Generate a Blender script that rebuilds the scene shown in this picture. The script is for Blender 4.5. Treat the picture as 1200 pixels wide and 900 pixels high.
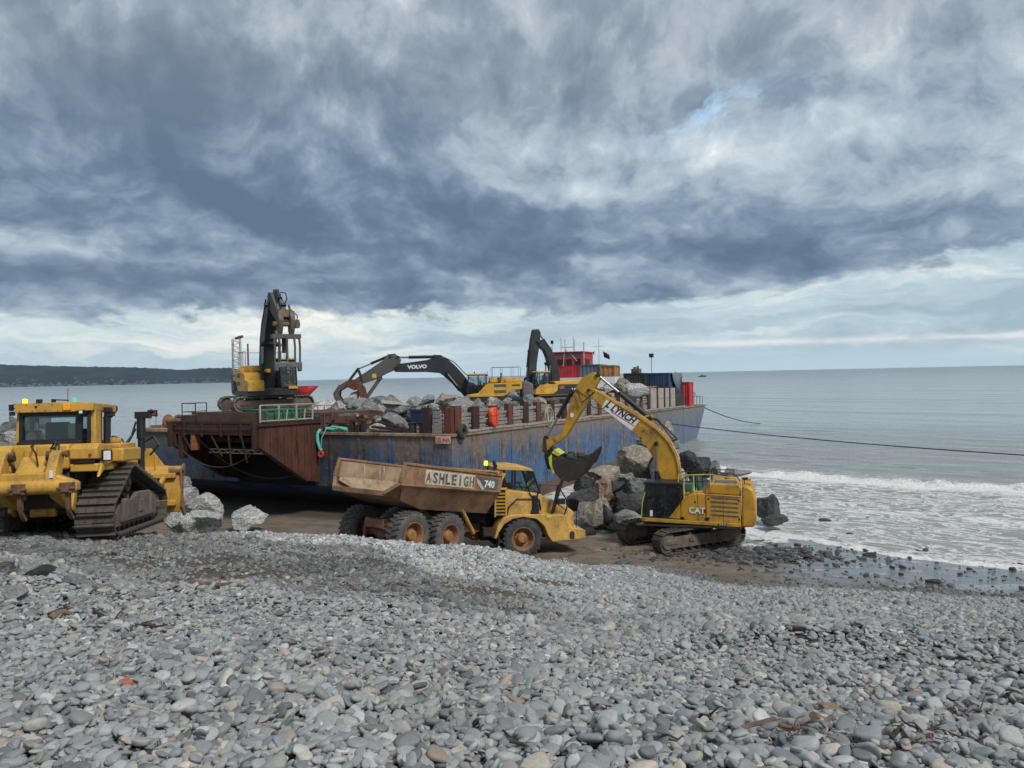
import bpy, bmesh, math, random
import numpy as np
from mathutils import Vector, Matrix, Euler, noise
R = math.radians
scene = bpy.context.scene
col = scene.collection
for o in list(bpy.data.objects): bpy.data.objects.remove(o)

# ------------------------------------------------------------------ camera
CAM_Z = 8.4
cam_data = bpy.data.cameras.new('camera'); cam = bpy.data.objects.new('camera', cam_data); col.objects.link(cam)
cam_data.sensor_width = 36; cam_data.lens = 27.0; cam_data.clip_start = 0.1; cam_data.clip_end = 200000
PITCH, ROLL = R(-0.61), R(1.2)
_F = Vector((0, math.cos(PITCH), math.sin(PITCH))); _R0 = Vector((1, 0, 0)); _U0 = _R0.cross(_F)
_R = _R0*math.cos(ROLL) - _U0*math.sin(ROLL); _U = _R0*math.sin(ROLL) + _U0*math.cos(ROLL)
cam.matrix_world = Matrix(((_R.x, _U.x, -_F.x, 0), (_R.y, _U.y, -_F.y, 0), (_R.z, _U.z, -_F.z, CAM_Z), (0, 0, 0, 1)))
scene.camera = cam

def W(px, py, D):
    """point of the place at depth D (metres north of the camera) on the photograph's sight line"""
    r = _F + _R*((px-600)/900.0) + _U*((450-py)/900.0)
    return Vector((0, 0, CAM_Z)) + r*(D/r.y)

# ------------------------------------------------------------------ node helpers
class S:
    def __init__(s, nt, sock): s.nt, s.s = nt, sock
    def _m(s, op, *a):
        n = s.nt.nodes.new('ShaderNodeMath'); n.operation = op
        for i, v in enumerate((s,)+a):
            if isinstance(v, S): s.nt.links.new(v.s, n.inputs[i])
            else: n.inputs[i].default_value = v
        return S(s.nt, n.outputs[0])
    def __add__(s, o): return s._m('ADD', o)
    def __radd__(s, o): return s._m('ADD', o)
    def __sub__(s, o): return s._m('SUBTRACT', o)
    def __rsub__(s, o): return (s*-1)+o
    def __mul__(s, o): return s._m('MULTIPLY', o)
    def __rmul__(s, o): return s._m('MULTIPLY', o)
    def __truediv__(s, o): return s._m('DIVIDE', o)
    def max(s, o): return s._m('MAXIMUM', o)
    def min(s, o): return s._m('MINIMUM', o)
    def abs(s): return s._m('ABSOLUTE')
    def pow(s, o): return s._m('POWER', o)
    def exp(s): return s._m('EXPONENT')
    def sm(s, a, b, lo=0.0, hi=1.0):
        n = s.nt.nodes.new('ShaderNodeMapRange'); n.interpolation_type = 'SMOOTHSTEP'
        s.nt.links.new(s.s, n.inputs[0])
        for i, v in zip((1, 2, 3, 4), (a, b, lo, hi)): n.inputs[i].default_value = v
        return S(s.nt, n.outputs[0])
    def gauss(s, c, w):
        d = (s-c)/w
        return (d*d*-1).exp()
def comb(nt, x, y, z=0.0):
    n = nt.nodes.new('ShaderNodeCombineXYZ')
    for i, v in enumerate((x, y, z)):
        if isinstance(v, S): nt.links.new(v.s, n.inputs[i])
        else: n.inputs[i].default_value = v
    return S(nt, n.outputs[0])
def sep(nt, v):
    n = nt.nodes.new('ShaderNodeSeparateXYZ'); nt.links.new(v.s, n.inputs[0])
    return [S(nt, n.outputs[i]) for i in range(3)]
def tnoise(nt, v, scale, detail=4, rough=0.55, dist=0.0, color=False):
    n = nt.nodes.new('ShaderNodeTexNoise'); n.inputs['Scale'].default_value = scale
    n.inputs['Detail'].default_value = detail; n.inputs['Roughness'].default_value = rough; n.inputs['Distortion'].default_value = dist
    if v is not None: nt.links.new(v.s, n.inputs['Vector'])
    return S(nt, n.outputs['Color' if color else 'Fac'])
def vscale(nt, v, sx, sy, sz):
    n = nt.nodes.new('ShaderNodeMapping'); nt.links.new(v.s, n.inputs[0]); n.inputs['Scale'].default_value = (sx, sy, sz)
    return S(nt, n.outputs[0])
def ramp(nt, f, stops, interp='LINEAR'):
    n = nt.nodes.new('ShaderNodeValToRGB'); nt.links.new(f.s, n.inputs[0]); cr = n.color_ramp; cr.interpolation = interp
    while len(cr.elements) < len(stops): cr.elements.new(0.5)
    for e, (p, c) in zip(cr.elements, stops):
        e.position = p; e.color = (c[0], c[1], c[2], 1)
    return S(nt, n.outputs[0])
def mix(nt, f, a, b):
    n = nt.nodes.new('ShaderNodeMix'); n.data_type = 'RGBA'
    for i, v in ((0, f), (6, a), (7, b)):
        if isinstance(v, S): nt.links.new(v.s, n.inputs[i])
        elif i == 0: n.inputs[0].default_value = v
        else: n.inputs[i].default_value = (v[0], v[1], v[2], 1)
    return S(nt, n.outputs[2])
def tcoord(nt, out='Object'):
    return S(nt, nt.nodes.new('ShaderNodeTexCoord').outputs[out])

# ------------------------------------------------------------------ world: daylight sky behind a broken cloud deck
SUN_EL, SUN_ROT = R(48), R(140)
world = bpy.data.worlds.new('World'); scene.world = world; world.use_nodes = True
nt = world.node_tree; nt.nodes.clear()
out = nt.nodes.new('ShaderNodeOutputWorld'); bg = nt.nodes.new('ShaderNodeBackground')
sky = nt.nodes.new('ShaderNodeTexSky'); sky.sky_type = 'NISHITA'; sky.sun_disc = False
sky.sun_elevation = SUN_EL; sky.sun_rotation = SUN_ROT; sky.air_density = 1.0; sky.dust_density = 1.5; sky.ozone_density = 1.5
bg.inputs['Strength'].default_value = 0.1
gen = tcoord(nt, 'Generated')
dx, dy, dz = sep(nt, gen)
zc = dz.max(0.0)
den = zc + 0.45
rad = (dx*dx + dy*dy).pow(0.5).max(1e-4)
fwd = dy.sm(-0.05, 0.05)
az = (fwd*(dx/dy.abs().max(0.05)) + (fwd*-1+1)*2.0)      # 0 straight out to sea
el = zc/rad
qx, qy, qz = dx/rad*2.0, zc/den*2.5, dy/rad*0.6              # cloud coordinates: flatter towards the horizon
P = comb(nt, qx, qy, qz)
w1 = tnoise(nt, P, 1.6, 3, 0.5); w2 = tnoise(nt, comb(nt, qx+7.3, qy+2.1, qz+3.0), 1.6, 3, 0.5)
w3 = tnoise(nt, comb(nt, qx+1.3, qy-5.1, qz+1.0), 6.0, 5, 0.6); w4 = tnoise(nt, comb(nt, qx-3.3, qy+9.1, qz+2.0), 6.0, 5, 0.6)
def dens(ox, oy):
    Q = comb(nt, qx + (w1-.5)*0.22 + (w3-.5)*.10 + ox, qy*1.15 + (w2-.5)*0.22 + (w4-.5)*.10 + oy, qz)
    return Q, tnoise(nt, Q, 1.5, 4, 0.5), tnoise(nt, Q, 3.6, 8, 0.56)
Q1, big, mid = dens(0.0, 0.0)
Q2, big2, mid2 = dens(0.035, 0.050)
fine = tnoise(nt, Q1, 12.0, 9, 0.62)
relief = (mid-mid2)*-1.35 + (big-big2)*-.6                 # tops turned to the light are brighter
n = (big-.5)*0.42 + (mid-.5)*0.60 + (fine-.5)*0.36 + relief*.80 + 0.765
ax = az + (w1 - 0.5)*0.30 + (w3-.5)*.10; ex = el + (w2 - 0.5)*0.12 + (w4-.5)*.05
def blob(a, e, wa, we, k): return ax.gauss(a, wa)*ex.gauss(e, we)*k
M = blob(-0.32, 0.225, 0.42, 0.065, -0.24) + blob(0.00, 0.180, 0.22, 0.05, -0.21) + blob(-0.58, 0.33, 0.25, 0.06, -0.06) + blob(-0.10, 0.36, 0.40, 0.07, -0.11) + blob(-0.45, 0.44, 0.25, 0.06, -0.07)
M = M + blob(0.28, 0.150, 0.22, 0.030, -0.17) + blob(0.18, 0.09, 0.10, 0.015, -0.14) + blob(-0.45, 0.115, 0.25, 0.02, -0.16) + blob(-0.18, 0.10, 0.14, 0.015, -.12) + blob(0.62, 0.11, 0.1, 0.02, -0.08)
M = M + blob(0.40, 0.265, 0.22, 0.035, 0.13) + blob(0.46, 0.38, 0.18, 0.08, 0.12) + blob(0.08, 0.245, 0.08, 0.028, 0.17) + blob(-0.60, 0.145, 0.11, 0.030, 0.13) + blob(0.22, 0.30, 0.08, 0.02, 0.08)
M = M + blob(0.62, 0.20, 0.12, 0.03, 0.10) + blob(0.14, 0.140, 0.06, 0.018, 0.16) + blob(0.02, 0.16, 0.03, .02, .06) + blob(-0.20, 0.44, 0.12, 0.03, 0.07) + blob(-0.56, 0.44, 0.12, 0.05, 0.03)
v = n + M
v = v.min(0.80) + ((v-0.80).max(0.0))*0.72              # bright breaks keep their texture
cloud_lo = ramp(nt, v, [(0.50, (0.092, 0.148, 0.222)), (0.62, (0.130, 0.192, 0.276)), (0.74, (0.212, 0.285, 0.375)), (0.86, (0.37, 0.445, 0.51)), (0.98, (0.60, 0.655, 0.70)), (1.0, (0.74, 0.77, 0.79))])
cloud_hi = ramp(nt, v, [(0.50, (0.145, 0.190, 0.248)), (0.62, (0.184, 0.232, 0.292)), (0.74, (0.250, 0.302, 0.362)), (0.86, (0.40, 0.445, 0.495)), (1.0, (0.76, 0.785, 0.80))])
cloud = mix(nt, ex.sm(0.24, 0.42)*.85, cloud_lo, cloud_hi)
# pale stratified band above the horizon
strat = tnoise(nt, comb(nt, ax*2.2, (w3-.5)*.5, ex*26.0), 1.0, 8, 0.62)
band = ramp(nt, strat + az.sm(-0.2, 0.25)*-0.10 + .015, [(0.32, (0.31, 0.42, 0.49)), (0.45, (0.42, 0.53, 0.59)), (0.54, (0.58, 0.65, 0.66)), (0.66, (0.84, 0.83, 0.77))])
clear = mix(nt, 0.75, S(nt, sky.outputs[0]), (3.4, 5.0, 6.3))
horizon_mask = (el + (mid-.5)*.09 + (fine-.5)*.06 - az.sm(.15, .7)*.055).sm(0.070, 0.092)       # 0 near the horizon
low = mix(nt, el.sm(0.004, 0.040), (0.41, 0.54, 0.62), band)
stre = (el - 0.036 + az*0.004).gauss(0.0, 0.0042)*az.sm(0.05, 0.35)*((strat-.35).max(0)*3.0+.25)
low = mix(nt, stre.min(1.0), low, (0.74, 0.75, 0.75))
cl = mix(nt, horizon_mask, low, cloud)
blue = (ax.gauss(0.31, 0.07)*ex.gauss(0.315, 0.03)*(mid*.5+fine*.5).sm(0.46, 0.58)*0.75).min(1.0)
cl10 = S(nt, nt.nodes.new('ShaderNodeVectorMath').outputs[0]); vm = cl10.s.node; vm.operation = 'SCALE'; nt.links.new(cl.s, vm.inputs[0]); vm.inputs['Scale'].default_value = 7.3
final = mix(nt, blue, cl10, clear)
nt.links.new(final.s, bg.inputs[0]); nt.links.new(bg.outputs[0], out.inputs[0])

sun_d = bpy.data.lights.new('sun', 'SUN'); sun_d.energy = 1.5; sun_d.angle = R(12); sun_d.color = (1.0, 0.96, 0.9)
sun = bpy.data.objects.new('sun', sun_d); col.objects.link(sun)
sdir = Vector((math.sin(SUN_ROT)*math.cos(SUN_EL), math.cos(SUN_ROT)*math.cos(SUN_EL), math.sin(SUN_EL)))
sun.rotation_euler = sdir.to_track_quat('Z', 'Y').to_euler(); sun.location = (0, -20, 60)
scene.view_settings.view_transform = 'Standard'; scene.view_settings.look = 'None'
scene.view_settings.gamma = 1; scene.view_settings.exposure = 0.75
scene.render.engine = 'CYCLES'; scene.cycles.max_bounces = 6; scene.cycles.use_denoising = True

# ------------------------------------------------------------------ materials
def newmat(name):
    m = bpy.data.materials.new(name); m.use_nodes = True; t = m.node_tree
    return m, t, t.nodes['Principled BSDF']
def setc(t, b, inp, v):
    if isinstance(v, S): t.links.new(v.s, b.inputs[inp])
    elif isinstance(v, (tuple, list)): b.inputs[inp].default_value = (*v, 1)
    else: b.inputs[inp].default_value = v
def bump(t, b, h, strength=0.3, dist=0.02):
    n = t.nodes.new('ShaderNodeBump'); n.inputs['Strength'].default_value = strength; n.inputs['Distance'].default_value = dist
    t.links.new(h.s, n.inputs['Height']); t.links.new(n.outputs[0], b.inputs['Normal'])
def paint(name, c, dirt=(0.09, 0.065, 0.045), amt=0.45, rough=0.45, metal=0.0, sc=1.6, chips=0.0, streak=0.35):
    m, t, b = newmat(name); o = tcoord(t)
    n1 = tnoise(t, o, sc, 6, 0.65); n2 = tnoise(t, vscale(t, o, 7, 7, 0.7), 1.3, 4, 0.6); n3 = tnoise(t, o, sc*9, 5, 0.7)
    d = (n1*0.75 + n2*streak*.55 + n3*0.35).sm(0.66-amt*0.25, 0.95-amt*0.2, 0.0, 0.9)
    fade = tnoise(t, o, 0.7, 2, 0.5)
    base = mix(t, fade.sm(0.3, 0.7), tuple(x*0.88 for x in c), tuple(min(1, x*1.08+0.01) for x in c))
    cc = mix(t, d, base, dirt)
    if chips:
        cc = mix(t, tnoise(t, o, 5.0, 8, 0.75).sm(0.66-chips*0.2, 0.7-chips*0.2), cc, (0.16, 0.06, 0.03))
    setc(t, b, 'Base Color', cc); setc(t, b, 'Roughness', (d*0.4 + rough + n3*0.1).min(1.0)); setc(t, b, 'Metallic', metal)
    bump(t, b, n3, 0.25, 0.01)
    return m
def plain(name, c, rough=0.6, metal=0.0, var=0.25, sc=4.0):
    m, t, b = newmat(name); o = tcoord(t); n1 = tnoise(t, o, sc, 5, 0.6)
    setc(t, b, 'Base Color', mix(t, n1.sm(0.3, 0.7), tuple(x*(1-var) for x in c), tuple(min(1, x*(1+var)) for x in c)))
    setc(t, b, 'Roughness', rough); setc(t, b, 'Metallic', metal); bump(t, b, n1, 0.2, 0.01)
    return m
def emis(name, c, k):
    m, t, b = newmat(name); setc(t, b, 'Base Color', c); setc(t, b, 'Emission Color', c); setc(t, b, 'Emission Strength', k); return m
def rusty(name, a, bb, c, sc=2.0, rough=0.85):
    m, t, b = newmat(name); o = tcoord(t)
    n1 = tnoise(t, o, sc, 7, 0.7); n2 = tnoise(t, vscale(t, o, 6, 6, 0.6), 1.5, 5, 0.65)
    cc = mix(t, n1.sm(0.38, 0.62), a, bb); cc = mix(t, (n2*0.6+n1*0.4).sm(0.52, 0.64), cc, c)
    setc(t, b, 'Base Color', cc); setc(t, b, 'Roughness', rough); bump(t, b, n1, 0.5, 0.03)
    return m
M_cat = paint('cat_yellow', (0.56, 0.295, 0.022), amt=0.30, rough=0.42)
M_catd = paint('dusty_yellow', (0.64, 0.38, 0.085), (0.20, 0.13, 0.07), amt=0.42, rough=0.5)
M_doz = paint('dozer_yellow', (0.62, 0.345, 0.05), (0.22, 0.14, 0.06), amt=0.35, rough=0.42)
M_body = paint('dumper_body_steel', (0.33, 0.185, 0.095), (0.13, 0.075, 0.045), amt=0.65, rough=0.7, sc=1.1)
M_bodyin = rusty('worn_body_inside', (0.42, 0.31, 0.20), (0.24, 0.15, 0.09), (0.56, 0.47, 0.36), 1.2, 0.7)
M_volvo = paint('volvo_yellow', (0.72, 0.38, 0.04), amt=0.25, rough=0.4)
M_vdark = paint('volvo_graphite', (0.020, 0.024, 0.029), (0.07, 0.058, 0.048), amt=0.22, rough=0.45)
M_vgrey = paint('worn_grey_stick', (0.085, 0.088, 0.09), (0.13, 0.10, 0.07), amt=0.6, rough=0.6)
M_cwt = paint('counterweight_grey', (0.10, 0.11, 0.12), (0.22, 0.18, 0.13), amt=0.35, rough=0.6)
M_void = plain('bow_cavity_shade', (0.004, 0.004, 0.004), 0.9)  # near-black colour standing in for the deep shade inside the bow
M_bowr = rusty('bow_side_rust', (0.055, 0.022, 0.016), (0.125, 0.042, 0.024), (0.016, 0.011, 0.010), .6)
M_black = plain('black_steel', (0.014, 0.015, 0.017), 0.5)
M_dark = plain('dark_grease_steel', (0.035, 0.030, 0.026), 0.65)
M_track = paint('track_steel', (0.062, 0.052, 0.044), (0.15, 0.12, 0.09), amt=0.55, rough=0.75, sc=4)
M_trackv = paint('sandy_track_steel', (0.16, 0.135, 0.10), (0.27, 0.23, 0.17), amt=0.6, rough=0.8, sc=3)
M_tframe = paint('track_frame_mud', (0.17, 0.135, 0.10), (0.07, 0.06, 0.05), amt=0.6, rough=0.8, sc=2.5)
M_rustp = rusty('rusty_pin', (0.20, 0.10, 0.055), (0.11, 0.06, 0.04), (0.30, 0.16, 0.08), 5)
M_hub = paint('hub_paint', (0.40, 0.20, 0.05), (0.16, 0.08, 0.045), amt=0.6, rough=0.7, sc=5)
M_tyre = paint('tyre_rubber', (0.030, 0.031, 0.033), (0.13, 0.12, 0.11), amt=0.40, rough=0.85, sc=3)
M_tyred = paint('dusty_tyre_rubber', (0.075, 0.075, 0.075), (0.16, 0.14, 0.12), amt=0.5, rough=0.9, sc=3)
M_rim = rusty('rim_rust', (0.30, 0.14, 0.07), (0.18, 0.09, 0.055), (0.42, 0.22, 0.07), 6, 0.7)
M_chrome = plain('chrome_rod', (0.36, 0.37, 0.39), 0.38, 1.0, 0.05)
M_white = plain('white_paint', (0.76, 0.76, 0.74), 0.5, 0, 0.08)
M_cream = paint('cream_sign', (0.64, 0.58, 0.45), (0.32, 0.21, 0.13), amt=0.42, rough=0.6, sc=3)
M_red = plain('red_print', (0.55, 0.02, 0.02), 0.5, 0, 0.1)
M_blk = plain('black_print', (0.02, 0.02, 0.02), 0.5, 0, 0.1)
M_gprint = plain('charcoal_print', (0.10, 0.10, 0.10), 0.6, 0, 0.3)
M_letter = paint('worn_letter_paint', (0.055, 0.055, 0.058), (0.42, 0.36, 0.27), amt=0.30, rough=0.7, sc=3.5)
M_limey = plain('lime_yellow', (0.55, 0.55, 0.06), 0.5, 0, 0.2)
M_rail = paint('rail_yellow', (0.62, 0.50, 0.05), amt=0.2)
M_galv = rusty('pale_rail', (0.48, 0.45, 0.40), (0.38, 0.33, 0.27), (0.30, 0.17, 0.10), 3, 0.7)
M_hose = plain('hydraulic_hose', (0.02, 0.02, 0.022), 0.55)
M_rust = rusty('rust_plate', (0.034, 0.019, 0.015), (0.070, 0.029, 0.019), (0.018, 0.012, 0.011), 1.2)
M_rustred = rusty('red_rust_plate', (0.15, 0.045, 0.025), (0.08, 0.028, 0.02), (0.30, 0.15, 0.09), 2.4)
M_rustbr = rusty('bright_rust', (0.42, 0.14, 0.05), (0.25, 0.08, 0.03), (0.13, 0.05, 0.03), 4)
M_brown = rusty('brown_beam', (0.11, 0.058, 0.045), (0.085, 0.045, 0.036), (0.06, 0.03, 0.025), 1.4)
M_deck = rusty('barge_deck', (0.16, 0.12, 0.09), (0.10, 0.07, 0.055), (0.24, 0.20, 0.15), 0.8)
M_lip = rusty('deck_edge_plate', (0.33, 0.26, 0.18), (0.22, 0.14, 0.09), (0.13, 0.07, 0.045), 0.9)
M_plank = rusty('weathered_plank', (0.30, 0.28, 0.25), (0.20, 0.18, 0.16), (0.38, 0.36, 0.32), 3, 0.9)
M_conc = rusty('pale_panel', (0.42, 0.39, 0.34), (0.33, 0.30, 0.26), (0.25, 0.20, 0.15), 2, 0.9)
M_redp = paint('red_paint', (0.50, 0.030, 0.035), (0.16, 0.06, 0.05), amt=0.2, rough=0.5)
M_redc = paint('bright_red_container', (0.62, 0.04, 0.05), (0.2, 0.07, 0.06), amt=0.15)
M_green = paint('green_paint', (0.02, 0.17, 0.09), (0.12, 0.10, 0.07), amt=0.4)
M_bluec = paint('navy_container_paint', (0.018, 0.045, 0.14), (0.08, 0.07, 0.07), amt=0.3)
M_darkc = paint('dark_container_paint', (0.022, 0.030, 0.028), (0.07, 0.05, 0.04), amt=0.3)
M_greyc = paint('grey_blue_paint', (0.11, 0.15, 0.18), (0.07, 0.06, 0.06), amt=0.3)
M_tarp = plain('grey_tarpaulin', (0.14, 0.17, 0.19), 0.7)
M_wood = paint('orange_wood', (0.42, 0.20, 0.06), (0.2, 0.11, 0.06), amt=0.4, rough=0.7)
M_teal = plain('turquoise_rope', (0.12, 0.50, 0.42), 0.85, 0, 0.2, 30)
M_rope = plain('pale_rope', (0.42, 0.38, 0.28), 0.9, 0, 0.2, 30)
M_drope = plain('dark_rope', (0.045, 0.045, 0.05), 0.8)
M_orange = plain('orange_red_fabric', (0.75, 0.09, 0.03), 0.6)
M_lampy = emis('amber_beacon', (1.0, 0.72, 0.02), 1.2)
M_lampg = emis('green_beacon', (0.06, 0.42, 0.34), 0.5)
M_orl = plain('amber_lens', (0.95, 0.42, 0.02), 0.25, 0, 0.1)
M_redl = plain('red_lens', (0.35, 0.02, 0.03), 0.3)
M_hiv = plain('hi_vis_yellow', (0.62, 0.70, 0.08), 0.7)
M_redcl = plain('red_jacket', (0.60, 0.03, 0.03), 0.8)
M_skin = plain('skin', (0.48, 0.27, 0.19), 0.6, 0, 0.1)
M_brick = plain('orange_brick', (0.42, 0.13, 0.06), 0.9)
M_drift = plain('driftwood', (0.16, 0.11, 0.075), 0.85, 0, 0.4, 8)
M_driftd = plain('dark_driftwood', (0.05, 0.032, 0.025), 0.8, 0, 0.4, 8)
M_driftl = plain('bleached_wood', (0.50, 0.44, 0.34), 0.8, 0, 0.2, 8)
M_weed = plain('red_brown_seaweed', (0.065, 0.026, 0.02), 0.6, 0, 0.4, 8)
M_seat = plain('dark_seat_fabric', (0.05, 0.055, 0.06), 0.8)
def glassmat(name, tint=(0.55, 0.68, 0.68)):
    m, t, b = newmat(name); t.nodes.remove(b); o_ = t.nodes['Material Output']
    tr = t.nodes.new('ShaderNodeBsdfTransparent'); tr.inputs[0].default_value = (*tint, 1)
    gl = t.nodes.new('ShaderNodeBsdfGlossy'); gl.inputs['Roughness'].default_value = 0.05
    fr = t.nodes.new('ShaderNodeFresnel'); fr.inputs[0].default_value = 1.5
    ad = S(t, fr.outputs[0])*0.9+0.05
    mx = t.nodes.new('ShaderNodeMixShader'); t.links.new(ad.s, mx.inputs[0]); t.links.new(tr.outputs[0], mx.inputs[1]); t.links.new(gl.outputs[0], mx.inputs[2])
    t.links.new(mx.outputs[0], o_.inputs[0]); return m
M_glass = glassmat('cab_glass', (0.72, 0.84, 0.84)); M_glassd = glassmat('tinted_cab_glass', (0.22, 0.30, 0.30))
def rockmat(name, a, b_, c, rough=0.85, sc=1.4, bd=0.10):
    m, t, b = newmat(name); o = tcoord(t)
    oi = t.nodes.new('ShaderNodeObjectInfo'); rnd = S(t, oi.outputs['Random'])
    n1 = tnoise(t, o, sc, 7, 0.65, 0.4); n2 = tnoise(t, o, sc*6, 8, 0.7); n3 = tnoise(t, vscale(t, o, 1, 1, 3.5), sc*1.5, 6, 0.65, 1.2)
    cc = mix(t, n1.sm(0.36, 0.62), a, b_); cc = mix(t, n3.sm(0.52, 0.66, 0, 0.8), cc, c)
    cc = mix(t, n2.sm(0.45, 0.75)*0.5, cc, (0.07, 0.07, 0.068)); cc = mix(t, (tnoise(t, o, sc*1.9, 8, .7, .6)-.5).abs().sm(.035, .0)*.75, cc, (0.06, 0.058, 0.052)); cc = mix(t, tnoise(t, vscale(t, o, 1, 2.5, 1), sc*3.2, 6, .7, 2.0).sm(.60, .66)*.5, cc, (0.50, 0.49, 0.46))
    hs = t.nodes.new('ShaderNodeHueSaturation'); t.links.new(cc.s, hs.inputs['Color']); t.links.new((rnd*0.5+0.72).s, hs.inputs['Value'])
    t.links.new(hs.outputs[0], b.inputs['Base Color']); b.inputs['Roughness'].default_value = rough
    n4 = tnoise(t, o, sc*2.6, 9, 0.75, 0.8)
    bump(t, b, n2*0.6 + n4*1.2 + n3*0.8, 1.0, bd)
    return m
M_rlight = rockmat('pale_grey_rock', (0.60, 0.60, 0.57), (0.76, 0.76, 0.72), (0.38, 0.385, 0.38))
M_rgrey = rockmat('grey_rock', (0.27, 0.28, 0.28), (0.40, 0.40, 0.385), (0.17, 0.18, 0.18))
M_rdark = rockmat('dark_wet_rock', (0.045, 0.047, 0.05), (0.085, 0.085, 0.085), (0.14, 0.14, 0.135), 0.5)
M_rtan = rockmat('tan_rock', (0.36, 0.30, 0.23), (0.48, 0.42, 0.34), (0.22, 0.19, 0.16))
M_stone = rockmat('weathered_boulder', (0.36, 0.37, 0.36), (0.48, 0.47, 0.44), (0.27, 0.265, 0.25), 0.85, 1.4, .02)
M_stoneo = rockmat('orange_stone', (0.44, 0.28, 0.17), (0.50, 0.36, 0.26), (0.30, 0.2, 0.14), 0.85, 1.4, .008)
M_rorange = rockmat('rusty_tan_rock', (0.40, 0.25, 0.15), (0.46, 0.34, 0.24), (0.22, 0.16, 0.12))

# ------------------------------------------------------------------ mesh builder
def tag(o, label=None, cat=None, group=None, kind=None):
    if label: o['label'] = label
    if cat: o['category'] = cat
    if group: o['group'] = group
    if kind: o['kind'] = kind
    return o
class MB:
    def __init__(s, M=None): s.v = []; s.f = []; s.M = M
    def add(s, vs, fs):
        k = len(s.v)
        for p in vs:
            p = Vector(p); s.v.append(tuple(s.M @ p) if s.M is not None else tuple(p))
        s.f += [tuple(k+i for i in f) for f in fs]; return s
    def box(s, x0, x1, y0, y1, z0, z1):
        return s.add([(x0, y0, z0), (x1, y0, z0), (x1, y1, z0), (x0, y1, z0), (x0, y0, z1), (x1, y0, z1), (x1, y1, z1), (x0, y1, z1)],
                     [(0, 3, 2, 1), (4, 5, 6, 7), (0, 1, 5, 4), (1, 2, 6, 5), (2, 3, 7, 6), (3, 0, 4, 7)])
    def prism(s, poly, c0, c1, ax='y'):
        """polygon in the plane normal to ax, extruded from c0 to c1"""
        def P(a, b, c): return (a, c, b) if ax == 'y' else ((c, a, b) if ax == 'x' else (a, b, c))
        n = len(poly)
        vs = [P(a, b, c0) for a, b in poly] + [P(a, b, c1) for a, b in poly]
        return s.add(vs, [tuple(range(n)), tuple(range(2*n-1, n-1, -1))] + [(i, (i+1) % n, n+(i+1) % n, n+i) for i in range(n)])
    def beam(s, p, q, w, h=None, up=(0, 0, 1)):
        p, q = Vector(p), Vector(q); d = (q-p).normalized(); u = Vector(up)
        if abs(d.dot(u)) > 0.98: u = Vector((1, 0, 0))
        a = d.cross(u).normalized()*w/2; b = a.cross(d).normalized()*(h or w)/2
        vs = [p-a-b, p+a-b, p+a+b, p-a+b, q-a-b, q+a-b, q+a+b, q-a+b]
        return s.add(vs, [(0, 3, 2, 1), (4, 5, 6, 7), (0, 1, 5, 4), (1, 2, 6, 5), (2, 3, 7, 6), (3, 0, 4, 7)])
    def tube(s, p, q, r, r1=None, n=12):
        p, q = Vector(p), Vector(q); d = (q-p).normalized(); u = Vector((0, 0, 1)) if abs(d.z) < 0.9 else Vector((1, 0, 0))
        a = d.cross(u).normalized(); b = a.cross(d); r1 = r if r1 is None else r1
        vs = [p+(a*math.cos(t)+b*math.sin(t))*r for t in [2*math.pi*i/n for i in range(n)]] + [q+(a*math.cos(t)+b*math.sin(t))*r1 for t in [2*math.pi*i/n for i in range(n)]]
        return s.add(vs, [tuple(range(n-1, -1, -1)), tuple(range(n, 2*n))] + [(i, (i+1) % n, n+(i+1) % n, n+i) for i in range(n)])
    def pipe(s, pts, r, n=6):
        pts = [Vector(p) for p in pts]
        for i in range(len(pts)-1): s.tube(pts[i], pts[i+1], r, None, n)
        return s
    def lathe(s, prof, c, axis='y', n=24):
        """profile of (radius, offset) turned about an axis through c"""
        c = Vector(c); vs = []; m = len(prof)
        for i in range(n):
            t = 2*math.pi*i/n; ca, sa = math.cos(t), math.sin(t)
            for r, h in prof:
                vs.append(c + (Vector((r*ca, h, r*sa)) if axis == 'y' else (Vector((r*ca, r*sa, h)) if axis == 'z' else Vector((h, r*ca, r*sa)))))
        fs = [(i*m+j, ((i+1) % n)*m+j, ((i+1) % n)*m+j+1, i*m+j+1) for i in range(n) for j in range(m-1)]
        return s.add(vs, fs)
    def mesh(s, name, mat, smooth=True, ang=32):
        me = bpy.data.meshes.new(name); me.from_pydata(s.v, [], s.f)
        bm = bmesh.new(); bm.from_mesh(me); bmesh.ops.remove_doubles(bm, verts=bm.verts, dist=1e-5)
        bmesh.ops.recalc_face_normals(bm, faces=bm.faces); bm.to_mesh(me); bm.free()
        if smooth:
            me.shade_smooth(); me.set_sharp_from_angle(angle=R(ang))
        if mat: me.materials.append(mat)
        return me
    def build(s, name, mat, parent=None, bevel=0.0, smooth=True, ang=32, seg=2):
        o = bpy.data.objects.new(name, s.mesh(name, mat, smooth, ang)); col.objects.link(o)
        if parent is not None: o.parent = parent
        if bevel:
            b = o.modifiers.new('bevel', 'BEVEL'); b.width = bevel; b.segments = seg; b.limit_method = 'ANGLE'; b.angle_limit = R(35)
        return o
def parts(fn, ys, name, mat, parent, **k):
    """the same part once for each entry of ys"""
    out_ = []
    for y in ys:
        b = fn(y); out_.append(b.build(name, mat, parent, **k))
    return out_
def thing(name, label, cat, loc=(0, 0, 0), rot=(0, 0, 0), group=None):
    o = bpy.data.objects.new(name, None); col.objects.link(o); o.location = loc
    if isinstance(rot, Matrix): o.rotation_mode = 'QUATERNION'; o.rotation_quaternion = rot.to_quaternion()
    else: o.rotation_euler = rot
    o.empty_display_size = 0.3
    return tag(o, label, cat, group)
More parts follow.
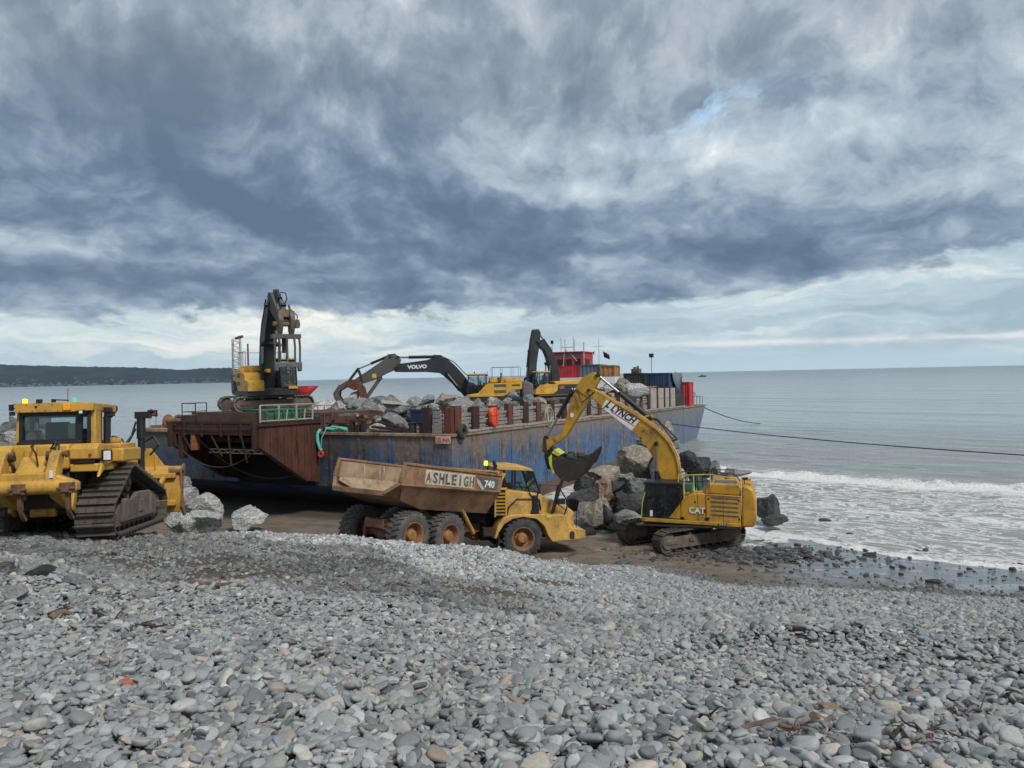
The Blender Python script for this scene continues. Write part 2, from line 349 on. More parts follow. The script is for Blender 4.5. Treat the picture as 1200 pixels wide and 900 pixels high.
def inst(me, name, parent=None, M=None):
    o = bpy.data.objects.new(name, me); col.objects.link(o)
    if parent is not None: o.parent = parent
    if M is not None: o.matrix_local = M
    return o
def frame(head, pitch=0.0):
    """rotation whose x axis points along heading (degrees, counter-clockwise from east), nose up by pitch"""
    return Matrix.Rotation(R(head), 3, 'Z') @ Matrix.Rotation(R(-pitch), 3, 'Y')
def text(body, mat, parent, o, u, v, size, fit=None, name='lettering', off=0.0, shear=0.0, sy=1.0, ext=0.004):
    """flat lettering: origin o, reading direction u, up direction v"""
    cu = bpy.data.curves.new('lettering', 'FONT'); cu.body = body; cu.size = size; cu.offset = off; cu.shear = shear; cu.extrude = ext
    cu.align_x = 'LEFT'; cu.resolution_u = 3
    ob = bpy.data.objects.new('tmp_text', cu); me = bpy.data.meshes.new_from_object(ob)
    bpy.data.objects.remove(ob)
    xs = [w.co.x for w in me.vertices]; k = (fit/(max(xs)-min(xs))) if fit else 1.0; x0 = min(xs)
    u, v = Vector(u).normalized(), Vector(v).normalized(); n = u.cross(v); o = Vector(o)
    for w in me.vertices:
        c = w.co; w.co = o + u*((c.x-x0)*k) + v*(c.y*sy) + n*c.z
    me.name = name; me.materials.clear(); me.materials.append(mat)
    t_ = bpy.data.objects.new(name, me); col.objects.link(t_); t_.parent = parent
    return t_
# ------------------------------------------------------------------ the ground: shingle ridge falling to wet sand
rng = np.random.default_rng(7); random.seed(7)
COLS = [   # bearing (east over north), then the beach profile: depth, height
    (-1.20, [(0, 7.0), (6, 6.7), (12, 5.9), (17, 5.2), (22, 4.5), (26, 3.6), (32, 2.0), (42, .9), (60, .2), (80, -1)]),
    (-0.667, [(0, 6.9), (3.2, 6.82), (6, 6.42), (9, 6.1), (11.5, 5.85), (13, 5.25), (17, 4.78), (20, 4.45), (23.5, 4.08), (27, 3.2), (32, 1.6), (40, .6), (60, .1), (80, -1)]),
    (-0.411, [(0, 6.9), (3.2, 6.80), (6, 6.32), (8, 6.02), (9.5, 5.88), (11, 5.3), (13, 5.12), (18, 4.55), (22, 4.0), (24, 3.6), (30, 2.3), (34, 1.35), (40, .4), (55, .25), (80, -1)]),
    (-0.222, [(0, 6.9), (3.2, 6.78), (6, 6.22), (8, 5.85), (9.5, 5.62), (11, 5.1), (14, 4.62), (20, 3.95), (24, 3.42), (26.5, 2.95), (28.8, 1.7), (30, 1.35), (32, .9), (36, .35), (44, .3), (60, .1), (80, -1)]),
    (-0.044, [(0, 6.9), (3.2, 6.76), (6, 6.12), (7.8, 5.72), (9, 5.45), (11, 4.95), (14, 4.38), (20, 3.2), (25, 2.5), (28.2, 2.08), (30.5, 1.1), (32.5, .6), (35, .08), (45, .1), (60, -.4), (80, -1)]),
    (0.10, [(0, 6.9), (3.2, 6.74), (6, 6.05), (8, 5.55), (9, 5.25), (10, 4.9), (14, 4.0), (20, 2.8), (26, 1.65), (31, .6), (33, .18), (38, .06), (45, -.1), (60, -.8), (80, -1)]),
    (0.333, [(0, 6.9), (3.2, 6.70), (6, 6.02), (8, 5.62), (8.7, 5.50), (9.6, 4.95), (14, 3.8), (20, 2.3), (25, 1.1), (28.8, .25), (33, .13), (36, .06), (42, -.1), (60, -1), (80, -1.2)]),
    (0.667, [(0, 6.9), (3.2, 6.62), (6, 6.0), (8, 5.6), (9.5, 4.95), (14, 3.7), (20, 2.0), (24, 1.0), (26.6, .3), (29, .12), (31, .04), (36, -.12), (60, -1.5), (80, -2)]),
    (1.30, [(0, 6.9), (3.2, 6.6), (6, 5.9), (9.5, 4.9), (14, 3.5), (19, 1.8), (23, .5), (26, .1), (30, -.2), (60, -1.5), (80, -2)])]
_tb = np.array([c[0] for c in COLS])
def ground(X, Y):
    X = np.asarray(X, float); Y = np.asarray(Y, float)
    Ye = np.maximum(Y, 1.0); t = np.clip(X/np.maximum(Ye, 3.0), -1.2, 1.3)
    prof = np.stack([np.interp(Ye, [p[0] for p in c[1]], [p[1] for p in c[1]]) for c in COLS])
    k = np.clip(np.searchsorted(_tb, t) - 1, 0, len(COLS)-2); f = (t-_tb[k])/(_tb[k+1]-_tb[k]); f = f*f*(3-2*f)
    sh = t.shape; kk = k.ravel(); pr = prof.reshape(len(COLS), -1); ii = np.arange(pr.shape[1])
    z = (pr[kk, ii]*(1-f.ravel()) + pr[kk+1, ii]*f.ravel()).reshape(sh)
    b = (np.sin(X*1.7+np.sin(Y*1.1)*1.3)*np.sin(Y*1.9+X*.6) + .6*np.sin(X*4.1+2*np.sin(Y*2.3))*np.sin(Y*3.7+1.3*np.sin(X*1.9)))
    a = np.clip((z-.25)/1.0, 0, 1)*np.where(Y > 9.0, .055, .035)
    z = z + b*a + .05*np.sin(X*.9+Y*.35)*a/.05
    z = z + .16*np.exp(-(((X-3.0)/1.1)**2+((Y-7.6)/.35)**2))                   # heap of cobbles, right foreground
    z = z + .10*np.exp(-(((X-4.1)/.9)**2+((Y-7.0)/.4)**2))
    # ruts and churned sand by the excavator
    sandy = np.clip(1-(z-.1)/.5, 0, 1)
    z = z + sandy*.09*np.sin(X*2.2+1.5*np.sin(Y*1.3))*np.sin(Y*3.1+X)*np.exp(-(((X-5)/9)**2+((Y-34)/5)**2))
    ca, sa = math.cos(R(207)), math.sin(R(207))
    lx = (X-8.0)*ca + (Y-36.7)*sa; ly = -(X-8.0)*sa + (Y-36.7)*ca                  # trenches pressed by the excavator's tracks
    for c_ in (1.4, -1.4):
        e_ = np.exp(-((ly-c_)/.42)**4)*np.exp(-((lx-1.5)/5.5)**4); z = z - sandy*e_*(.07+.03*np.sin(lx*16)); z = z + sandy*.09*np.exp(-((np.abs(ly-c_)-.62)/.16)**2)*np.exp(-((lx-1.5)/5.5)**4)
    z = z + .33*np.exp(-(((X-3.2)/1.6)**2+((Y-33.2)/.9)**2)) + .18*np.exp(-(((X-6.5)/3.0)**2+((Y-32.6)/.7)**2))
    return z
def gz(x, y): return float(ground(np.array([x]), np.array([y]))[0])
def edge_depth(t):   # where the shingle ends and sand begins
    return np.interp(t, [-1.2, -.667, -.411, -.222, -.1, -.044, .02, .10, .2, .333, .5, .667, 1.3], [36, 36, 35.5, 34.0, 33.5, 33.2, 33.0, 31.4, 30.2, 29.0, 27.8, 26.8, 23])
def grid_mesh(name, xs, ys, zf):
    X, Y = np.meshgrid(xs, ys); Z = zf(X, Y); nx, ny = len(xs), len(ys)
    me = bpy.data.meshes.new(name)
    co = np.stack([X, Y, Z], -1).reshape(-1, 3)
    i = (np.arange(ny-1)[:, None]*nx + np.arange(nx-1)[None, :]).ravel()
    f = np.stack([i, i+1, i+nx+1, i+nx], -1)
    me.vertices.add(len(co)); me.vertices.foreach_set('co', co.ravel())
    me.loops.add(f.size); me.loops.foreach_set('vertex_index', f.ravel())
    me.polygons.add(len(f)); me.polygons.foreach_set('loop_start', np.arange(0, f.size, 4)); me.polygons.foreach_set('loop_total', np.full(len(f), 4))
    me.update(); me.validate(); me.shade_smooth(); return me, X, Y, Z
xs = np.concatenate([np.arange(-110, -26, 3.0), np.arange(-26, 30, .22), np.arange(30, 90, 3.0)])
ys = np.concatenate([np.arange(-40, 1, 4.0), np.arange(1, 46, .2), np.arange(46, 92, 2.0)])
bme, X, Y, Z = grid_mesh('beach', xs, ys, ground)
sand = 1/(1+np.exp(-(Y-edge_depth(X/np.maximum(Y, 3.0))+.5*np.sin(X*1.3)+.3*np.sin(X*3.7))/.35))
at = bme.attributes.new('sand', 'FLOAT', 'POINT'); at.data.foreach_set('value', sand.ravel().astype(np.float32))
beach = bpy.data.objects.new('beach', bme); col.objects.link(beach); tag(beach, kind='structure')
m, t, b = newmat('shingle_and_sand')
def attr(t, name, typ='GEOMETRY'):
    n = t.nodes.new('ShaderNodeAttribute'); n.attribute_name = name; n.attribute_type = typ; return S(t, n.outputs['Fac'])
o = tcoord(t); sx, sy, sz = sep(t, o)
sa = attr(t, 'sand'); n1 = tnoise(t, o, .5, 6, .6); n2 = tnoise(t, o, 9, 8, .7); n3 = tnoise(t, vscale(t, o, .6, 1.6, 1), 1.4, 6, .65)
gravel = mix(t, n2.sm(.35, .65), (.060, .056, .052), (.16, .15, .135)); gravel = mix(t, (n1.sm(.38, .52)*.8+.15)*sy.sm(8.5, 10.5), gravel, (.17, .135, .095))
near = (sx*.69+sy*.72)
under = sx.sm(-4.0, -5.5)*sx.sm(-28, -24)*(sy+sx*.49).sm(38.5, 40.5)  # mask of the hull shade painted into the sand beneath the bow
wet = ((near + n1*4.0).sm(27.0, 32.0)*sz.sm(.50, .10)*(sx+n1*4-2).sm(8.5, 12.0)).max(under*.6)  # wet swash sand, with the painted bow shade folded in
sandc = mix(t, n3.sm(.35, .65), (.265, .21, .155), (.18, .142, .105)); sandc = mix(t, (n2*.6+n3*.5).sm(.58, .70)*.8, sandc, (.075, .062, .052))
wetc = mix(t, n3.sm(.4, .6), (.12, .100, .082), (.085, .075, .066)); sandc = mix(t, under*.75, sandc, (.045, .038, .032)); wetc = mix(t, under*.75, wetc, (.040, .034, .03))  # bow shade darkens both the dry and wet sand colours
sandc = mix(t, wet*.9, sandc, wetc)  # wet also carries the painted bow shade, not only the wet swash
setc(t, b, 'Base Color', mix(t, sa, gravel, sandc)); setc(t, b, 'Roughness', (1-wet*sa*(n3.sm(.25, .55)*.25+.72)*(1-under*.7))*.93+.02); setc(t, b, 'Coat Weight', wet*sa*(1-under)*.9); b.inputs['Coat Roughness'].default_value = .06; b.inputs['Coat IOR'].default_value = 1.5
b.inputs['Specular IOR Level'].default_value = .5
n5 = tnoise(t, o, 3.2, 9, .75, .5)
bump(t, b, (n2*.5+n3*.6+n5*1.3)*(1-wet*.88), 1.0, .14)
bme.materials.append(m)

# ------------------------------------------------------------------ pebbles
def ico(sub):
    bm = bmesh.new(); bmesh.ops.create_icosphere(bm, subdivisions=sub, radius=1); vs = np.array([v.co[:] for v in bm.verts]); fs = [[v.index for v in f.verts] for f in bm.faces]; bm.free(); return vs, fs
def fromnp(name, vs, fs, mat, smooth=True, ang=None):
    me = bpy.data.meshes.new(name); me.from_pydata([tuple(v) for v in vs], [], fs)
    if smooth: me.shade_smooth()
    if ang: me.set_sharp_from_angle(angle=R(ang))
    me.materials.append(mat); return me
def pebmat(name, typ):
    m, t, b = newmat(name); o = tcoord(t)
    if typ == 'INSTANCER': f = attr(t, 'tint', 'INSTANCER'); lf = attr(t, 'lift', 'INSTANCER')
    else: f = attr(t, 'tint', 'OBJECT'); lf = attr(t, 'lift', 'OBJECT')
    c = ramp(t, f, [(0, (.13, .135, .14)), (.16, (.215, .226, .232)), (.38, (.29, .305, .305)), (.60, (.37, .384, .378)), (.74, (.26, .262, .252)), (.83, (.34, .325, .285)), (.895, (.44, .44, .43)), (.95, (.47, .43, .35)), (.985, (.32, .23, .17)), (1, (.62, .61, .57))])
    n1 = tnoise(t, o, 2.2, 5, .6, 1.0); n2 = tnoise(t, o, 14, 6, .75)
    c = mix(t, n1.sm(.3, .7)*.35, c, (.13, .14, .145)); c = mix(t, n2.sm(.55, .8)*.3, c, (.42, .42, .41))
    hs = t.nodes.new('ShaderNodeHueSaturation'); t.links.new(c.s, hs.inputs['Color']); t.links.new(lf.s, hs.inputs['Value']); hs.inputs['Saturation'].default_value = 1.05
    t.links.new(hs.outputs[0], b.inputs['Base Color']); b.inputs['Roughness'].default_value = .62; bump(t, b, n2+n1*.5, .12, .08)
    return m
M_peb = pebmat('pebble_stone_scatter', 'INSTANCER'); M_pebo = pebmat('pebble_stone', 'OBJECT')
def pebble_shape(sub, seed, angular):
    r = np.random.default_rng(seed); vs, fs = ico(sub)
    p = 2.0+r.random()*.9
    vs = np.sign(vs)*np.abs(vs)**(2/p); vs /= np.abs(vs).max()
    for k in range(3 + int(angular*7)):
        n = r.normal(size=3); n /= np.linalg.norm(n); d = (.80 - .25*angular) + r.random()*.18
        e = np.maximum(vs@n-d, 0); vs = vs - np.outer(e*(.75 if not angular else 1.0), n)
    ph = r.random(3)*6
    vs *= (1+.05*np.sin(vs[:, [0]]*2.7+ph[0])+.05*np.sin(vs[:, [1]]*3.1+ph[1]))
    vs[:, 0] *= 1+.12*vs[:, 1]*r.normal(); return vs, fs
protos = bpy.data.collections.new('pebble_shapes')
pshapes = [pebble_shape(3 if i < 8 else 2, 100+i, 0 if i < 8 else 1) for i in range(14)]
for i, (vs, fs) in enumerate(pshapes):
    o = bpy.data.objects.new('pebble_shape_%02d' % i, fromnp('pebble_shape', vs, fs, M_peb, True, None if i < 8 else 40)); protos.objects.link(o)
pmesh_o = [fromnp('pebble', vs, fs, M_pebo) for vs, fs in pshapes[:8]]

G_X0, G_Y0, G_S = -9.5, 1.6, .016
hx, hy = int(19/G_S), int((11.6)/G_S)
gx = G_X0 + np.arange(hx)*G_S; gy = G_Y0 + np.arange(hy)*G_S
H = np.empty((hy, hx), np.float32)
for j0 in range(0, hy, 60):
    XX, YY = np.meshgrid(gx, gy[j0:j0+60]); H[j0:j0+60] = ground(XX, YY)
peb = []   # x y z rx ry rz sx sy sz idx tint lift
def density_near():
    n = 110000
    y = np.sqrt(2.1**2 + (12.6**2-2.1**2)*rng.random(n)); y = np.where(rng.random(n) < .25, 2.1+rng.random(n)*6, y); t = (rng.random(n)-.5)*1.95; x = t*y
    return x, y
px_, py_ = density_near()
ok = (np.abs(px_) < 9.2); px_, py_ = px_[ok], py_[ok]
# slope past which the churned gravel starts (no large smooth cobbles)
ridge = lambda t: np.interp(t, [-.8, -.667, -.411, -.222, -.044, .1, .333, .667], [12.2, 11.8, 9.9, 9.9, 9.4, 9.2, 8.7, 8.9])
ln = np.exp(rng.normal(0, .30, len(px_)))
zone = py_ < ridge(px_/py_)+rng.normal(0, .25, len(px_))
size = np.where(zone, .0285*ln*(1+.10*np.sin(px_*1.3)*np.cos(py_*1.9)), .021*ln)
size = np.where(rng.random(len(size)) < .28, size*.5, size)
size = np.clip(size, .009, .062)
order = np.argsort(size*.6 + rng.normal(0, .022, len(size)))
gnz = np.array([0, 0, 1.0])
for q in order:
    x, y, a = px_[q], py_[q], size[q]
    k = max(1, int(a*.8/G_S)); ci = int((x-G_X0)/G_S); cj = int((y-G_Y0)/G_S)
    if ci < k+1 or cj < k+1 or ci > hx-k-2 or cj > hy-k-2: continue
    pa = H[cj-k:cj+k+1, ci-k:ci+k+1]
    l, r_, d, u = pa[:, 0].mean(), pa[:, -1].mean(), pa[0].mean(), pa[-1].mean()
    gxs = (r_-l)/(2*k*G_S); gys = (u-d)/(2*k*G_S)
    gxs = max(-.9, min(.9, gxs)); gys = max(-.9, min(.9, gys))
    fl = .27+rng.random()*.24; b_ = .62+rng.random()*.3; c = a*fl
    base = pa.mean()*.6 + pa.max()*.4
    zc_ = base + c*.42
    peb.append((x, y, zc_, math.atan(gys)*.9+rng.normal(0, .16), -math.atan(gxs)*.9+rng.normal(0, .16), rng.random()*6.283, a, a*b_, c, rng.integers(0, 8), rng.random(), 1.05+rng.normal(0, .17)))
    kk = np.arange(-k, k+1)*G_S/(a*.8); dd = 1-(kk[:, None]**2+kk[None, :]**2); dome = np.where(dd > 0, zc_+c*.85*np.sqrt(np.maximum(dd, 0)), -9)
    H[cj-k:cj+k+1, ci-k:ci+k+1] = np.maximum(pa, dome)
# beyond: smaller stones down the slope to the sand
nf = 385000
u_ = rng.random(nf); y = 9.0/(1-u_*(1-9.0/36.5)); y = np.where(rng.random(nf) < .5, y, 9.0+(36.5-9.0)*np.sqrt(rng.random(nf)))
t_ = (rng.random(nf)-.5)*1.85; x = t_*y; ed = edge_depth(t_)+.5*np.sin(x*1.3)+.35*np.sin(x*3.7)
ok = (y < ed + rng.normal(0, .25, nf)) & (y > ridge(t_)-.5) & ~((t_ < -.44) & (y > 31)) & ~((y < 12.5) & (np.abs(x) < 9.2) & (rng.random(nf) < .35))
x, y, t_ = x[ok], y[ok], t_[ok]; nn = len(x); z = ground(x, y)
e = .15; gxs = (ground(x+e, y)-ground(x-e, y))/(2*e); gys = (ground(x, y+e)-ground(x, y-e))/(2*e)
crest_d = lambda t: np.interp(t, [-.667, -.411, -.222, -.044, .1], [19.5, 20.5, 20.5, 18.0, 13.5])
churn = 1/(1+np.exp((t_-.05+.05*np.sin(y*.9)+.03*np.sin(x*2.1)+rng.normal(0, .035, nn))/.045))*(y > ridge(t_)+rng.normal(0, .5, nn))                       # left and centre: disturbed gravel
patch = np.sin(x*.9+1.2*np.sin(y*.7))*np.sin(y*1.1+.6*np.sin(x*.8))
s_ = np.clip(np.where(rng.random(nn) < .10, .062, .034)*np.exp(rng.normal(0, .30, nn))*(1+.012*(y-9)), .014, .13)
DIRT = [(-5.6, 14.6, 2.2, 1.3), (-8.3, 15.6, 1.6, .8), (-2.9, 12.6, 1.6, 1.1), (-.9, 12.4, 1.3, 1.2), (.2, 15.5, 1.2, 1.2), (-3.6, 17.0, 1.4, 1.0), (1.3, 9.9, .7, .35), (2.0, 10.6, .6, .4), (1.1, 19.5, 1.3, 1.0), (-10.3, 14.2, 1.2, .8)]
dirt = np.where((churn > .5) & (y < crest_d(t_)-1.0), np.clip(patch-.02, 0, 1)*1.7, 0)
dsp = np.zeros(nn)
for dx_, dy_, wx_, wy_ in DIRT: dsp = np.maximum(dsp, 1.15*np.exp(-((x-dx_+.4*np.sin(y*3))/wx_)**2-((y-dy_+.25*np.sin(x*2.3))/wy_)**2))
keep = rng.random(nn) < np.clip(1-dirt*.5-dsp, .10, 1)
ang = (rng.random(nn) < np.where(churn > .5, .75, .25))
pale = np.clip((y-crest_d(t_)-patch*1.2)/1.2, 0, 1)*np.clip((t_+.47)/.15, 0, 1)
lift = 1.05*(1-churn)+churn*(.66+.16*patch+pale*(.74-.16*patch))*(1+rng.normal(0, .22, nn))
wetl = np.clip((y-(edge_depth(t_)-1.8))/1.2, 0, 1)*(t_ > .18)
lift = lift*(1-.50*wetl)
tin = rng.random(nn); brown = (churn > .5)*(1-pale)*(y > ridge(t_)); tin = np.where(rng.random(nn) < .45*brown, .70+.16*rng.random(nn), tin)
far = np.stack([x, y, z+s_*(.05+.35*rng.random(nn)), np.arctan(gys)+rng.normal(0, .35, nn), -np.arctan(gxs)+rng.normal(0, .35, nn), rng.random(nn)*6.283,
                s_, s_*(.6+.35*rng.random(nn)), s_*(.45+.35*rng.random(nn)), np.where(ang, rng.integers(8, 14, nn), rng.integers(0, 8, nn)), tin, lift], -1)[keep]
# loose dark stones on the wet sand to the right
ns = 2600; y = 26+rng.random(ns)**1.3*12; t_ = .18+rng.random(ns)*.56; x = t_*y
ok = (y > edge_depth(t_)) & (rng.random(ns) < np.exp(-(y-edge_depth(t_))/3.5)) & (x*.69+y*.72 < 37.5+rng.normal(0, .8, ns)); x, y = x[ok], y[ok]; nn = len(x); s_ = np.clip(.035*np.exp(rng.normal(0, .6, nn)), .015, .17)
wets = np.stack([x, y, ground(x, y)+s_*.15, rng.normal(0, .2, nn), rng.normal(0, .2, nn), rng.random(nn)*6.28, s_*1.3, s_*.9, s_*.5, rng.integers(0, 14, nn), rng.random(nn)*.5, .42+.25*rng.random(nn)], -1)
# stones dug up round the excavator
ns = 900; x = rng.normal(10.3, 2.8, ns); y = rng.normal(34.4, 1.2, ns); s_ = np.clip(.06*np.exp(rng.normal(0, .55, ns)), .02, .22)
dug = np.stack([x, y, ground(x, y)+s_*.15, rng.normal(0, .2, ns), rng.normal(0, .2, ns), rng.random(ns)*6.28, s_*1.3, s_*.9, s_*.5, rng.integers(0, 14, ns), rng.random(ns)*.3, .30+.1*rng.random(ns)], -1)
near_p = np.array(peb)
def topz(x, y):
    """height of the pebble surface"""
    i, j = int((x-G_X0)/G_S), int((y-G_Y0)/G_S)
    if 2 < i < hx-3 and 2 < j < hy-3: return float(np.median(H[j-2:j+3, i-2:i+3]))
    return gz(x, y) + .05
vis = (np.abs(near_p[:, 0]/near_p[:, 1]) < .655) & (near_p[:, 1] > 3.3)
top = H[np.clip(((near_p[:, 1]-G_Y0)/G_S).astype(int), 0, hy-1), np.clip(((near_p[:, 0]-G_X0)/G_S).astype(int), 0, hx-1)] - (near_p[:, 2]+near_p[:, 8]*.85) < .012
score = near_p[:, 6]/near_p[:, 1]*vis*top
big_i = np.argsort(-score)[:300]; msk = np.ones(len(near_p), bool); msk[big_i] = False
for q in near_p[big_i]:
    o = bpy.data.objects.new('pebble', pmesh_o[int(q[9])]); col.objects.link(o); o.parent = beach
    o.location = q[0:3]; o.rotation_euler = q[3:6]; o.scale = q[6:9]; o['tint'] = float(q[10]); o['lift'] = float(q[11])
allp = np.concatenate([near_p[msk], far, wets, dug]).astype(np.float32)
pm = bpy.data.meshes.new('pebbles'); pm.vertices.add(len(allp)); pm.vertices.foreach_set('co', allp[:, 0:3].ravel())
for nme, typ, key, dat in (('rot', 'FLOAT_VECTOR', 'vector', allp[:, 3:6]), ('scl', 'FLOAT_VECTOR', 'vector', allp[:, 6:9]), ('tint', 'FLOAT', 'value', allp[:, 10]), ('lift', 'FLOAT', 'value', allp[:, 11])):
    a = pm.attributes.new(nme, typ, 'POINT'); a.data.foreach_set(key, np.ascontiguousarray(dat).ravel())
a = pm.attributes.new('pick', 'INT', 'POINT'); a.data.foreach_set('value', allp[:, 9].astype(np.int32))
pebbles = bpy.data.objects.new('pebbles', pm); col.objects.link(pebbles); pebbles.parent = beach; tag(pebbles, kind='stuff')
ng = bpy.data.node_groups.new('scatter_pebbles', 'GeometryNodeTree'); ng.interface.new_socket('Geometry', in_out='INPUT', socket_type='NodeSocketGeometry'); ng.interface.new_socket('Geometry', in_out='OUTPUT', socket_type='NodeSocketGeometry')
gi = ng.nodes.new('NodeGroupInput'); go = ng.nodes.new('NodeGroupOutput'); ip = ng.nodes.new('GeometryNodeInstanceOnPoints'); ci = ng.nodes.new('GeometryNodeCollectionInfo')
ci.inputs['Collection'].default_value = protos; ci.inputs['Separate Children'].default_value = True; ci.inputs['Reset Children'].default_value = True
ip.inputs['Pick Instance'].default_value = True
def na(name, typ):
    n = ng.nodes.new('GeometryNodeInputNamedAttribute'); n.data_type = typ; n.inputs[0].default_value = name; return n.outputs['Attribute']
ng.links.new(gi.outputs[0], ip.inputs['Points']); ng.links.new(ci.outputs[0], ip.inputs['Instance']); ng.links.new(na('pick', 'INT'), ip.inputs['Instance Index'])
e2r = ng.nodes.new('FunctionNodeEulerToRotation'); ng.links.new(na('rot', 'FLOAT_VECTOR'), e2r.inputs[0]); ng.links.new(e2r.outputs[0], ip.inputs['Rotation']); ng.links.new(na('scl', 'FLOAT_VECTOR'), ip.inputs['Scale']); ng.links.new(ip.outputs[0], go.inputs[0])
md = pebbles.modifiers.new('scatter', 'NODES'); md.node_group = ng

# ------------------------------------------------------------------ sea
def sea_z(X, Y):
    s = .69*X+.72*Y; u = .72*X-.69*Y
    fade = np.clip((140-Y)/60, 0, 1)*np.clip((X+15)/8, 0, 1)
    w = .05*np.sin(s*1.15+.6*np.sin(u*.21))+.035*np.sin(s*2.3+u*.3+np.sin(u*.5))+.02*np.sin(s*4.1-u*.9)+.03*np.sin(s*.55+u*.12)
    br = 0
    for s0, h, wd in ((59.6, .42, .8), (37.6, .18, .40), (68.5, .14, 1.3), (47.5, .07, .9)):
        c = s0+.9*np.sin(u*.16+s0)+.35*np.sin(u*.55+1.3*s0)
        d = s-c; br = br + h*np.exp(-np.where(d > 0, d/wd, d/(wd*.45))**2)*(.75+.25*np.sin(u*.8+s0)+.2*np.sin(u*2.7))
    shore = np.clip((s-33)/4, 0, 1)
    return (w*shore*np.clip((s-40)/15, .25, 1) + br)*fade + .012
sxs = np.concatenate([[-60000, -15000, -4000, -1200, -400, -150], np.arange(-80, -8, 4.0), np.arange(-8, 62, .3), [64, 70, 80, 100, 150, 400, 1200, 4000, 15000, 60000]])
sys_ = np.concatenate([np.arange(20, 27, 1.0), np.arange(27, 110, .3), [112, 116, 122, 130, 145, 170, 250, 500, 1200, 3000, 8000, 20000, 60000]])
sme, X, Y, Z = grid_mesh('sea', sxs, sys_, sea_z)
sea = bpy.data.objects.new('sea', sme); col.objects.link(sea); tag(sea, kind='structure')
m, t, b = newmat('sea_water'); o = tcoord(t); sx, sy, sz = sep(t, o)
s = sx*.69+sy*.72; u = sx*.72-sy*.69
nlo = tnoise(t, comb(t, u*.16, s*.16), 1, 3, .5); wob = (nlo-.5)*2.6
dist_ = (sx*sx+sy*sy).pow(.5)
web = tnoise(t, comb(t, u*.42, s*.75), 1.3, 7, .72, 1.6); cell = (tnoise(t, comb(t, u*.55+wob, s*.95), 1.1, 6, .66, .8)-.5).abs()
crumb = tnoise(t, o, 5.5, 8, .75)
zonef = s.sm(32.5, 36)*s.sm(66, 58.5)*sx.sm(-2, 3)
webm = ((.075-cell).sm(0.0, .055)*(.55+web).min(1.0) + web.sm(.57, .70)*.6)*zonef*(crumb*.9+.45)
jag = (crumb-.5)*1.6
sb = s + (nlo-.5)*1.2
def crest(s0, w, back):
    d = s + jag*.7 - s0 - (u*.16+s0)._m('SINE')*.9 - (u*.55+1.3*s0)._m('SINE')*.35
    return d.sm(-back, -back*.25)*d.sm(w, w*.2)
br1 = crest(59.3, .8, 2.4)*tnoise(t, comb(t, u*.35, s*.7), 1.6, 6, .7).sm(.28, .46); br2 = crest(37.5, .45, 2.4)*tnoise(t, comb(t, u*.5, s), 1.6, 6, .7).sm(.33, .50); br3 = crest(47.3, .2, 2.6)*web.sm(.48, .60)*.7
edge = (s-(34.2+wob*1.3)).abs()
foam = (webm + br1*sx.sm(12, 17) + br2*sx.sm(8, 11) + br3*sx.sm(6, 10) + (edge*-1).sm(-.55, -.1)*web.sm(.40, .55)*.8*sx.sm(8, 11)).min(1.0)
foam = foam.max((tnoise(t, o, .9, 7, .7, 1.0).sm(.50, .62))*sx.gauss(3.5, 3.5)*sy.gauss(57, 12)*.95)
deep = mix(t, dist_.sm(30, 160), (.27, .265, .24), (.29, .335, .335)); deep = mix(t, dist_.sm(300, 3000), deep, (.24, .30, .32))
fcol = mix(t, crumb.sm(.3, .6), (.50, .49, .45), (.84, .84, .82))
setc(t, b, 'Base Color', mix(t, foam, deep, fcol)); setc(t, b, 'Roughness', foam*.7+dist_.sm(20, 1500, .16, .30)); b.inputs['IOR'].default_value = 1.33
w1 = tnoise(t, comb(t, u*.25, s*1.0), 1.0, 5, .6, .4); w2 = tnoise(t, comb(t, u*.035, s*.10), 1.0, 5, .6); w3 = tnoise(t, comb(t, u*.006, s*.03), 1.0, 5, .6)
hh = w1*.10*dist_.sm(250, 60) + w2*.55*dist_.sm(2500, 200) + w3*3.5 + crumb*.06*foam
bump(t, b, hh, 1.0, 1.0)
sme.materials.append(m)

# ------------------------------------------------------------------ far headland with its town
def hill_top(px): return np.interp(px, [-1000, -600, -300, -120, 0, 100, 150, 200, 215, 235, 268, 300, 325], [424, 420, 418, 424, 427.5, 429.6, 430.3, 432.6, 433.8, 431.8, 431, 436, 446.0])
HD = 7000.0; hv = []; hf = []; cols_ = np.concatenate([np.arange(-1000, -300, 12.0), np.arange(-300, 330, 2.5)]); rows = [0, .12, .3, .5, .7, .88, 1.0, .9]
rr = np.random.default_rng(3)
for p in cols_:
    yt = float(hill_top(p)); base = W(p, 400, HD); hgt = max(1.0, CAM_Z + ((440.4-(p-600)*.021)-yt)/900*HD) + rr.normal(0, 2.5)
    for k, r_ in enumerate(rows):
        dd = HD + k*260; hv.append((base.x*dd/HD, dd, -2 + hgt*r_*(dd/HD if k < 7 else 1)*(1+.10*math.sin(p*.06+k)*math.sin(k*.52))))
nr = len(rows)
for i in range(len(cols_)-1):
    for k in range(nr-1): hf.append((i*nr+k, (i+1)*nr+k, (i+1)*nr+k+1, i*nr+k+1))
hme = bpy.data.meshes.new('headland'); hme.from_pydata(hv, [], hf); hme.shade_smooth()
m, t, b = newmat('wooded_headland'); o = tcoord(t); n1 = tnoise(t, vscale(t, o, 1, 1, 6), .0022, 7, .65); n2 = tnoise(t, vscale(t, o, 1, 1, 5), .012, 4, .6)
c = mix(t, n1.sm(.4, .62), (.022, .040, .056), (.040, .060, .072)); c = mix(t, n2.sm(.6, .7)*.5, c, (.075, .09, .085))
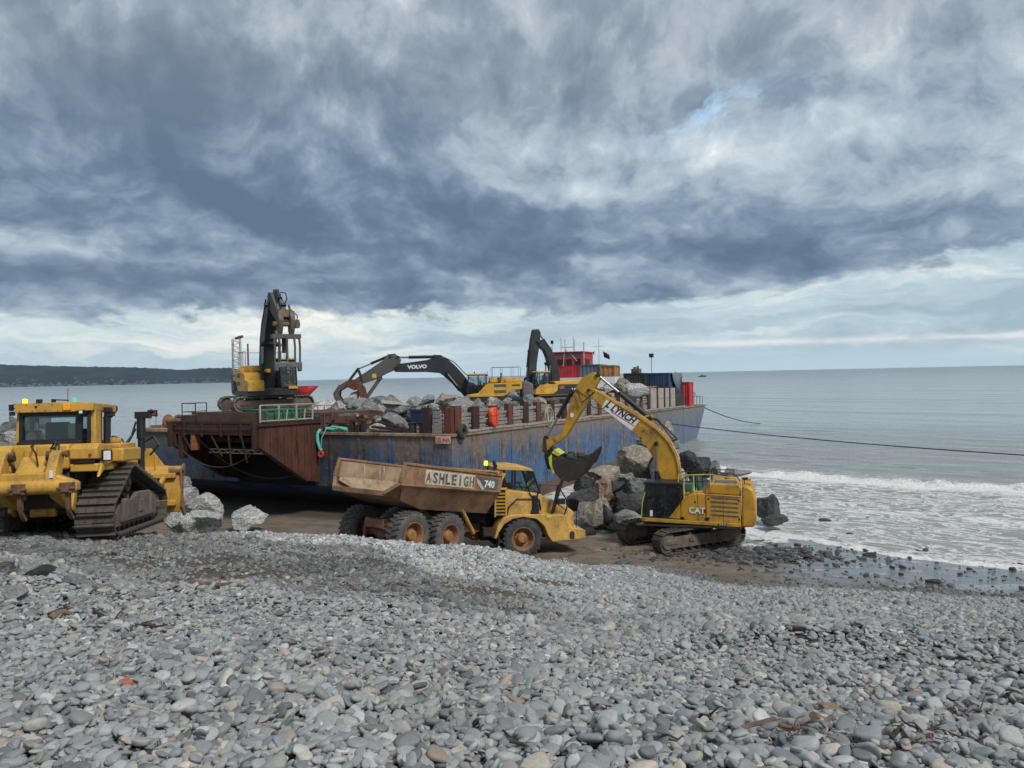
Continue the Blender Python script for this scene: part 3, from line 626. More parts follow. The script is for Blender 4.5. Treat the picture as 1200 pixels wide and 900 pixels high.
setc(t, b, 'Base Color', c); b.inputs['Roughness'].default_value = 1; b.inputs['Specular IOR Level'].default_value = 0
hme.materials.append(m); hill = bpy.data.objects.new('headland', hme); col.objects.link(hill); tag(hill, kind='structure')
town = MB()
for k in range(230):
    p = rr.choice([rr.normal(18, 14), rr.normal(60, 26), rr.normal(110, 20), rr.normal(185, 22), rr.normal(235, 26), rr.uniform(0, 300)])
    if not -60 < p < 305: continue
    fr = abs(rr.normal(0, .20)) + .04
    if fr > .62: continue
    hgt = max(8.0, CAM_Z + ((440.4-(p-600)*.021)-float(hill_top(p)))/900*HD)
    kk = fr*4.4; dd = HD + kk*260 - 60; zz = -2 + hgt*float(np.interp(kk, range(nr), rows))*dd/HD + 2
    xx = W(p, 400, HD).x*dd/HD; w_ = rr.uniform(8, 34); h_ = rr.uniform(1.0, 2.5)
    town.prism([(xx-w_/2, zz-8), (xx+w_/2, zz-8), (xx+w_/2, zz+h_*.7), (xx+w_*.4, zz+h_), (xx-w_*.4, zz+h_), (xx-w_/2, zz+h_*.7)], dd-60, dd-48)
m, t, b = newmat('pale_town_walls'); setc(t, b, 'Base Color', mix(t, tnoise(t, tcoord(t), .01, 3, .6).sm(.4, .6), (.085, .10, .12), (.20, .21, .22)))
tw = town.build('distant_houses', m, smooth=False); tag(tw, 'scatter of tiny pale houses along the foot of the far headland', 'houses', kind='stuff')

# the air: thin even haze
hz = MB().box(-17500, 6000, -60, 9800, -4, 400).build('haze', None, smooth=False); tag(hz, kind='stuff')
hm = bpy.data.materials.new('haze_air'); hm.use_nodes = True; hm.node_tree.nodes.clear(); ho = hm.node_tree.nodes.new('ShaderNodeOutputMaterial'); pv = hm.node_tree.nodes.new('ShaderNodeVolumePrincipled')
pv.inputs['Density'].default_value = 1.6e-5; pv.inputs['Color'].default_value = (.82, .90, 1.0, 1); hm.node_tree.links.new(pv.outputs[0], ho.inputs['Volume']); hz.data.materials.append(hm)
# ------------------------------------------------------------------ crawler tracks
def hull2(pts):
    pts = sorted(set((round(a, 5), round(b, 5)) for a, b in pts)); 
    def half(ps):
        h = []
        for p in ps:
            while len(h) > 1 and (h[-1][0]-h[-2][0])*(p[1]-h[-2][1])-(h[-1][1]-h[-2][1])*(p[0]-h[-2][0]) <= 0: h.pop()
            h.append(p)
        return h[:-1]
    return half(pts)+half(pts[::-1])
def track_path(circles, n):
    pts = []
    for cx, cz, r in circles: pts += [(cx+r*math.cos(2*math.pi*i/48), cz+r*math.sin(2*math.pi*i/48)) for i in range(48)]
    h = hull2(pts); L = [math.dist(h[i], h[(i+1) % len(h)]) for i in range(len(h))]; T = sum(L); out_ = []
    for k in range(n):
        d = T*k/n; i = 0
        while d > L[i]: d -= L[i]; i += 1
        a, b = h[i], h[(i+1) % len(h)]; f = d/L[i]
        out_.append((a[0]+(b[0]-a[0])*f, a[1]+(b[1]-a[1])*f))
    return out_, T/n
def make_track(root, yc, w, circles, n, mat, frame_mat, M=None, single=True, grouser=.06, side=1, sprocket=0, idler=1, low=.10, rollers=8, th=.05):
    """one crawler: shoes round the wheels, a frame, sprocket, idler and rollers; side = -1 for the machine's right"""
    M = M or Matrix.Identity(4)
    path, step = track_path(circles, n)
    sh = MB().box(-step*.47, step*.47, -w/2, w/2, -.012, th-.012); sh.box(-step*.47, -step*.30, -w/2+.004, w/2-.004, th-.012, th+grouser)
    sh.box(-step*.35, step*.35, -.09, .09, -.085, -.014)
    for sy in (-.22, .22): 
        for sx in (.0, .25): sh.tube((step*sx, w*sy, th-.013), (step*sx, w*sy, th+.012), .018, None, 6)
    me = sh.mesh('track_shoe', mat, False); big = MB(M)
    for k in range(n):
        a, b = path[k-1], path[(k+1) % n]; ang = math.atan2(b[1]-a[1], b[0]-a[0])
        m4 = Matrix.Translation((path[k][0], yc, path[k][1])) @ Matrix.Rotation(-ang, 4, 'Y') @ Matrix.Rotation(math.pi, 4, 'X')
        if single: inst(me, 'track_shoe', root, M @ m4)
        else: big.add([m4 @ v.co for v in me.vertices], [tuple(p.vertices) for p in me.polygons])
    if not single: big.build('track', mat, root, smooth=False)
    lo = circles[0] if True else None
    xs_ = [c[0] for c in circles]; x0, x1 = min(xs_), max(xs_); zc = min(c[1] for c in circles)
    f = MB(M)
    yo = yc+side*w*.34; yi = yc-side*w*.3
    f.prism([(x0+.15, zc-.30), (x1-.20, zc-.30), (x1-.10, zc-.02), (x1-.40, zc+.22), (x0+.40, zc+.26), (x0+.10, zc+.08)], yi, yo)
    f.box(x1-.55, x1+.05, yo-.06, yo+.03, zc-.09, zc+.09)
    f.box(x0+.9, x0+1.15, yo, yo+.05, zc-.06, zc+.10); f.box(x1-1.5, x1-1.2, yo, yo+.05, zc-.06, zc+.10)
    f.build('track_frame', frame_mat, root, .02)
    def wheel(cx, cz, r, nm, mt):
        q = MB(M); q.lathe([(.001, -.5*w*.55), (r*.62, -.5*w*.55), (r*.74, -.5*w*.42), (r*.92, -.5*w*.42), (r*.92, .5*w*.42), (r*.74, .5*w*.42), (r*.62, .5*w*.62), (.30*r, .5*w*.62), (.22*r, .5*w*.72), (.001, .5*w*.72)] if side > 0 else
                           [(.001, -.5*w*.72), (.22*r, -.5*w*.72), (.30*r, -.5*w*.62), (r*.62, -.5*w*.62), (r*.74, -.5*w*.42), (r*.92, -.5*w*.42), (r*.92, .5*w*.42), (r*.62, .5*w*.55), (.001, .5*w*.55)], (cx, yc, cz), 'y', 28)
        q.build(nm, mt, root)
    order_ = sorted(circles, key=lambda c: c[0])
    wheel(*circles[sprocket], 'sprocket', frame_mat); wheel(*circles[idler], 'idler_wheel', frame_mat)
    for c in circles[2:]: wheel(*c, 'idler_wheel', frame_mat)
    rb = MB(M)
    for k in range(rollers):
        x = x0+.45+(x1-x0-.9)*k/(rollers-1); rb.lathe([(.001, -w*.30), (.10, -w*.30), (.13, -w*.22), (.13, w*.22), (.10, w*.30), (.001, w*.30)], (x, yc, low+.13), 'y', 14)
    rb.build('track_rollers', M_dark, root)
    for x in (x0+(x1-x0)*.35, x0+(x1-x0)*.68):
        ur = MB(M)
        zt = zc + .30 if len(circles) < 3 else zc+.42
        ur.lathe([(.001, -w*.25), (.085, -w*.25), (.085, w*.25), (.001, w*.25)], (x, yc, zt), 'y', 14)
        ur.build('carrier_roller', frame_mat, root)

# ------------------------------------------------------------------ a seated operator
def operator(label, M, group=None, jacket=M_hiv, vest=M_redcl):
    root = thing('person', label, 'person', M.translation, M.to_3x3().normalized(), group)
    V = [(0, 0, .0), (.0, 0, .22), (0, 0, .44), (0, 0, .54), (.02, 0, .66),            # pelvis, waist, chest, neck, head
         (0, .19, .44), (.12, .24, .22), (.36, .17, .24), (.44, .16, .25), (0, -.19, .44), (.12, -.24, .22), (.36, -.17, .24), (.44, -.16, .25),
         (.04, .10, -.02), (.46, .13, .02), (.50, .13, -.38), (.62, .13, -.42), (.04, -.10, -.02), (.46, -.13, .02), (.50, -.13, -.38), (.62, -.13, -.42)]
    E_ = [(0, 1), (1, 2), (2, 3), (3, 4), (2, 5), (5, 6), (6, 7), (7, 8), (2, 9), (9, 10), (10, 11), (11, 12), (0, 13), (13, 14), (14, 15), (15, 16), (0, 17), (17, 18), (18, 19), (19, 20)]
    rad_ = [.15, .14, .17, .06, .105, .07, .055, .042, .04, .07, .055, .042, .04, .09, .07, .055, .045, .09, .07, .055, .045]
    me = bpy.data.meshes.new('body'); me.from_pydata(V, E_, []); o = bpy.data.objects.new('body', me); col.objects.link(o); o.parent = root; me.materials.append(jacket)
    sk = o.modifiers.new('skin', 'SKIN'); sk.use_smooth_shade = True
    for i, r in enumerate(rad_): me.skin_vertices[0].data[i].radius = (r, r)
    me.skin_vertices[0].data[0].use_root = True
    o.modifiers.new('sub', 'SUBSURF').levels = 1; o.modifiers['sub'].render_levels = 2
    q = MB(); q.lathe([(.001, -.02), (.075, .0), (.098, .06), (.104, .12), (.095, .19), (.06, .235), (.001, .25)], (.03, 0, .585), 'z', 16); q.build('face', M_skin, root, ang=80)
    q = MB(); q.lathe([(.001, .27), (.07, .255), (.112, .20), (.124, .14), (.124, .12), (.001, .12)], (.02, 0, .595), 'z', 16); q.box(.10, .17, -.07, .07, .715, .73); q.build('hard_hat', M_white, root, ang=50)
    q = MB(); q.prism([(-.17, .02), (.155, .02), (.19, .30), (.185, .46), (-.185, .46), (-.19, .2)], -.215, .215); q.build('vest', vest, root, .06)
    for s in (-1, 1):
        q = MB(); q.box(.42, .50, s*.165-.035, s*.165+.035, .23, .27)
        for k in range(4): q.tube((.49, s*.165-.03+.02*k, .25), (.55, s*.165-.03+.02*k, .225), .009, None, 6)
        q.tube((.44, s*.13, .25), (.49, s*.11, .25), .010, None, 6); q.build('hand', M_skin, root, .008)
    return root

def cylinder(root, p, q, r, rr_, split=.55, mat=M_black, y=0.0):
    """hydraulic cylinder from p (barrel end) to q (rod end) in the x-z plane at side offset y"""
    p = Vector((p[0], y, p[1])); q = Vector((q[0], y, q[1])); m_ = p.lerp(q, split)
    b = MB(); b.tube(p, m_, r, None, 14); b.tube(m_-(q-p).normalized()*.06, m_, r*1.15, None, 14); b.tube(p+Vector((0, -r*1.3, 0)), p+Vector((0, r*1.3, 0)), r*.9, None, 10); c = b.build('cylinder_barrel', mat, root)
    b = MB(); b.tube(m_, q, rr_, None, 12); b.build('cylinder_rod', M_chrome, c)
    b = MB(); b.tube(q+Vector((0, -r*1.3, 0)), q+Vector((0, r*1.3, 0)), rr_*1.9, None, 12); b.build('rod_eye', M_black, c)
def pins(root, pts, y, r, mat=M_rustp):
    for x, z in pts: MB().tube((x, -y, z), (x, y, z), r, None, 14).build('pivot_pin', mat, root)
def handrail(root, pts, r=.02, mat=M_black, posts=None, name='handrail'):
    b = MB(); b.pipe(pts, r, 6)
    for p, q in (posts or []): b.tube(p, q, r, None, 6)
    return b.build(name, mat, root)

# ------------------------------------------------------------------ yellow excavator with the sign on its boom
def origin(M, loc): return Matrix.Translation(loc) @ M.to_4x4()
loc = Vector((8.3, 37.0, .05)); EX = thing('excavator', 'yellow tracked excavator with lettered boom raised over the wet sand, bucket beside the barge', 'excavator', loc, frame(163))
MT = Matrix.Translation((.32, -.25, 0)) @ Matrix.Rotation(R(207-163), 4, 'Z')
for s in (1, -1): make_track(EX, s*1.40, .64, [(-2.02, .56, .50), (2.02, .56, .50)], 48, M_track, M_tframe, MT, True, .03, s, 0, 1)
b = MB(MT); b.box(-1.0, 1.0, -1.1, 1.1, .48, .80); b.prism([(-1.5, .45), (-.6, .75), (.6, .75), (1.5, .45)], -.35, .35); b.tube((0, 0, .8), (0, 0, 1.13), .72, None, 28); b.build('undercarriage', M_dark, EX, .03)
b = MB(); b.box(-2.55, 1.95, -1.5, 1.48, 1.14, 1.24); b.build('revolving_frame', M_dark, EX, .02)
parts(lambda y: MB().prism([(1.98, 1.37), (-2.52, 1.24), (-2.52, 1.40), (1.98, 1.55)], y, y+.1), (1.40, -1.50), 'side_skirt', M_cat, EX, bevel=.02)
b = MB(); b.prism([(.72, 1.56), (-.98, 1.41), (-.98, 2.70), (-.82, 2.74), (-.35, 2.70), (.02, 2.52), (.10, 2.35)], .55, 1.46)
b.prism([(.9, 1.42), (-.98, 1.41), (-.98, 2.5), (.9, 2.35)], -1.46, -.50); sp = b.build('side_panel', M_cat, EX, .03)
b = MB(); b.prism([(-.985, 1.41), (-2.52, 1.40), (-2.52, 2.66), (-.985, 2.72)], -1.46, 1.462); b.build('engine_door', M_cat, EX, .02)
b = MB(); b.prism([(-.90, 2.72), (-2.52, 2.67), (-2.56, 3.08), (-2.3, 3.17), (-1.25, 3.20), (-1.08, 3.12)], -1.36, 1.38); b.build('engine_hood', M_cat, EX, .06)
b = MB(); b.prism([(-2.54, 1.22), (-3.12, 1.27), (-3.20, 1.6), (-3.20, 2.45), (-3.08, 2.95), (-2.85, 3.10), (-2.58, 3.12)], -1.44, 1.47); cw = b.build('counterweight', M_cat, EX, .10, seg=3)
b = MB(); b.box(-3.215, -3.195, -.3, 1.25, 1.75, 2.45); b.build('white_decal', M_white, cw)
parts(lambda y: MB().box(-3.0, -2.75, y, y+.3, 3.1, 3.2), (-.9, .6), 'lifting_lug', M_cat, cw, bevel=.02)
for k in range(5):   # louvre bands
    z = 1.72+k*.20; s = MB(); s.prism([(-1.20, z), (-2.42, z-.05), (-2.42, z+.03), (-1.20, z+.085)], 1.46, 1.468); lo_ = s.build('louvre', M_gprint, EX)
for x in (.10, -1.02):
    s = MB(); s.box(x-.09, x+.09, 1.462, 1.475, 1.50, 1.63); s.build('access_hole', M_black, EX)
s = MB(); s.box(-1.9, -1.5, 1.497, 1.505, 1.29, 1.38); s.build('model_plate', M_blk, EX); text('352', M_white, EX, (-1.55, 1.507, 1.305), (-1, 0, 0), (0, 0, 1), .09, .3)
b = MB(); b.tube((-.93, 1.463, 1.96), (-.93, 1.470, 1.96), .17, None, 3); b.build('red_triangle', M_redl, EX)
text('CAT', M_blk, EX, (-.20, 1.470, 1.80), (-1, 0, -.03), (0, 0, 1), .44, .78, 'maker_lettering', .02); text('CAT', M_white, EX, (-.215, 1.476, 1.825), (-1, 0, -.03), (0, 0, 1), .40, .74, 'maker_lettering', .012)
b = MB()
for p, q in (((-.62, 1.475), (-.62, 2.72)), ((-.98, 1.42), (-.98, 2.70)), ((-1.75, 1.44), (-1.75, 2.68)), ((-.2, 2.62), (.55, 1.62))):
    b.beam((p[0], 1.464, p[1]), (q[0], 1.464, q[1]), .014, .012, (0, 1, 0))
b.beam((-2.50, 1.466, 2.60), (-1.02, 1.466, 2.66), .014, .012, (0, 1, 0)); b.build('panel_seams', M_black, sp)
for x, z in ((-.70, 1.9), (-1.10, 1.6), (-1.10, 2.5), (-2.45, 1.6), (-2.45, 2.45), (-.5, 2.35)): MB().box(x-.03, x+.03, 1.462, 1.478, z-.045, z+.045).build('latch', M_black, sp)
b = MB(); b.box(-2.35, -1.35, .3, 1.0, 3.165, 3.215); b.box(-1.28, -1.12, -.9, .9, 3.12, 3.2); b.tube((-1.9, -.5, 3.15), (-1.9, -.5, 3.30), .10, None, 14); b.build('hood_grille', M_gprint, EX, .01)
# cab
def cab(root, x0, x1, y0, y1, z0, z1, slope, body, roof, glass, rake=.35, door=True, frame_w=.07, low=.32):
    """cab from x0 (rear) to x1 (front) with a front that leans back by rake at the top"""
    P0 = [(x0, z0), (x1, z0), (x1, z0+.55), (x1-rake, z1-.12), (x0, z1-.12)]
    g = MB(); g.prism([(x0+.03, z0+low), (x1-.03, z0+low), (x1-.03, z0+.55), (x1-rake-.03, z1-.14), (x0+.03, z1-.14)], y0+.02, y1-.02)
    c = MB(); c.box(x0, x1, y0, y1, z0, z0+low*.9); cb = c.build('cab', body, root, .02)
    g.build('cab_glass', glass, cb, smooth=False)
    p = MB()
    for yy in (y0, y1):
        yo = yy - .03*(1 if yy > (y0+y1)/2 else -1)
        def seg_(a, b_): p.beam((a[0], yo, a[1]), (b_[0], yo, b_[1]), frame_w, frame_w, (0, 1, 0))
        seg_((x0+.03, z0), (x0+.03, z1-.1)); seg_((x1-.03, z0), (x1-.03, z0+.55)); seg_((x1-.03, z0+.55), (x1-rake, z1-.1)); seg_((x0+(x1-x0)*.42, z0), (x0+(x1-x0)*.42, z1-.1)); seg_((x0, z1-.13), (x1-rake, z1-.13)); seg_((x0, z0+low), (x1, z0+low))
    p.beam((x0+.03, y0, z1-.13), (x0+.03, y1, z1-.13), frame_w); p.beam((x1-rake, y0, z1-.13), (x1-rake, y1, z1-.13), frame_w); p.beam((x1-.03, y0, z0+.5), (x1-.03, y1, z0+.5), frame_w*.7)
    p.build('cab_frame', body, cb, .01)
    r_ = MB(); r_.prism([(x0-.04, z1-.11), (x1-rake+.08, z1-.11), (x1-rake+.12, z1-.03), (x1-rake-.05, z1+.03), (x0+.05, z1+.03), (x0-.04, z1-.03)], y0-.02, y1+.02); r_.build('cab_roof', roof, cb, .03)
    s_ = MB(); s_.box(x0+.25, x0+.75, (y0+y1)/2-.25, (y0+y1)/2+.25, z0+.30, z0+.52); s_.box(x0+.15, x0+.30, (y0+y1)/2-.25, (y0+y1)/2+.25, z0+.5, z0+1.15); s_.build('seat', M_seat, cb, .04)
    parts(lambda y: MB().box(x1-.62, x1-.42, (y0+y1)/2+y, (y0+y1)/2+y+.12, z0+.3, z0+.75), (-.4, .28), 'control_console', M_black, cb, bevel=.02)
    return cb
cb = cab(EX, .12, 1.95, .42, 1.46, 1.42, 3.20, .3, M_black, M_black, M_glassd, .18, frame_w=.06, low=.10)
b = MB(); b.pipe([(1.99, 1.44, 1.45), (1.93, 1.44, 2.2), (1.80, 1.44, 2.75)], .03); b.build('grab_bar', M_limey, cb)
b = MB(); b.box(1.45, 1.58, 1.47, 1.475, 1.62, 1.90); b.build('sticker', M_white, cb)
operator('excavator operator in a green vest seated behind the dark cab glass', origin(frame(163), loc+frame(163) @ Vector((.55, .94, 1.95))), None, M_vdark, M_green)
# boom, stick, bucket: outlines in the plane of the arm
BW = .34
boomP = [(.20, 1.85), (.23, 3.1), (.25, 3.66), (.36, 4.30), (.66, 4.98), (1.22, 5.60), (1.86, 6.12), (3.15, 6.90), (4.07, 7.46), (4.46, 7.66), (4.72, 7.61), (4.60, 7.30), (4.0, 6.75), (2.58, 5.60), (1.89, 4.89), (1.53, 4.27), (1.14, 3.11), (.85, 1.95), (.55, 1.65)]
b = MB(); b.prism(boomP, -BW, BW); boom = b.build('boom', M_cat, EX, .03)
b = MB(); b.prism([(3.74, 7.08), (3.98, 6.70), (2.52, 5.56), (2.13, 6.06)], BW+.001, BW+.012); sg = b.build('sign_panel', M_white, boom)
du = Vector((2.13-3.74, 0, 6.06-7.08)).normalized(); dv = Vector((du.z*-1, 0, du.x)).normalized()
dv = dv if dv.z > 0 else -dv
so = Vector((3.555, BW+.014, 6.585)); text('LYNCH', M_blk, sg, so, du, dv, .46, 1.36, 'lettering', .018, .25)
text('L', M_blk, sg, so-du*.30+dv*.02, du, dv, .50, .20, 'lettering', .02, .25)
s = MB(); a0 = so+du*.08-dv*.085; a1 = a0+du*1.32; s.prism([(a0.x, a0.z), (a1.x, a1.z), ((a1+dv*.042).x, (a1+dv*.042).z), ((a0+dv*.042).x, (a0+dv*.042).z)], BW+.012, BW+.016); s.build('red_stripe', M_red, sg)
b = MB()
for pth in ([(.28, 3.2), (.30, 3.8), (.42, 4.4), (.74, 5.05), (1.30, 5.68), (2.0, 6.2), (3.2, 6.93)], [(.34, 3.1), (.36, 3.8), (.50, 4.4), (.82, 5.0), (1.36, 5.58), (2.1, 6.12), (3.3, 6.85)]):
    for y in (BW-.02, BW+.05): b.pipe([(x-.04, y, z+.04) for x, z in pth], .022)
b.build('hydraulic_lines', M_catd, boom)
b = MB(); b.pipe([(1.9, .12, 6.2), (1.3, .2, 6.1), (.85, .25, 5.65), (.55, .3, 5.35), (.35, .32, 5.15), (.62, .34, 5.05)], .045); b.pipe([(1.9, -.12, 6.2), (1.3, -.1, 6.0), (.9, -.1, 5.5), (.6, -.1, 5.1)], .04)
b.pipe([(4.3, .36, 7.5), (4.7, .42, 7.15), (4.95, .40, 6.95), (5.1, .36, 7.3), (5.2, .36, 7.6)], .028); b.pipe([(3.5, .36, 7.05), (3.9, .42, 6.65), (4.4, .4, 6.7), (4.6, .36, 7.0)], .022); b.build('hoses', M_hose, boom)
pins(boom, [(1.35, 4.93), (.55, 1.85)], .42, .11, M_black); pins(boom, [(2.1, 5.2), (1.95, 5.55)], .36, .05, M_dark)
for y in (.46, -.46): cylinder(EX, (1.35, 1.75), (1.35, 4.93), .10, .055, .58, M_black, y)
cylinder(EX, (1.66, 6.14), (4.19, 8.28), .13, .07, .60)
b = MB(); b.prism([(1.45, 5.75), (1.55, 6.25), (1.8, 6.3), (2.1, 6.2)], -.16, .16); b.build('cylinder_bracket', M_cat, boom)
stickP = [(7.10, 4.90), (6.93, 5.05), (6.20, 5.32), (5.98, 5.60), (5.72, 6.55), (5.28, 7.70), (5.0, 8.10), (4.75, 8.28), (4.31, 8.42), (4.12, 8.30), (4.22, 8.02), (4.60, 7.43), (4.62, 7.10), (4.80, 6.80), (5.09, 6.40), (5.80, 5.32), (6.25, 4.95), (6.60, 4.72), (6.95, 4.42), (7.10, 4.45)]
b = MB(); b.prism(stickP, -.24, .24); st = b.build('stick', M_cat, EX, .025)
b = MB(); b.prism([(4.05, 8.15), (4.38, 8.45), (5.0, 8.15), (5.3, 7.6), (4.6, 7.2)], .24, .29); b.prism([(4.05, 8.15), (4.38, 8.45), (5.0, 8.15), (5.3, 7.6), (4.6, 7.2)], -.29, -.24); b.build('stick_cheek', M_cat, st, .01)
b = MB(); b.box(5.42, 5.58, .241, .248, 6.22, 6.42); b.build('sticker', M_white, st)
pins(st, [(4.62, 7.55), (4.19, 8.28), (6.95, 4.58), (5.5, 7.50)], .36, .09, M_dark)
cylinder(EX, (5.52, 7.52), (6.92, 5.16), .105, .06, .56)
parts(lambda y: MB().beam((6.95, y, 5.15), (6.88, y, 4.35), .16, .07, (0, 1, 0)), (.28, -.28), 'link', M_dark, EX, bevel=.01)
b = MB(); b.prism([(7.0, 4.62), (6.55, 4.72), (6.35, 4.45), (6.45, 3.9), (6.62, 3.55), (6.85, 3.62), (6.98, 4.1)], -.22, .22); b.build('quick_hitch', M_black, EX, .03)
bk = MB(); prof = [(6.40, 4.30), (6.42, 3.85), (6.28, 3.45), (6.0, 3.16), (5.6, 3.06), (5.2, 3.18), (4.85, 3.50), (4.60, 3.90), (4.36, 4.45)]
inner = [(x+(5.5-x)*.09, z+(4.1-z)*.09) for x, z in prof]
bk.prism(prof+inner[::-1], -.80, .80)
for y in (.80, -.86): bk.prism(prof+[(4.9, 4.25), (5.5, 4.12), (6.1, 4.28)], y, y+.06)
bucket = bk.build('bucket', M_dark, EX, .01)
for k in range(5): y = -.72+k*.36; MB().prism([(4.36, 4.50), (4.62, 3.95), (4.50, 3.85), (4.28, 4.35), (4.20, 4.72)], y-.07, y+.07).build('bucket_tooth', M_dark, bucket, .01)
b = MB(); b.prism([(6.46, 4.42), (6.40, 3.9), (6.22, 3.5), (6.42, 3.45), (6.58, 3.9), (6.62, 4.25)], .25, .84); b.prism([(6.46, 4.48), (6.1, 4.30), (5.95, 4.42), (6.3, 4.66)], -.1, .84); b.build('hitch_guard', M_limey, bucket, .02)
rk = random.Random(5); b = MB(origin(frame(163), loc))
for k in range(16): x, z, y = rk.uniform(4.8, 6.1), rk.uniform(3.9, 4.33), rk.uniform(-.7, .7); r = rk.uniform(.12, .24); b.lathe([(.001, -r*.6), (r*.8, -r*.5), (r, 0), (r*.7, r*.6), (.001, r*.7)], (x, y, z), 'z', 6)
tag(b.build('rubble_load', M_rdark, None, smooth=False), 'dark wet rubble heaped in the raised bucket of the yellow excavator', 'rubble')
# deck rails
for y in (1.42, .1):
    handrail(EX, [(.25, y, 3.0), (.25, y, 3.55), (-1.2, y, 3.62), (-2.3, y, 3.45), (-2.5, y, 3.15)], .028, M_black if y < 1 else M_rail, [((-.45, y, 2.7), (-.45, y, 3.58)), ((-1.2, y, 3.1), (-1.2, y, 3.62)), ((.0, y, 2.5), (.0, y, 3.55))])
handrail(EX, [(.25, 1.42, 3.25), (-1.2, 1.42, 3.33)], .02, M_black); handrail(EX, [(.05, -1.4, 2.4), (.05, -1.4, 3.5), (-2.2, -1.4, 3.5), (-2.2, -1.4, 3.1)], .025, M_black, [((-.7, -1.4, 2.6), (-.7, -1.4, 3.5)), ((-1.4, -1.4, 3.1), (-1.4, -1.4, 3.5))])
b = MB(); b.box(-.35, .0, .6, .9, 2.7, 3.1); b.tube((-.6, .3, 2.7), (-.6, .3, 3.35), .07, None, 10); b.build('air_intake', M_green, EX, .02)
b = MB(); b.tube((-2.7, .9, 3.1), (-2.7, .9, 3.34), .02); b.box(-2.85, -2.6, .8, 1.0, 3.34, 3.44); b.build('rear_camera', M_black, EX, .01)

# ------------------------------------------------------------------ articulated dump truck
loc = Vector((-2.0, 35.5, .18)); DT = thing('dump_truck', 'mustard articulated dump truck with a dusty lettered tipping body, behind the shingle bank', 'dump truck', loc, (0, 0, 0))
MR = frame(53, -11).to_4x4(); MK = frame(18, -2).to_4x4()
def wheel(root, M, x, y, z, r=.935, w=.72, s=1, mat=M_tyre):
    """tyre with lugs, rim and hub; s = +1 when the dished face looks to +y"""
    t_ = MB(M); pr = [(.50, -w*.42), (.60, -w*.5), (r*.80, -w*.5), (r*.93, -w*.44), (r*.965, -w*.38), (r*.965, w*.38), (r*.93, w*.44), (r*.80, w*.5), (.60, w*.5), (.50, w*.42)]
    t_.lathe(pr, (x, y, z), 'y', 48); ty = t_.build('tyre', mat, root, ang=50)
    lg = MB(M)
    for k in range(26):
        for sd in (-1, 1):
            a = 2*math.pi*(k+.25*sd)/26; a2 = a+.10*1
            p = Vector((x+r*.972*math.cos(a), y+sd*w*.45, z+r*.972*math.sin(a))); q = Vector((x+r*.975*math.cos(a2), y+sd*w*.03, z+r*.975*math.sin(a2)))
            lg.beam(p, q, .085, .075, (math.cos(a), 0, math.sin(a)))
    lg.build('tread_lugs', mat, ty, smooth=False)
    rm = MB(M); rm.lathe([(.51, s*w*.40), (.545, s*w*.46), (.50, s*w*.46), (.44, s*w*.34), (.41, s*w*.12), (.34, s*w*.05), (.001, s*w*.05)], (x, y, z), 'y', 36); ri = rm.build('rim', M_rim, ty)
    hb = MB(M); hb.lathe([(.33, s*w*.05), (.31, s*w*.12), (.25, s*w*.14), (.22, s*w*.34), (.17, s*w*.40), (.001, s*w*.41)], (x, y, z), 'y', 24); hb.build('hub', M_hub, ty)
    nb = MB(M)
    for k in range(12): a = k*math.pi/6; nb.tube((x+.28*math.cos(a), y+s*w*.12, z+.28*math.sin(a)), (x+.28*math.cos(a), y+s*w*.17, z+.28*math.sin(a)), .022, None, 6)
    nb.build('wheel_nuts', M_rustp, ty)
for x in (-5.80, -3.6):
    for s in (-1, 1): wheel(DT, MR, x, s*1.36, .935, s=s, mat=M_tyred)
for s in (-1, 1): wheel(DT, MK, 1.9, s*1.36, .935, s=s)
b = MB(MR); b.box(-6.4, -.3, -.55, -.35, 1.05, 1.45); b.box(-6.4, -.3, .35, .55, 1.05, 1.45)
for x in (-6.3, -4.6, -2.3, -.6): b.box(x-.12, x+.12, -.55, .55, 1.08, 1.42)
b.box(-.5, .25, -.3, .3, .75, 1.5); b.tube((0, 0, .65), (0, 0, 1.6), .22, None, 16); b.build('rear_frame', M_rim, DT, .02)
for x in (-5.80, -3.6):
    b = MB(MR); b.tube((x, -1.1, .935), (x, 1.1, .935), .19, None, 14); b.lathe([(.001, -.32), (.30, -.2), (.36, 0), (.30, .2), (.001, .32)], (x, 0, .935), 'x', 16)
    for y in (-.8, .8): b.beam((x, y, .93), (x+.95 if x < -5 else x-.95, y, 1.1), .16, .2)
    b.build('axle', M_rim, DT, .01)
b = MB(MR); b.tube((-6.15, -.75, .55), (-6.15, .75, .55), .05); b.tube((-6.15, -.75, 1.15), (-6.15, .75, 1.15), .05); b.box(-6.2, -6.08, -.8, -.68, .45, 1.3); b.box(-6.2, -6.08, .68, .8, .45, 1.3); b.build('rear_guard', M_rim, DT, .01)
# tipping body: side walls with the lettered rim band, floor and tail chute
def sheet(b, pts, th=.07):
    a, bb, c = Vector(pts[0]), Vector(pts[1]), Vector(pts[2]); n_ = (bb-a).cross(c-a).normalized()*th; k = len(pts)
    b.add([Vector(p) for p in pts]+[Vector(p)+n_ for p in pts], [tuple(range(k)), tuple(range(2*k-1, k-1, -1))]+[(i, (i+1) % k, k+(i+1) % k, k+i) for i in range(k)])
tb = MB(MR)
for s in (-1, 1):
    rim = [(-7.18, 2.98), (-7.05, 3.55), (-6.85, 3.68), (-.85, 3.68), (-.75, 3.40), (-.84, 2.92), (-7.0, 2.80)]
    sheet(tb, [(x, s*1.86, z) for x, z in (rim if s > 0 else rim[::-1])], .07)
    low_ = [(-7.0, s*1.86, 2.84), (-.84, s*1.86, 2.96), (-.95, s*1.30, 1.98), (-5.3, s*1.30, 1.98), (-6.6, s*1.45, 2.28)]
    sheet(tb, low_ if s > 0 else low_[::-1], .06)
    rl_ = MB(MR)
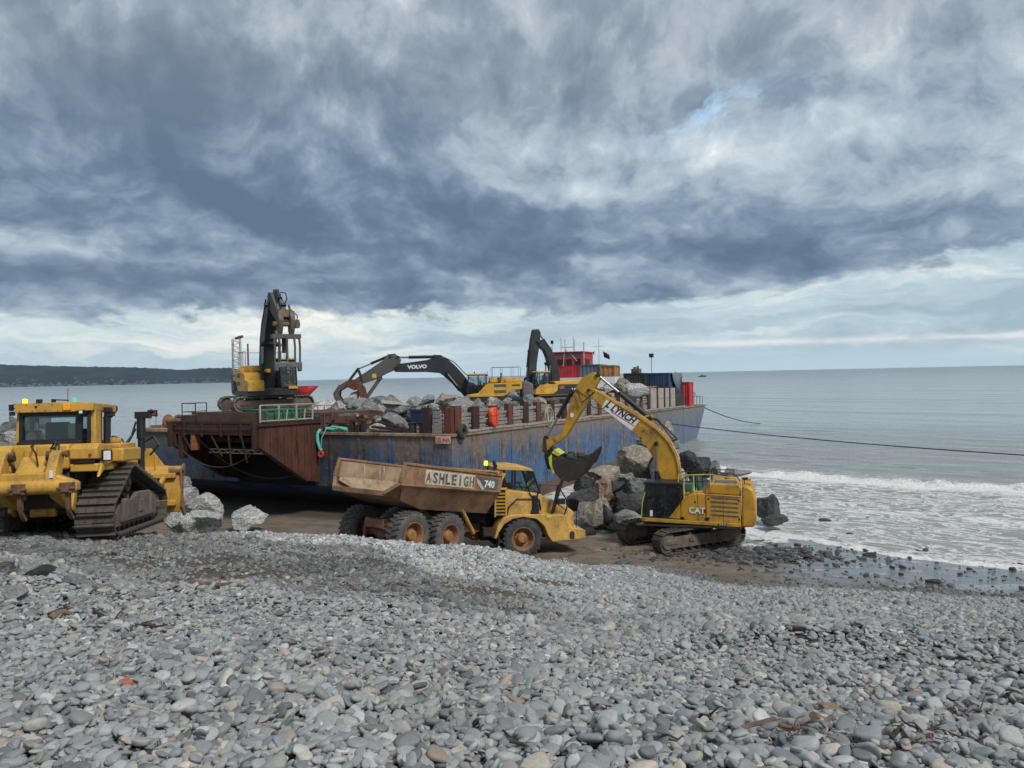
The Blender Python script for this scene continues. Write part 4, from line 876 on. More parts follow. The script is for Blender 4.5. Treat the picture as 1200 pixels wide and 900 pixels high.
sheet(tb, [(-5.3, -1.30, 1.98), (-.95, -1.30, 1.98), (-.95, 1.30, 1.98), (-5.3, 1.30, 1.98)], .08)
sheet(tb, [(-7.45, -1.42, 2.50), (-5.3, -1.30, 1.98), (-5.3, 1.30, 1.98), (-7.45, 1.42, 2.50)], .08)
sheet(tb, [(-7.45, -1.42, 2.50), (-7.0, -1.86, 2.84), (-6.6, -1.45, 2.28), (-5.3, -1.30, 1.98)], .06); sheet(tb, [(-5.3, 1.30, 1.98), (-6.6, 1.45, 2.28), (-7.0, 1.86, 2.84), (-7.45, 1.42, 2.50)], .06)
sheet(tb, [(-1.1, -1.32, 2.0), (-1.1, 1.32, 2.0), (-.86, 1.84, 3.0), (-.80, 1.84, 3.90), (-.80, -1.84, 3.90), (-.86, -1.84, 3.0)], .08)
body = tb.build('tipping_body', M_body, DT, .02)
b = MB(MR)
for s in (-1, 1):
    b.beam((-7.0, s*1.90, 3.68), (-.84, s*1.90, 3.68), .16, .10); b.beam((-7.05, s*1.90, 2.86), (-.84, s*1.90, 2.96), .14, .08)
    b.beam((-7.1, s*1.90, 2.95), (-6.95, s*1.90, 3.66), .12, .12); b.beam((-7.46, s*1.43, 2.48), (-7.08, s*1.88, 2.92), .14, .14)
b.beam((-7.47, -1.45, 2.47), (-7.47, 1.45, 2.47), .12, .20); b.build('rim_rail', M_body, body, .02)
b = MB(MR); b.prism([(-1.0, -1.78), (-.35, -1.5), (-.35, 1.5), (-1.0, 1.78)], 3.78, 3.86, 'z'); b.prism([(-.9, 2.9), (-.3, 3.8), (-.9, 3.85)], -1.75, -1.60); b.prism([(-.9, 2.9), (-.3, 3.8), (-.9, 3.85)], 1.6, 1.75); b.build('spill_guard', M_catd, body, .02)
b = MB(MR); sheet(b, [(-7.3, -1.30, 2.545), (-5.3, -1.22, 2.06), (-5.3, 1.22, 2.06), (-7.3, 1.30, 2.545)], .015)
sheet(b, [(-5.3, -1.22, 2.07), (-1.2, -1.22, 2.07), (-1.2, 1.22, 2.07), (-5.3, 1.22, 2.07)], .015)
for s in (-1, 1):
    p_ = [(-7.02, s*1.78, 2.95), (-1.0, s*1.78, 3.0), (-1.0, s*1.78, 3.62), (-6.9, s*1.78, 3.60)]; sheet(b, p_ if s < 0 else p_[::-1], .012)
    p_ = [(-7.1, s*1.58, 2.80), (-5.3, s*1.24, 2.08), (-1.0, s*1.24, 2.08), (-1.0, s*1.68, 2.98), (-7.0, s*1.68, 2.96)]; sheet(b, p_ if s < 0 else p_[::-1], .012)
b.build('worn_liner', M_bodyin, body, smooth=False)
ux, vz = MR.to_3x3() @ Vector((1, 0, 0)), MR.to_3x3() @ Vector((0, 0, 1))
def RP(x, y, z): return MR @ Vector((x, y, z))
b = MB(MR)
for k in range(8):
    x = -5.78+k*.385; MB(MR).box(x, x+.365, -1.945, -1.932, 2.98, 3.55).build('letter_panel', M_cream, body)
for k, ch in enumerate('ASHLEIGH'):
    w_ = .12 if ch == 'I' else .29
    text(ch, M_letter, body, RP(-5.78+k*.385+(.365-w_)/2, -1.950, 3.06), ux, vz, .58, w_, 'letter', .02)
b = MB(MR); b.prism([(-2.55, 3.50), (-1.05, 3.50), (-1.15, 2.98), (-2.1, 2.98)], -1.945, -1.932); b.build('number_panel', M_gprint, body)
b = MB(MR); b.prism([(-2.62, 3.45), (-2.40, 3.35), (-2.0, 3.0), (-2.2, 2.98), (-2.55, 3.25)], -1.950, -1.936); b.build('swoosh', M_cream, body)
text('740', M_white, body, RP(-2.05, -1.952, 3.10), ux, vz, .42, .70, 'number', .012)
for s in (-1, 1): q = MB(MR); q.tube((-1.35, s*1.02, 1.05), (-3.3, s*1.45, 2.55), .10, None, 12); q.tube((-3.3, s*1.45, 2.55), (-3.75, s*1.52, 2.9), .055, None, 10); q.build('hoist_cylinder', M_catd, DT)
b = MB(MR); b.box(-1.0, -.2, -.9, .9, 1.5, 1.95); b.pipe([(-.2, -.4, 1.3), (.1, -.55, 1.9), (.5, -.5, 1.5)], .05); b.pipe([(-.2, .1, 1.3), (.1, .1, 2.2), (.6, .0, 1.7)], .06); b.pipe([(-.3, -.7, 1.2), (.1, -.9, 1.8), (.5, -.8, 1.2)], .05); b.build('hitch_hoses', M_black, DT)
# tractor
b = MB(MK); b.box(.25, 4.5, -.5, .5, .7, 1.25); b.box(.2, 1.0, -1.1, 1.1, 1.0, 1.4); b.tube((1.9, -1.1, .935), (1.9, 1.1, .935), .18, None, 12); b.build('front_frame', M_dark, DT, .02)
b = MB(MK); b.prism([(1.15, 1.95), (1.15, 3.12), (2.75, 2.88), (4.30, 2.20), (4.66, 1.92), (4.70, 1.05), (3.05, 1.05), (3.05, 1.95)], -.95, .95); hood = b.build('bonnet', M_catd, DT, .06)
b = MB(MK); 
for s in (-1, 1):
    y0, y1 = (s*1.62, s*.9) if s < 0 else (.9, 1.62)
    ou = [(.55, 1.0), (.75, 1.62), (1.02, 1.93), (1.35, 2.03), (2.75, 2.0), (3.05, 1.98), (4.05, 1.90), (4.15, 1.35), (4.98, 1.18), (5.0, .80), (4.4, .74), (3.35, .70), (3.12, 1.0), (2.93, 1.45), (2.55, 1.78), (1.9, 1.90), (1.4, 1.82), (1.02, 1.6), (.78, 1.25), (.68, .98)]
    b.prism(ou, y0, y1)
b.box(4.1, 4.99, -.9, .9, .80, 1.2); b.build('front_wing', M_catd, DT, .04)
for s in (-1, 1):
    for k in range(7): z = 2.02+k*.155; MB(MK).prism([(.62, z), (1.10, z-.01), (1.10, z+.06), (.62, z+.07)], s*1.50-.02, s*1.50+.02).build('louvre', M_cat, DT, smooth=False)
b = MB(MK); b.prism([(.62, 1.95), (1.12, 1.95), (1.12, 3.2), (.62, 3.2)], -1.46, 1.46); b.build('louvre_box', M_dark, DT, .02)
b = MB(MK); b.box(.58, .66, -1.54, -1.44, 1.93, 3.22); b.box(1.08, 1.18, -1.54, -1.44, 1.93, 3.22); b.box(.58, 1.18, -1.54, -1.44, 3.14, 3.24); b.box(.58, .66, 1.44, 1.54, 1.93, 3.22); b.box(1.08, 1.18, 1.44, 1.54, 1.93, 3.22); b.build('louvre_frame', M_catd, DT, .02)
parts(lambda y: MB(MK).prism([(1.19, 2.0), (1.19, 3.10), (1.9, 3.02), (2.86, 2.86), (2.86, 2.0)], y, y+.5), (-1.46, .96), 'cab_side_panel', M_catd, DT, bevel=.03)
C0 = .85; cq = MB(MK); cq.prism([(.78, 3.14), (2.95, 2.88), (2.62, 3.95), (.95, 4.05)], -C0, C0); cq_o = cq.build('cab_glass', M_glass, DT, smooth=False)
b = MB(MK)
for s in (-1, 1):
    y = s*C0
    for a, c_ in (((.78, 3.14), (.98, 4.05)), ((1.62, 3.05), (1.62, 4.0)), ((1.75, 3.05), (1.75, 4.0)), ((2.98, 2.86), (2.58, 3.95)), ((.78, 3.14), (2.98, 2.86))): b.beam((a[0], y, a[1]), (c_[0], y, c_[1]), .075, .075, (0, 1, 0))
b.prism([(.74, 3.1), (1.60, 3.0), (1.60, 3.16), (.8, 3.24)], -C0, C0); b.build('cab_frame', M_black, cq_o, .01)
b = MB(MK); b.prism([(.85, 4.03), (1.0, 4.14), (1.9, 4.12), (2.45, 4.03), (2.66, 3.90), (2.60, 3.88), (.92, 3.98)], -C0-.06, C0+.06); b.build('cab_roof', M_catd, cq_o, .03)
b = MB(MK); b.box(1.0, 1.12, -.3, .3, 3.1, 3.65); b.box(1.0, 1.5, -.3, .3, 2.95, 3.12); b.build('seat', M_seat, cq_o, .03)
b = MB(MK); b.lathe([(.17, -.015), (.20, -.015), (.20, .015), (.17, .015), (.17, -.015)], (2.2, 0, 3.25), 'z', 20); b.tube((2.2, 0, 3.25), (2.4, 0, 2.95), .03); b.build('steering_wheel', M_black, cq_o)
operator('dump truck driver in a red jacket visible through the side window', Matrix.Translation(loc) @ MK @ Matrix.Translation((1.28, -.25, 3.0)), None, M_redcl, M_redcl)
b = MB(MK); b.tube((.70, -1.15, 3.2), (.70, -1.15, 4.25), .09, .09, 12); b.tube((.70, -1.15, 4.2), (.62, -1.15, 4.42), .08); b.build('exhaust_stack', M_black, DT)
b = MB(MK); b.tube((.35, -.85, 4.0), (.35, -.85, 4.22), .02); b.build('beacon_post', M_black, DT); b = MB(MK); b.lathe([(.001, 0), (.09, 0), (.09, .14), (.07, .19), (.001, .2)], (.35, -.85, 4.2), 'z', 14); b.build('beacon', M_lampy, DT)
b = MB(MK); y = -1.5
b.pipe([(1.20, y, 2.05), (1.25, y, 2.35), (1.65, y, 2.72), (2.7, y, 2.68), (2.8, y, 2.2)], .032)
b.pipe([(2.15, y, 3.1), (2.4, y, 2.75), (2.45, y, 2.1)], .022); b.pipe([(2.45, y, 2.1), (2.75, y, 3.35), (3.6, y, 3.30), (4.15, y, 2.45), (3.95, y, 1.9), (4.10, y, 1.55)], .034); b.pipe([(3.6, y, 3.3), (3.35, y, 2.1)], .024); b.pipe([(3.3, y, 2.65), (4.05, y, 2.1)], .022)
b.pipe([(4.68, y+.3, 1.0), (4.68, y+.3, 2.05)], .02); b.pipe([(1.25, -y, 2.05), (1.25, -y, 2.8), (3.2, -y, 2.75), (3.2, -y, 2.1)], .022); b.build('handrails', M_black, DT)
b = MB(MK); b.prism([(3.28, 2.0), (3.55, 3.0), (3.80, 3.6), (3.92, 3.6), (3.70, 2.9), (3.42, 1.98)], -1.55, -1.47); b.box(3.55, 3.95, -1.62, -1.42, 2.42, 2.66); b.build('mirror_arm', M_black, DT, .01)
b = MB(MK); b.box(2.40, 2.62, -1.60, -1.42, 2.45, 2.85); b.prism([(2.3, 2.02), (2.7, 2.02), (2.66, 2.45), (2.42, 2.45)], -1.58, -1.45); b.build('step_light', M_black, DT, .02)
b = MB(MK); b.box(3.05, 3.28, -1.632, -1.625, 1.83, 1.96); b.build('marker_plate', M_limey, DT); b = MB(MK); b.box(4.78, 5.012, -1.3, -.9, .9, 1.12); b.box(4.78, 5.012, .9, 1.3, .9, 1.12); b.build('headlight', M_glassd, DT, .01)
b = MB(MK); b.prism([(4.18, .82), (4.18, 1.10), (4.30, 1.18), (4.42, 1.10), (4.42, .80)], -1.64, -1.60); b.build('recess', M_dark, DT)
b = MB(MK); b.box(.75, 1.25, -1.6, -1.3, .45, .6); b.box(.75, 1.25, -1.6, -1.3, .8, .92); b.box(.75, .80, -1.6, -1.3, .42, 1.2); b.build('step', M_dark, DT)
# ------------------------------------------------------------------ bulldozer seen from behind
loc = Vector((-12.2, 21.3, 4.35)); DZ = thing('bulldozer', 'yellow tracked bulldozer seen from behind with ripper lowered and blade towards the sea', 'bulldozer', loc, frame(99, -4))
for s in (1, -1): make_track(DZ, s*1.275, .93, [(-1.75, .52, .47), (1.95, .50, .45), (-.62, 1.33, .42)], 44, M_track, M_tframe, None, True, .075, s, 2, 1, .06, 8, .05)
for s in (-1, 1): b = MB(); b.prism([(-1.35, .30), (1.5, .28), (1.5, .80), (.9, 1.0), (-.2, 1.02), (-.6, .86), (-1.2, .92)], s*1.62-.06, s*1.62+.06); b.box(-.1, .25, s*1.68-.03, s*1.68+.03, .45, .8); b.box(.9, 1.0, s*1.68-.03, s*1.68+.03, .3, .9); b.build('track_guard', M_tframe, DZ, .03)
b = MB(); b.box(-1.85, 2.4, -.72, .72, .62, 1.75); b.box(-2.05, -1.2, -.62, .62, .75, 1.75); b.build('main_frame', M_dark, DZ, .05)
b = MB(); b.prism([(.1, 1.7), (.1, 2.40), (2.6, 2.28), (2.75, 2.15), (2.75, 1.1), (.1, 1.1)], -.62, .62); b.build('bonnet', M_doz, DZ, .05)
b = MB(); b.prism([(-2.2, 1.78), (-2.2, 2.42), (-.3, 2.42), (-.3, 1.78)], -.66, .66); b.build('fuel_tank', M_doz, DZ, .06)
for s in (-1, 1):
    b = MB(); b.prism([(-2.23, 2.02), (-2.23, 2.30), (-2.05, 2.42), (-.36, 2.30), (-.10, 2.22), (-.10, 1.92), (-.3, 1.9)], min(s*.68, s*1.33), max(s*.68, s*1.33)); b.prism([(-2.20, 1.70), (-2.20, 1.90), (-.6, 1.9), (-.3, 1.70)], min(s*.68, s*1.33), max(s*.68, s*1.33))
    fd = b.build('fender', M_doz, DZ, .03)
    b = MB(); b.box(-2.245, -2.225, s*.78, s*1.28, 1.93, 1.99); b.build('black_slot', M_black, fd)
    b = MB(); b.prism([(-2.2, 1.55), (-1.9, 2.0), (-1.0, 2.25), (-.45, 2.2), (-.15, 1.9), (-.5, 1.75), (-1.0, 1.95), (-1.6, 1.85)], s*1.34-.04, s*1.34+.04); b.build('fender_lip', M_doz, fd, .02)
    b = MB(); b.tube((-2.25, s*1.17, 2.12), (-2.235, s*1.17, 2.12), .045, None, 14); b.build('reflector', M_redl, fd)
b = MB(); b.box(-2.02, -1.98, -1.62, -1.36, 1.95, 2.24); b.build('tail_light', M_black, DZ, .01); b = MB(); b.box(-2.035, -2.02, -1.59, -1.42, 1.98, 2.21); b.build('number_plate', M_white, DZ)
b = MB(); b.box(-1.2, .3, -1.62, -1.30, 1.90, 2.26); b.box(-.4, .9, -1.30, -.62, 1.9, 2.4); b.tube((.1, -1.0, 2.4), (.1, -1.0, 2.55), .16, None, 14); b.build('side_tank', M_doz, DZ, .04)
# cab with roll-over canopy
cb = MB(); cb.box(-1.85, -.25, -.80, .72, 2.38, 2.50); cbo = cb.build('cab', M_black, DZ, .02)
g = MB(); g.prism([(-1.72, -.72), (-1.72, .60), (-.25, .55), (-.25, -.72)], 2.50, 3.22, 'z'); g.build('cab_glass', M_glass, cbo, smooth=False)
b = MB()
for x, y in ((-1.76, .64), (-1.76, -.70), (-1.76, -.98), (-.25, .60), (-.25, -.72), (-1.76, -.78)): b.beam((x, y, 2.42), (x, y, 3.26), .085)
b.beam((-1.76, .64, 2.5), (-1.76, -.74, 2.5), .09); b.beam((-1.76, .64, 3.2), (-1.76, -.74, 3.2), .10); b.beam((-.25, .6, 3.2), (-.25, -.72, 3.2), .1); b.beam((-1.0, -.72, 2.5), (-1.0, -.72, 3.2), .06); b.beam((-.25, .6, 2.5), (-.25, -.72, 2.5), .1)
b.build('cab_frame', M_black, cbo, .01)
b = MB(); b.box(-1.25, -1.10, -.30, .30, 2.45, 3.0); b.box(-1.1, -.65, -.28, .28, 2.45, 2.62); b.build('seat', M_seat, cbo, .05)
b = MB(); b.box(-.62, -.50, -.5, .45, 2.5, 2.82); b.tube((-.55, 0, 2.8), (-.7, 0, 2.9), .03); b.build('dashboard', M_darkc, cbo, .03)
b = MB(); b.tube((-1.70, .45, 2.62), (-1.62, .45, 2.62), .13, None, 18); b.box(-1.6, -1.45, -.62, -.40, 2.55, 2.95); b.build('cab_filter', M_conc, cbo, .02)
b = MB(); b.tube((-1.70, .30, 2.85), (-1.70, .30, 3.1), .05, None, 10); b.box(-1.68, -1.64, .40, .46, 2.6, 3.15); b.build('cab_wiper_and_post', M_greyc, cbo)
b = MB(); b.box(-1.95, -.15, -.72, .72, 3.24, 3.46); b.box(-1.90, -.2, -1.12, -.70, 3.26, 3.46); b.box(-1.88, -.1, -.8, .8, 3.46, 3.49); rp = b.build('canopy', M_doz, DZ, .03)
b = MB(); b.prism([(-1.15, 2.3), (-.98, 2.3), (-.98, 3.44), (-1.12, 3.44)], -1.75, -1.55, 'x'); b.prism([(-1.12, 2.38), (-.86, 2.38), (-.94, 3.26), (-1.12, 3.26)], -1.55, -1.30, 'x'); b.prism([(.66, 2.4), (.80, 2.4), (.76, 3.25), (.66, 3.25)], -1.75, -1.55, 'x'); b.build('canopy_post', M_doz, rp, .03)
b = MB(); b.tube((-1.955, .22, 3.38), (-1.945, .22, 3.38), .035, None, 12)
for k in range(9): b.tube((-1.962, .60-.15*k, 3.43 if k % 2 else 3.28), (-1.95, .60-.15*k, 3.43 if k % 2 else 3.28), .013, None, 6)
b.build('canopy_bolts', M_black, rp)
b = MB(); b.lathe([(.001, 0), (.055, 0), (.06, .10), (.001, .12)], (-1.7, .58, 3.49), 'z', 14); b.build('amber_beacon', M_lampy, rp)
b = MB(); b.lathe([(.001, 0), (.06, 0), (.06, .08), (.001, .11)], (-1.7, -.60, 3.50), 'z', 14); b.build('green_beacon', M_lampg, rp)
b = MB(); b.box(-2.03, -1.95, -.62, -.44, 3.27, 3.46); b.build('amber_lens', M_orl, rp, .02)
b = MB(); b.tube((-1.75, -.46, 3.46), (-1.75, -.46, 3.85), .008, None, 6); b.box(-1.9, -1.8, .12, .24, 3.49, 3.58); b.pipe([(-1.8, -.1, 3.5), (-1.8, -.2, 3.56), (-1.8, -.5, 3.54)], .018); b.box(-1.85, -1.75, -.18, -.10, 3.5, 3.58)
b.box(-1.9, -1.8, .80, .88, 3.30, 3.46); b.box(-1.92, -1.82, .76, .86, 3.18, 3.28); b.beam((-1.85, .72, 3.35), (-1.85, .86, 3.38), .03); b.build('roof_aerials', M_black, rp)
b = MB(); b.box(-1.99, -1.85, -.92, -.80, 3.16, 3.28); b.build('work_lamp_body', M_black, rp, .01); b = MB(); b.box(-2.0, -1.99, -.90, -.82, 3.19, 3.26); b.build('work_lamp', M_white, rp)
b = MB(); b.tube((-1.2, -1.22, 2.4), (-1.2, -1.22, 3.32), .075, None, 12); b.box(-1.3, -1.1, -1.34, -1.16, 3.22, 3.36); b.box(-1.28, -1.12, -1.40, -1.20, 3.12, 3.18); b.build('air_cleaner', M_black, DZ, .01)
b = MB(); b.tube((.5, -.64, 2.35), (.5, -.64, 3.15), .10, None, 14); b.prism([(-.54, 3.12), (-.74, 3.12), (-.90, 3.34), (-.90, 3.46), (-.80, 3.44)], .40, .60, 'x'); b.build('exhaust_stack', M_black, DZ, .01)
b = MB(); b.tube((1.2, -1.35, 1.6), (1.2, -1.35, 3.05), .095, None, 12); b.tube((1.2, -1.35, 2.5), (1.2, -1.35, 3.15), .125, None, 12); b.box(1.08, 1.32, -1.62, -1.20, 3.10, 3.30); b.pipe([(1.2, -1.42, 3.2), (1.15, -1.75, 3.30), (1.15, -1.62, 3.34)], .04); b.pipe([(1.2, -1.2, 3.0), (1.1, -1.12, 2.6), (.9, -1.0, 2.35), (.8, -.9, 2.3)], .03); b.pipe([(1.2, -1.2, 2.8), (1.1, -1.05, 2.45), (.9, -.95, 2.3)], .03); b.pipe([(1.2, -1.45, 2.4), (1.2, -1.7, 2.55), (1.2, -1.85, 2.3), (1.2, -1.6, 2.0)], .03)
b.pipe([(.3, -.8, 2.4), (.3, -.85, 2.6), (.3, -1.1, 2.52), (.3, -1.15, 2.4)], .02); b.build('lift_cylinder', M_black, DZ)
cylinder(DZ, (1.2, 2.95), (1.5, 1.3), .07, .04, .5, M_black, -1.35)
# blade
bl = MB(); cv = [(3.15, .12), (3.02, .45), (2.98, .85), (3.05, 1.25), (3.22, 1.55)]; cv2 = [(x-.10, z) for x, z in cv]
bl.prism(cv+cv2[::-1], -2.02, 2.02); bl.prism([(3.0, 1.28), (3.12, 1.28), (3.25, 1.55), (3.15, 1.6)], -2.02, 2.02)
for z in (.35, 1.22): bl.box(2.78, 2.98, -1.88, 1.88, z, z+.16)
blade = bl.build('blade', M_doz, DZ, .02)
b = MB(); b.prism([(1.9, 1.55), (1.45, 1.62), (1.05, 2.18), (-1.05, 2.18), (-1.45, 1.62), (-1.9, 1.55)], 3.16, 3.22, 'x')
for y in (-1.2, -.85, -.5, -.15, .15, .5, .85, 1.2): b.prism([(3.05, 1.5), (3.16, 1.5), (3.16, 2.0)], y-.02, y+.02)
b.build('blade_guard', M_doz, blade, .01)
for s in (-1, 1):
    b = MB(); b.prism([(2.86, 1.50), (3.26, 1.66), (3.34, 1.5), (3.12, 1.1), (3.10, .6), (3.42, -.02), (3.2, -.02), (2.92, .3)], s*2.03-.03, s*2.03+.03); b.prism([(2.9, 1.2), (3.1, 1.55), (3.2, 1.45), (3.0, 1.1)], s*1.7-.1, s*1.7+.1); b.build('end_bit', M_rim, blade, .01)
    b = MB(); b.tube((2.95, s*1.70, 1.42), (2.95, s*2.06, 1.42), .07, None, 12); b.tube((3.0, s*2.0, 1.46), (3.0, s*2.11, 1.46), .09, None, 12); b.build('blade_pin', M_rustp, blade)
    b = MB(); b.beam((.1, s*.76, .55), (2.9, s*.70, .55), .12, .26); b.build('push_arm', M_doz, DZ, .03)
    b = MB(); b.beam((2.45, s*1.45, .95), (2.92, s*1.55, 1.3), .12); b.build('tilt_brace', M_doz, DZ, .02)
# ripper
b = MB(); b.tube((-3.05, -1.12, 1.40), (-3.05, 1.12, 1.40), .175, None, 20); b.prism([(-1.18, 1.28), (-1.18, 1.50), (-.55, 1.75), (.55, 1.75), (1.18, 1.50), (1.18, 1.28)], -3.10, -2.82, 'x'); rb = b.build('ripper_beam', M_doz, DZ, .04)
for y in (-.60, .62):
    b = MB(); b.prism([(-3.15, 1.35), (-3.15, 1.75), (-2.9, 2.2), (-2.72, 2.28), (-2.6, 2.15), (-2.75, 1.6), (-2.2, 1.1), (-2.1, .8), (-2.8, 1.1)], y-.12, y+.12); b.build('ripper_arm', M_doz, rb, .03)
    b = MB(); b.tube((-2.72, y-.2, 2.18), (-2.72, y+.2, 2.18), .06, None, 12); b.tube((-2.72, y-.24, 2.18), (-2.72, y-.19, 2.18), .09, None, 12); b.tube((-2.72, y+.19, 2.18), (-2.72, y+.24, 2.18), .09, None, 12); b.build('ripper_pin', M_rustp, rb)
    cylinder(DZ, (-2.1, 1.1), (-2.72, 2.1), .075, .045, .6, M_doz, y*.75)
    b = MB(); b.prism([(-2.2, .75), (-2.0, 1.4), (-1.9, 1.4), (-1.9, .6)], y*1.15-.05, y*1.15+.05); b.build('ripper_bracket', M_doz, DZ, .02)
b = MB(); b.prism([(-3.12, 1.55), (-2.95, 1.62), (-2.35, 2.15), (-2.3, 1.7), (-2.9, 1.3), (-3.12, 1.38)], -.30, .34); b.build('cylinder_cover', M_doz, rb, .03)
b = MB(); b.box(-2.35, -2.24, .05, .32, 2.0, 2.4); b.build('tank_step', M_doz, DZ, .02); b = MB(); b.box(-3.18, -3.165, -.68, -.60, 1.62, 1.80); b.build('sticker', M_white, rb)
for y in (-1.0, .06, 1.06):
    b = MB(); b.box(-3.28, -2.95, y-.15, y+.15, 1.24, 1.50); b.box(-3.33, -3.28, y-.09, y+.09, 1.27, 1.50); b.tube((-3.28, y-.20, 1.36), (-3.28, y+.20, 1.36), .04, None, 10); b.build('shank_clamp', M_rustp, rb, .02)
    b = MB(); b.prism([(-3.22, 1.3), (-3.05, 1.3), (-3.06, .95), (-2.98, .75), (-2.84, .62), (-2.80, .66), (-2.90, .58), (-3.04, .68), (-3.18, .92)], y-.045, y+.045); b.build('ripper_shank', M_rustp, rb, .01)
b = MB(); b.pipe([(-2.3, .1, 2.45), (-2.6, .05, 2.38), (-2.7, -.1, 2.2), (-2.7, -.15, 1.9)], .022); b.pipe([(-2.25, -.25, 2.3), (-2.45, -.45, 2.5), (-2.6, -.5, 2.3), (-2.6, -.45, 1.95), (-2.5, -.4, 1.7)], .022); b.pipe([(-2.25, -.3, 2.3), (-2.42, -.52, 2.45), (-2.55, -.55, 2.2), (-2.5, -.5, 1.7)], .022); b.build('ripper_hoses', M_hose, DZ)
b = MB(); b.box(-2.1, -1.9, -.30, .30, .60, .80); b.tube((-2.15, -.15, .7), (-2.15, .15, .7), .09); b.build('drawbar', M_doz, DZ, .03)

M_hitch = paint('dirty_tan_steel', (0.22, 0.18, 0.135), (0.10, 0.08, 0.06), amt=0.6, rough=0.7)
# ------------------------------------------------------------------ the three dark-armed excavators on the barge
def big_house(root, dark, yel):
    """slewing body of the graphite and yellow machines: x forward, cab on the left (+y)"""
    b = MB(); b.box(-2.7, 2.1, -1.55, 1.55, 1.02, 1.30); b.prism([(-2.0, 1.3), (-1.2, 1.55), (2.1, 1.5), (2.1, 1.25), (-2.0, 1.25)], -1.56, 1.56); b.build('revolving_frame', dark, root, .03)
    for s in (-1, 1):
        y0, y1 = (1.0, 1.60) if s > 0 else (-1.60, -.55)
        b = MB()
        if s > 0: b.prism([(2.2, 1.42), (2.15, 1.62), (1.2, 1.75), (.85, 2.10), (.52, 2.42), (.30, 2.55), (-2.65, 2.62), (-2.65, 2.02), (-1.7, 1.95), (-1.25, 1.55), (-1.0, 1.42)], y0, y1)
        else: b.prism([(2.2, 1.32), (2.15, 2.0), (1.3, 2.05), (1.25, 2.45), (.2, 2.6), (-2.65, 2.62), (-2.65, 2.02), (-1.7, 1.95), (-1.25, 1.55), (-1.0, 1.32)], y0, y1)
        pn = b.build('side_panel', yel, root, .03)
        for z in (1.70, 2.22):
            q = MB(); q.box(-1.25, -.20, s*1.602-.006, s*1.602+.006, z, z+.26); q.build('louvre', M_gprint, pn)
        q = MB(); q.box(-2.45, -1.75, s*1.602-.006, s*1.602+.006, 2.30, 2.42); q.build('louvre', M_black, pn)
    b = MB(); b.box(-2.62, .15, -1.1, 1.2, 2.6, 3.02); b.box(-2.6, -1.2, -1.4, 1.45, 2.6, 2.85); b.build('engine_hood', yel, root, .06)
    b = MB(); b.prism([(-2.66, 1.05), (-2.66, 2.68), (-3.3, 2.62), (-3.62, 2.4), (-3.62, 1.3), (-3.4, 1.05)], -1.58, 1.58); b.build('counterweight', M_cwt, root, .12, seg=3)
    b = MB(); b.box(-1.0, .2, -.4, .4, 2.6, 2.75); b.tube((-.9, .2, 3.0), (-.9, .2, 3.45), .07, None, 10); b.box(-.85, -.5, .9, 1.2, 2.6, 3.05); b.build('exhaust', M_black, root, .01)
    ps = [(-.10, 3.0), (-.95, 3.0), (-1.9, 3.0), (-2.55, 3.0)]
    for y in (-1.25, 1.3): handrail(root, [(ps[0][0], y, 3.95), (ps[-1][0], y, 3.95)], .018, M_rustp, [((x, y, z), (x, y, 3.95)) for x, z in ps])
    handrail(root, [(-2.55, -1.25, 3.95), (-2.55, 1.3, 3.95)], .018, M_rustp)
    c = cab(root, .42, 2.15, .50, 1.56, 1.50, 3.42, .3, M_black, yel, M_glass, .20, frame_w=.08, low=.12)
    operator('operator seated in the cab of the ' + root['label'].split(' with ')[0], Matrix.Translation(root.location) @ root.rotation_quaternion.to_matrix().to_4x4() @ Matrix.Translation((.95, 1.0, 2.0)), 'operators on the barge', M_vdark, M_seat)
    q = MB(); q.box(1.4, 1.5, .6, .66, 3.45, 3.6); q.box(.3, .45, 1.5, 1.58, 3.2, 3.35); q.tube((.35, 1.3, 3.4), (.35, 1.3, 3.62), .02); q.build('cab_lamps', M_black, c)
    return c
def undercarriage(root, rel, mat=M_trackv):
    MT = Matrix.Rotation(R(rel), 4, 'Z')
    for s in (1, -1): make_track(root, s*1.38, .62, [(-2.2, .50, .44), (2.2, .50, .44)], 46, mat, M_tframe, MT, False, .035, s, 0, 1)
    b = MB(MT); b.box(-1.0, 1.0, -1.1, 1.1, .48, .80); b.tube((0, 0, .8), (0, 0, 1.04), .80, None, 28); b.build('undercarriage', M_dark, root, .03)
# middle machine: arm stretched out to the left, claws closed on a boulder
loc = Vector((-1.87, 68.0, 5.22)); VM = thing('excavator', 'graphite armed excavator in mid barge with long arm stretched left over the rocks', 'excavator', loc, frame(184), 'excavators working on the barge')
undercarriage(VM, -6, M_trackv); big_house(VM, M_vdark, M_volvo)
b = MB(); b.prism([(.9, 1.3), (.7, 1.9), (1.5, 2.6), (1.99, 2.75), (2.34, 3.30), (3.22, 4.30), (3.75, 4.75), (4.34, 4.98), (5.2, 4.85), (5.61, 4.72), (8.15, 4.42), (8.45, 4.1), (8.39, 3.73), (7.65, 3.70), (5.63, 3.67), (4.5, 3.55), (4.1, 3.25), (3.4, 2.6), (2.9, 1.95), (1.6, 1.25)], -.36, .36); bm_ = b.build('boom', M_vdark, VM, .03)
text('VOLVO', M_white, bm_, (7.30, .37, 3.98), (-1, 0, .03), (0, 0, 1), .42, 1.72, 'maker_lettering', .025)
for y in (.48, -.48): cylinder(VM, (2.1, 1.25), (3.85, 3.55), .11, .06, .5, M_black, y)
pins(bm_, [(3.85, 3.6), (1.1, 1.7), (8.2, 4.05)], .46, .12, M_black)
cylinder(VM, (4.35, 5.0), (8.1, 5.0), .14, .08, .75)
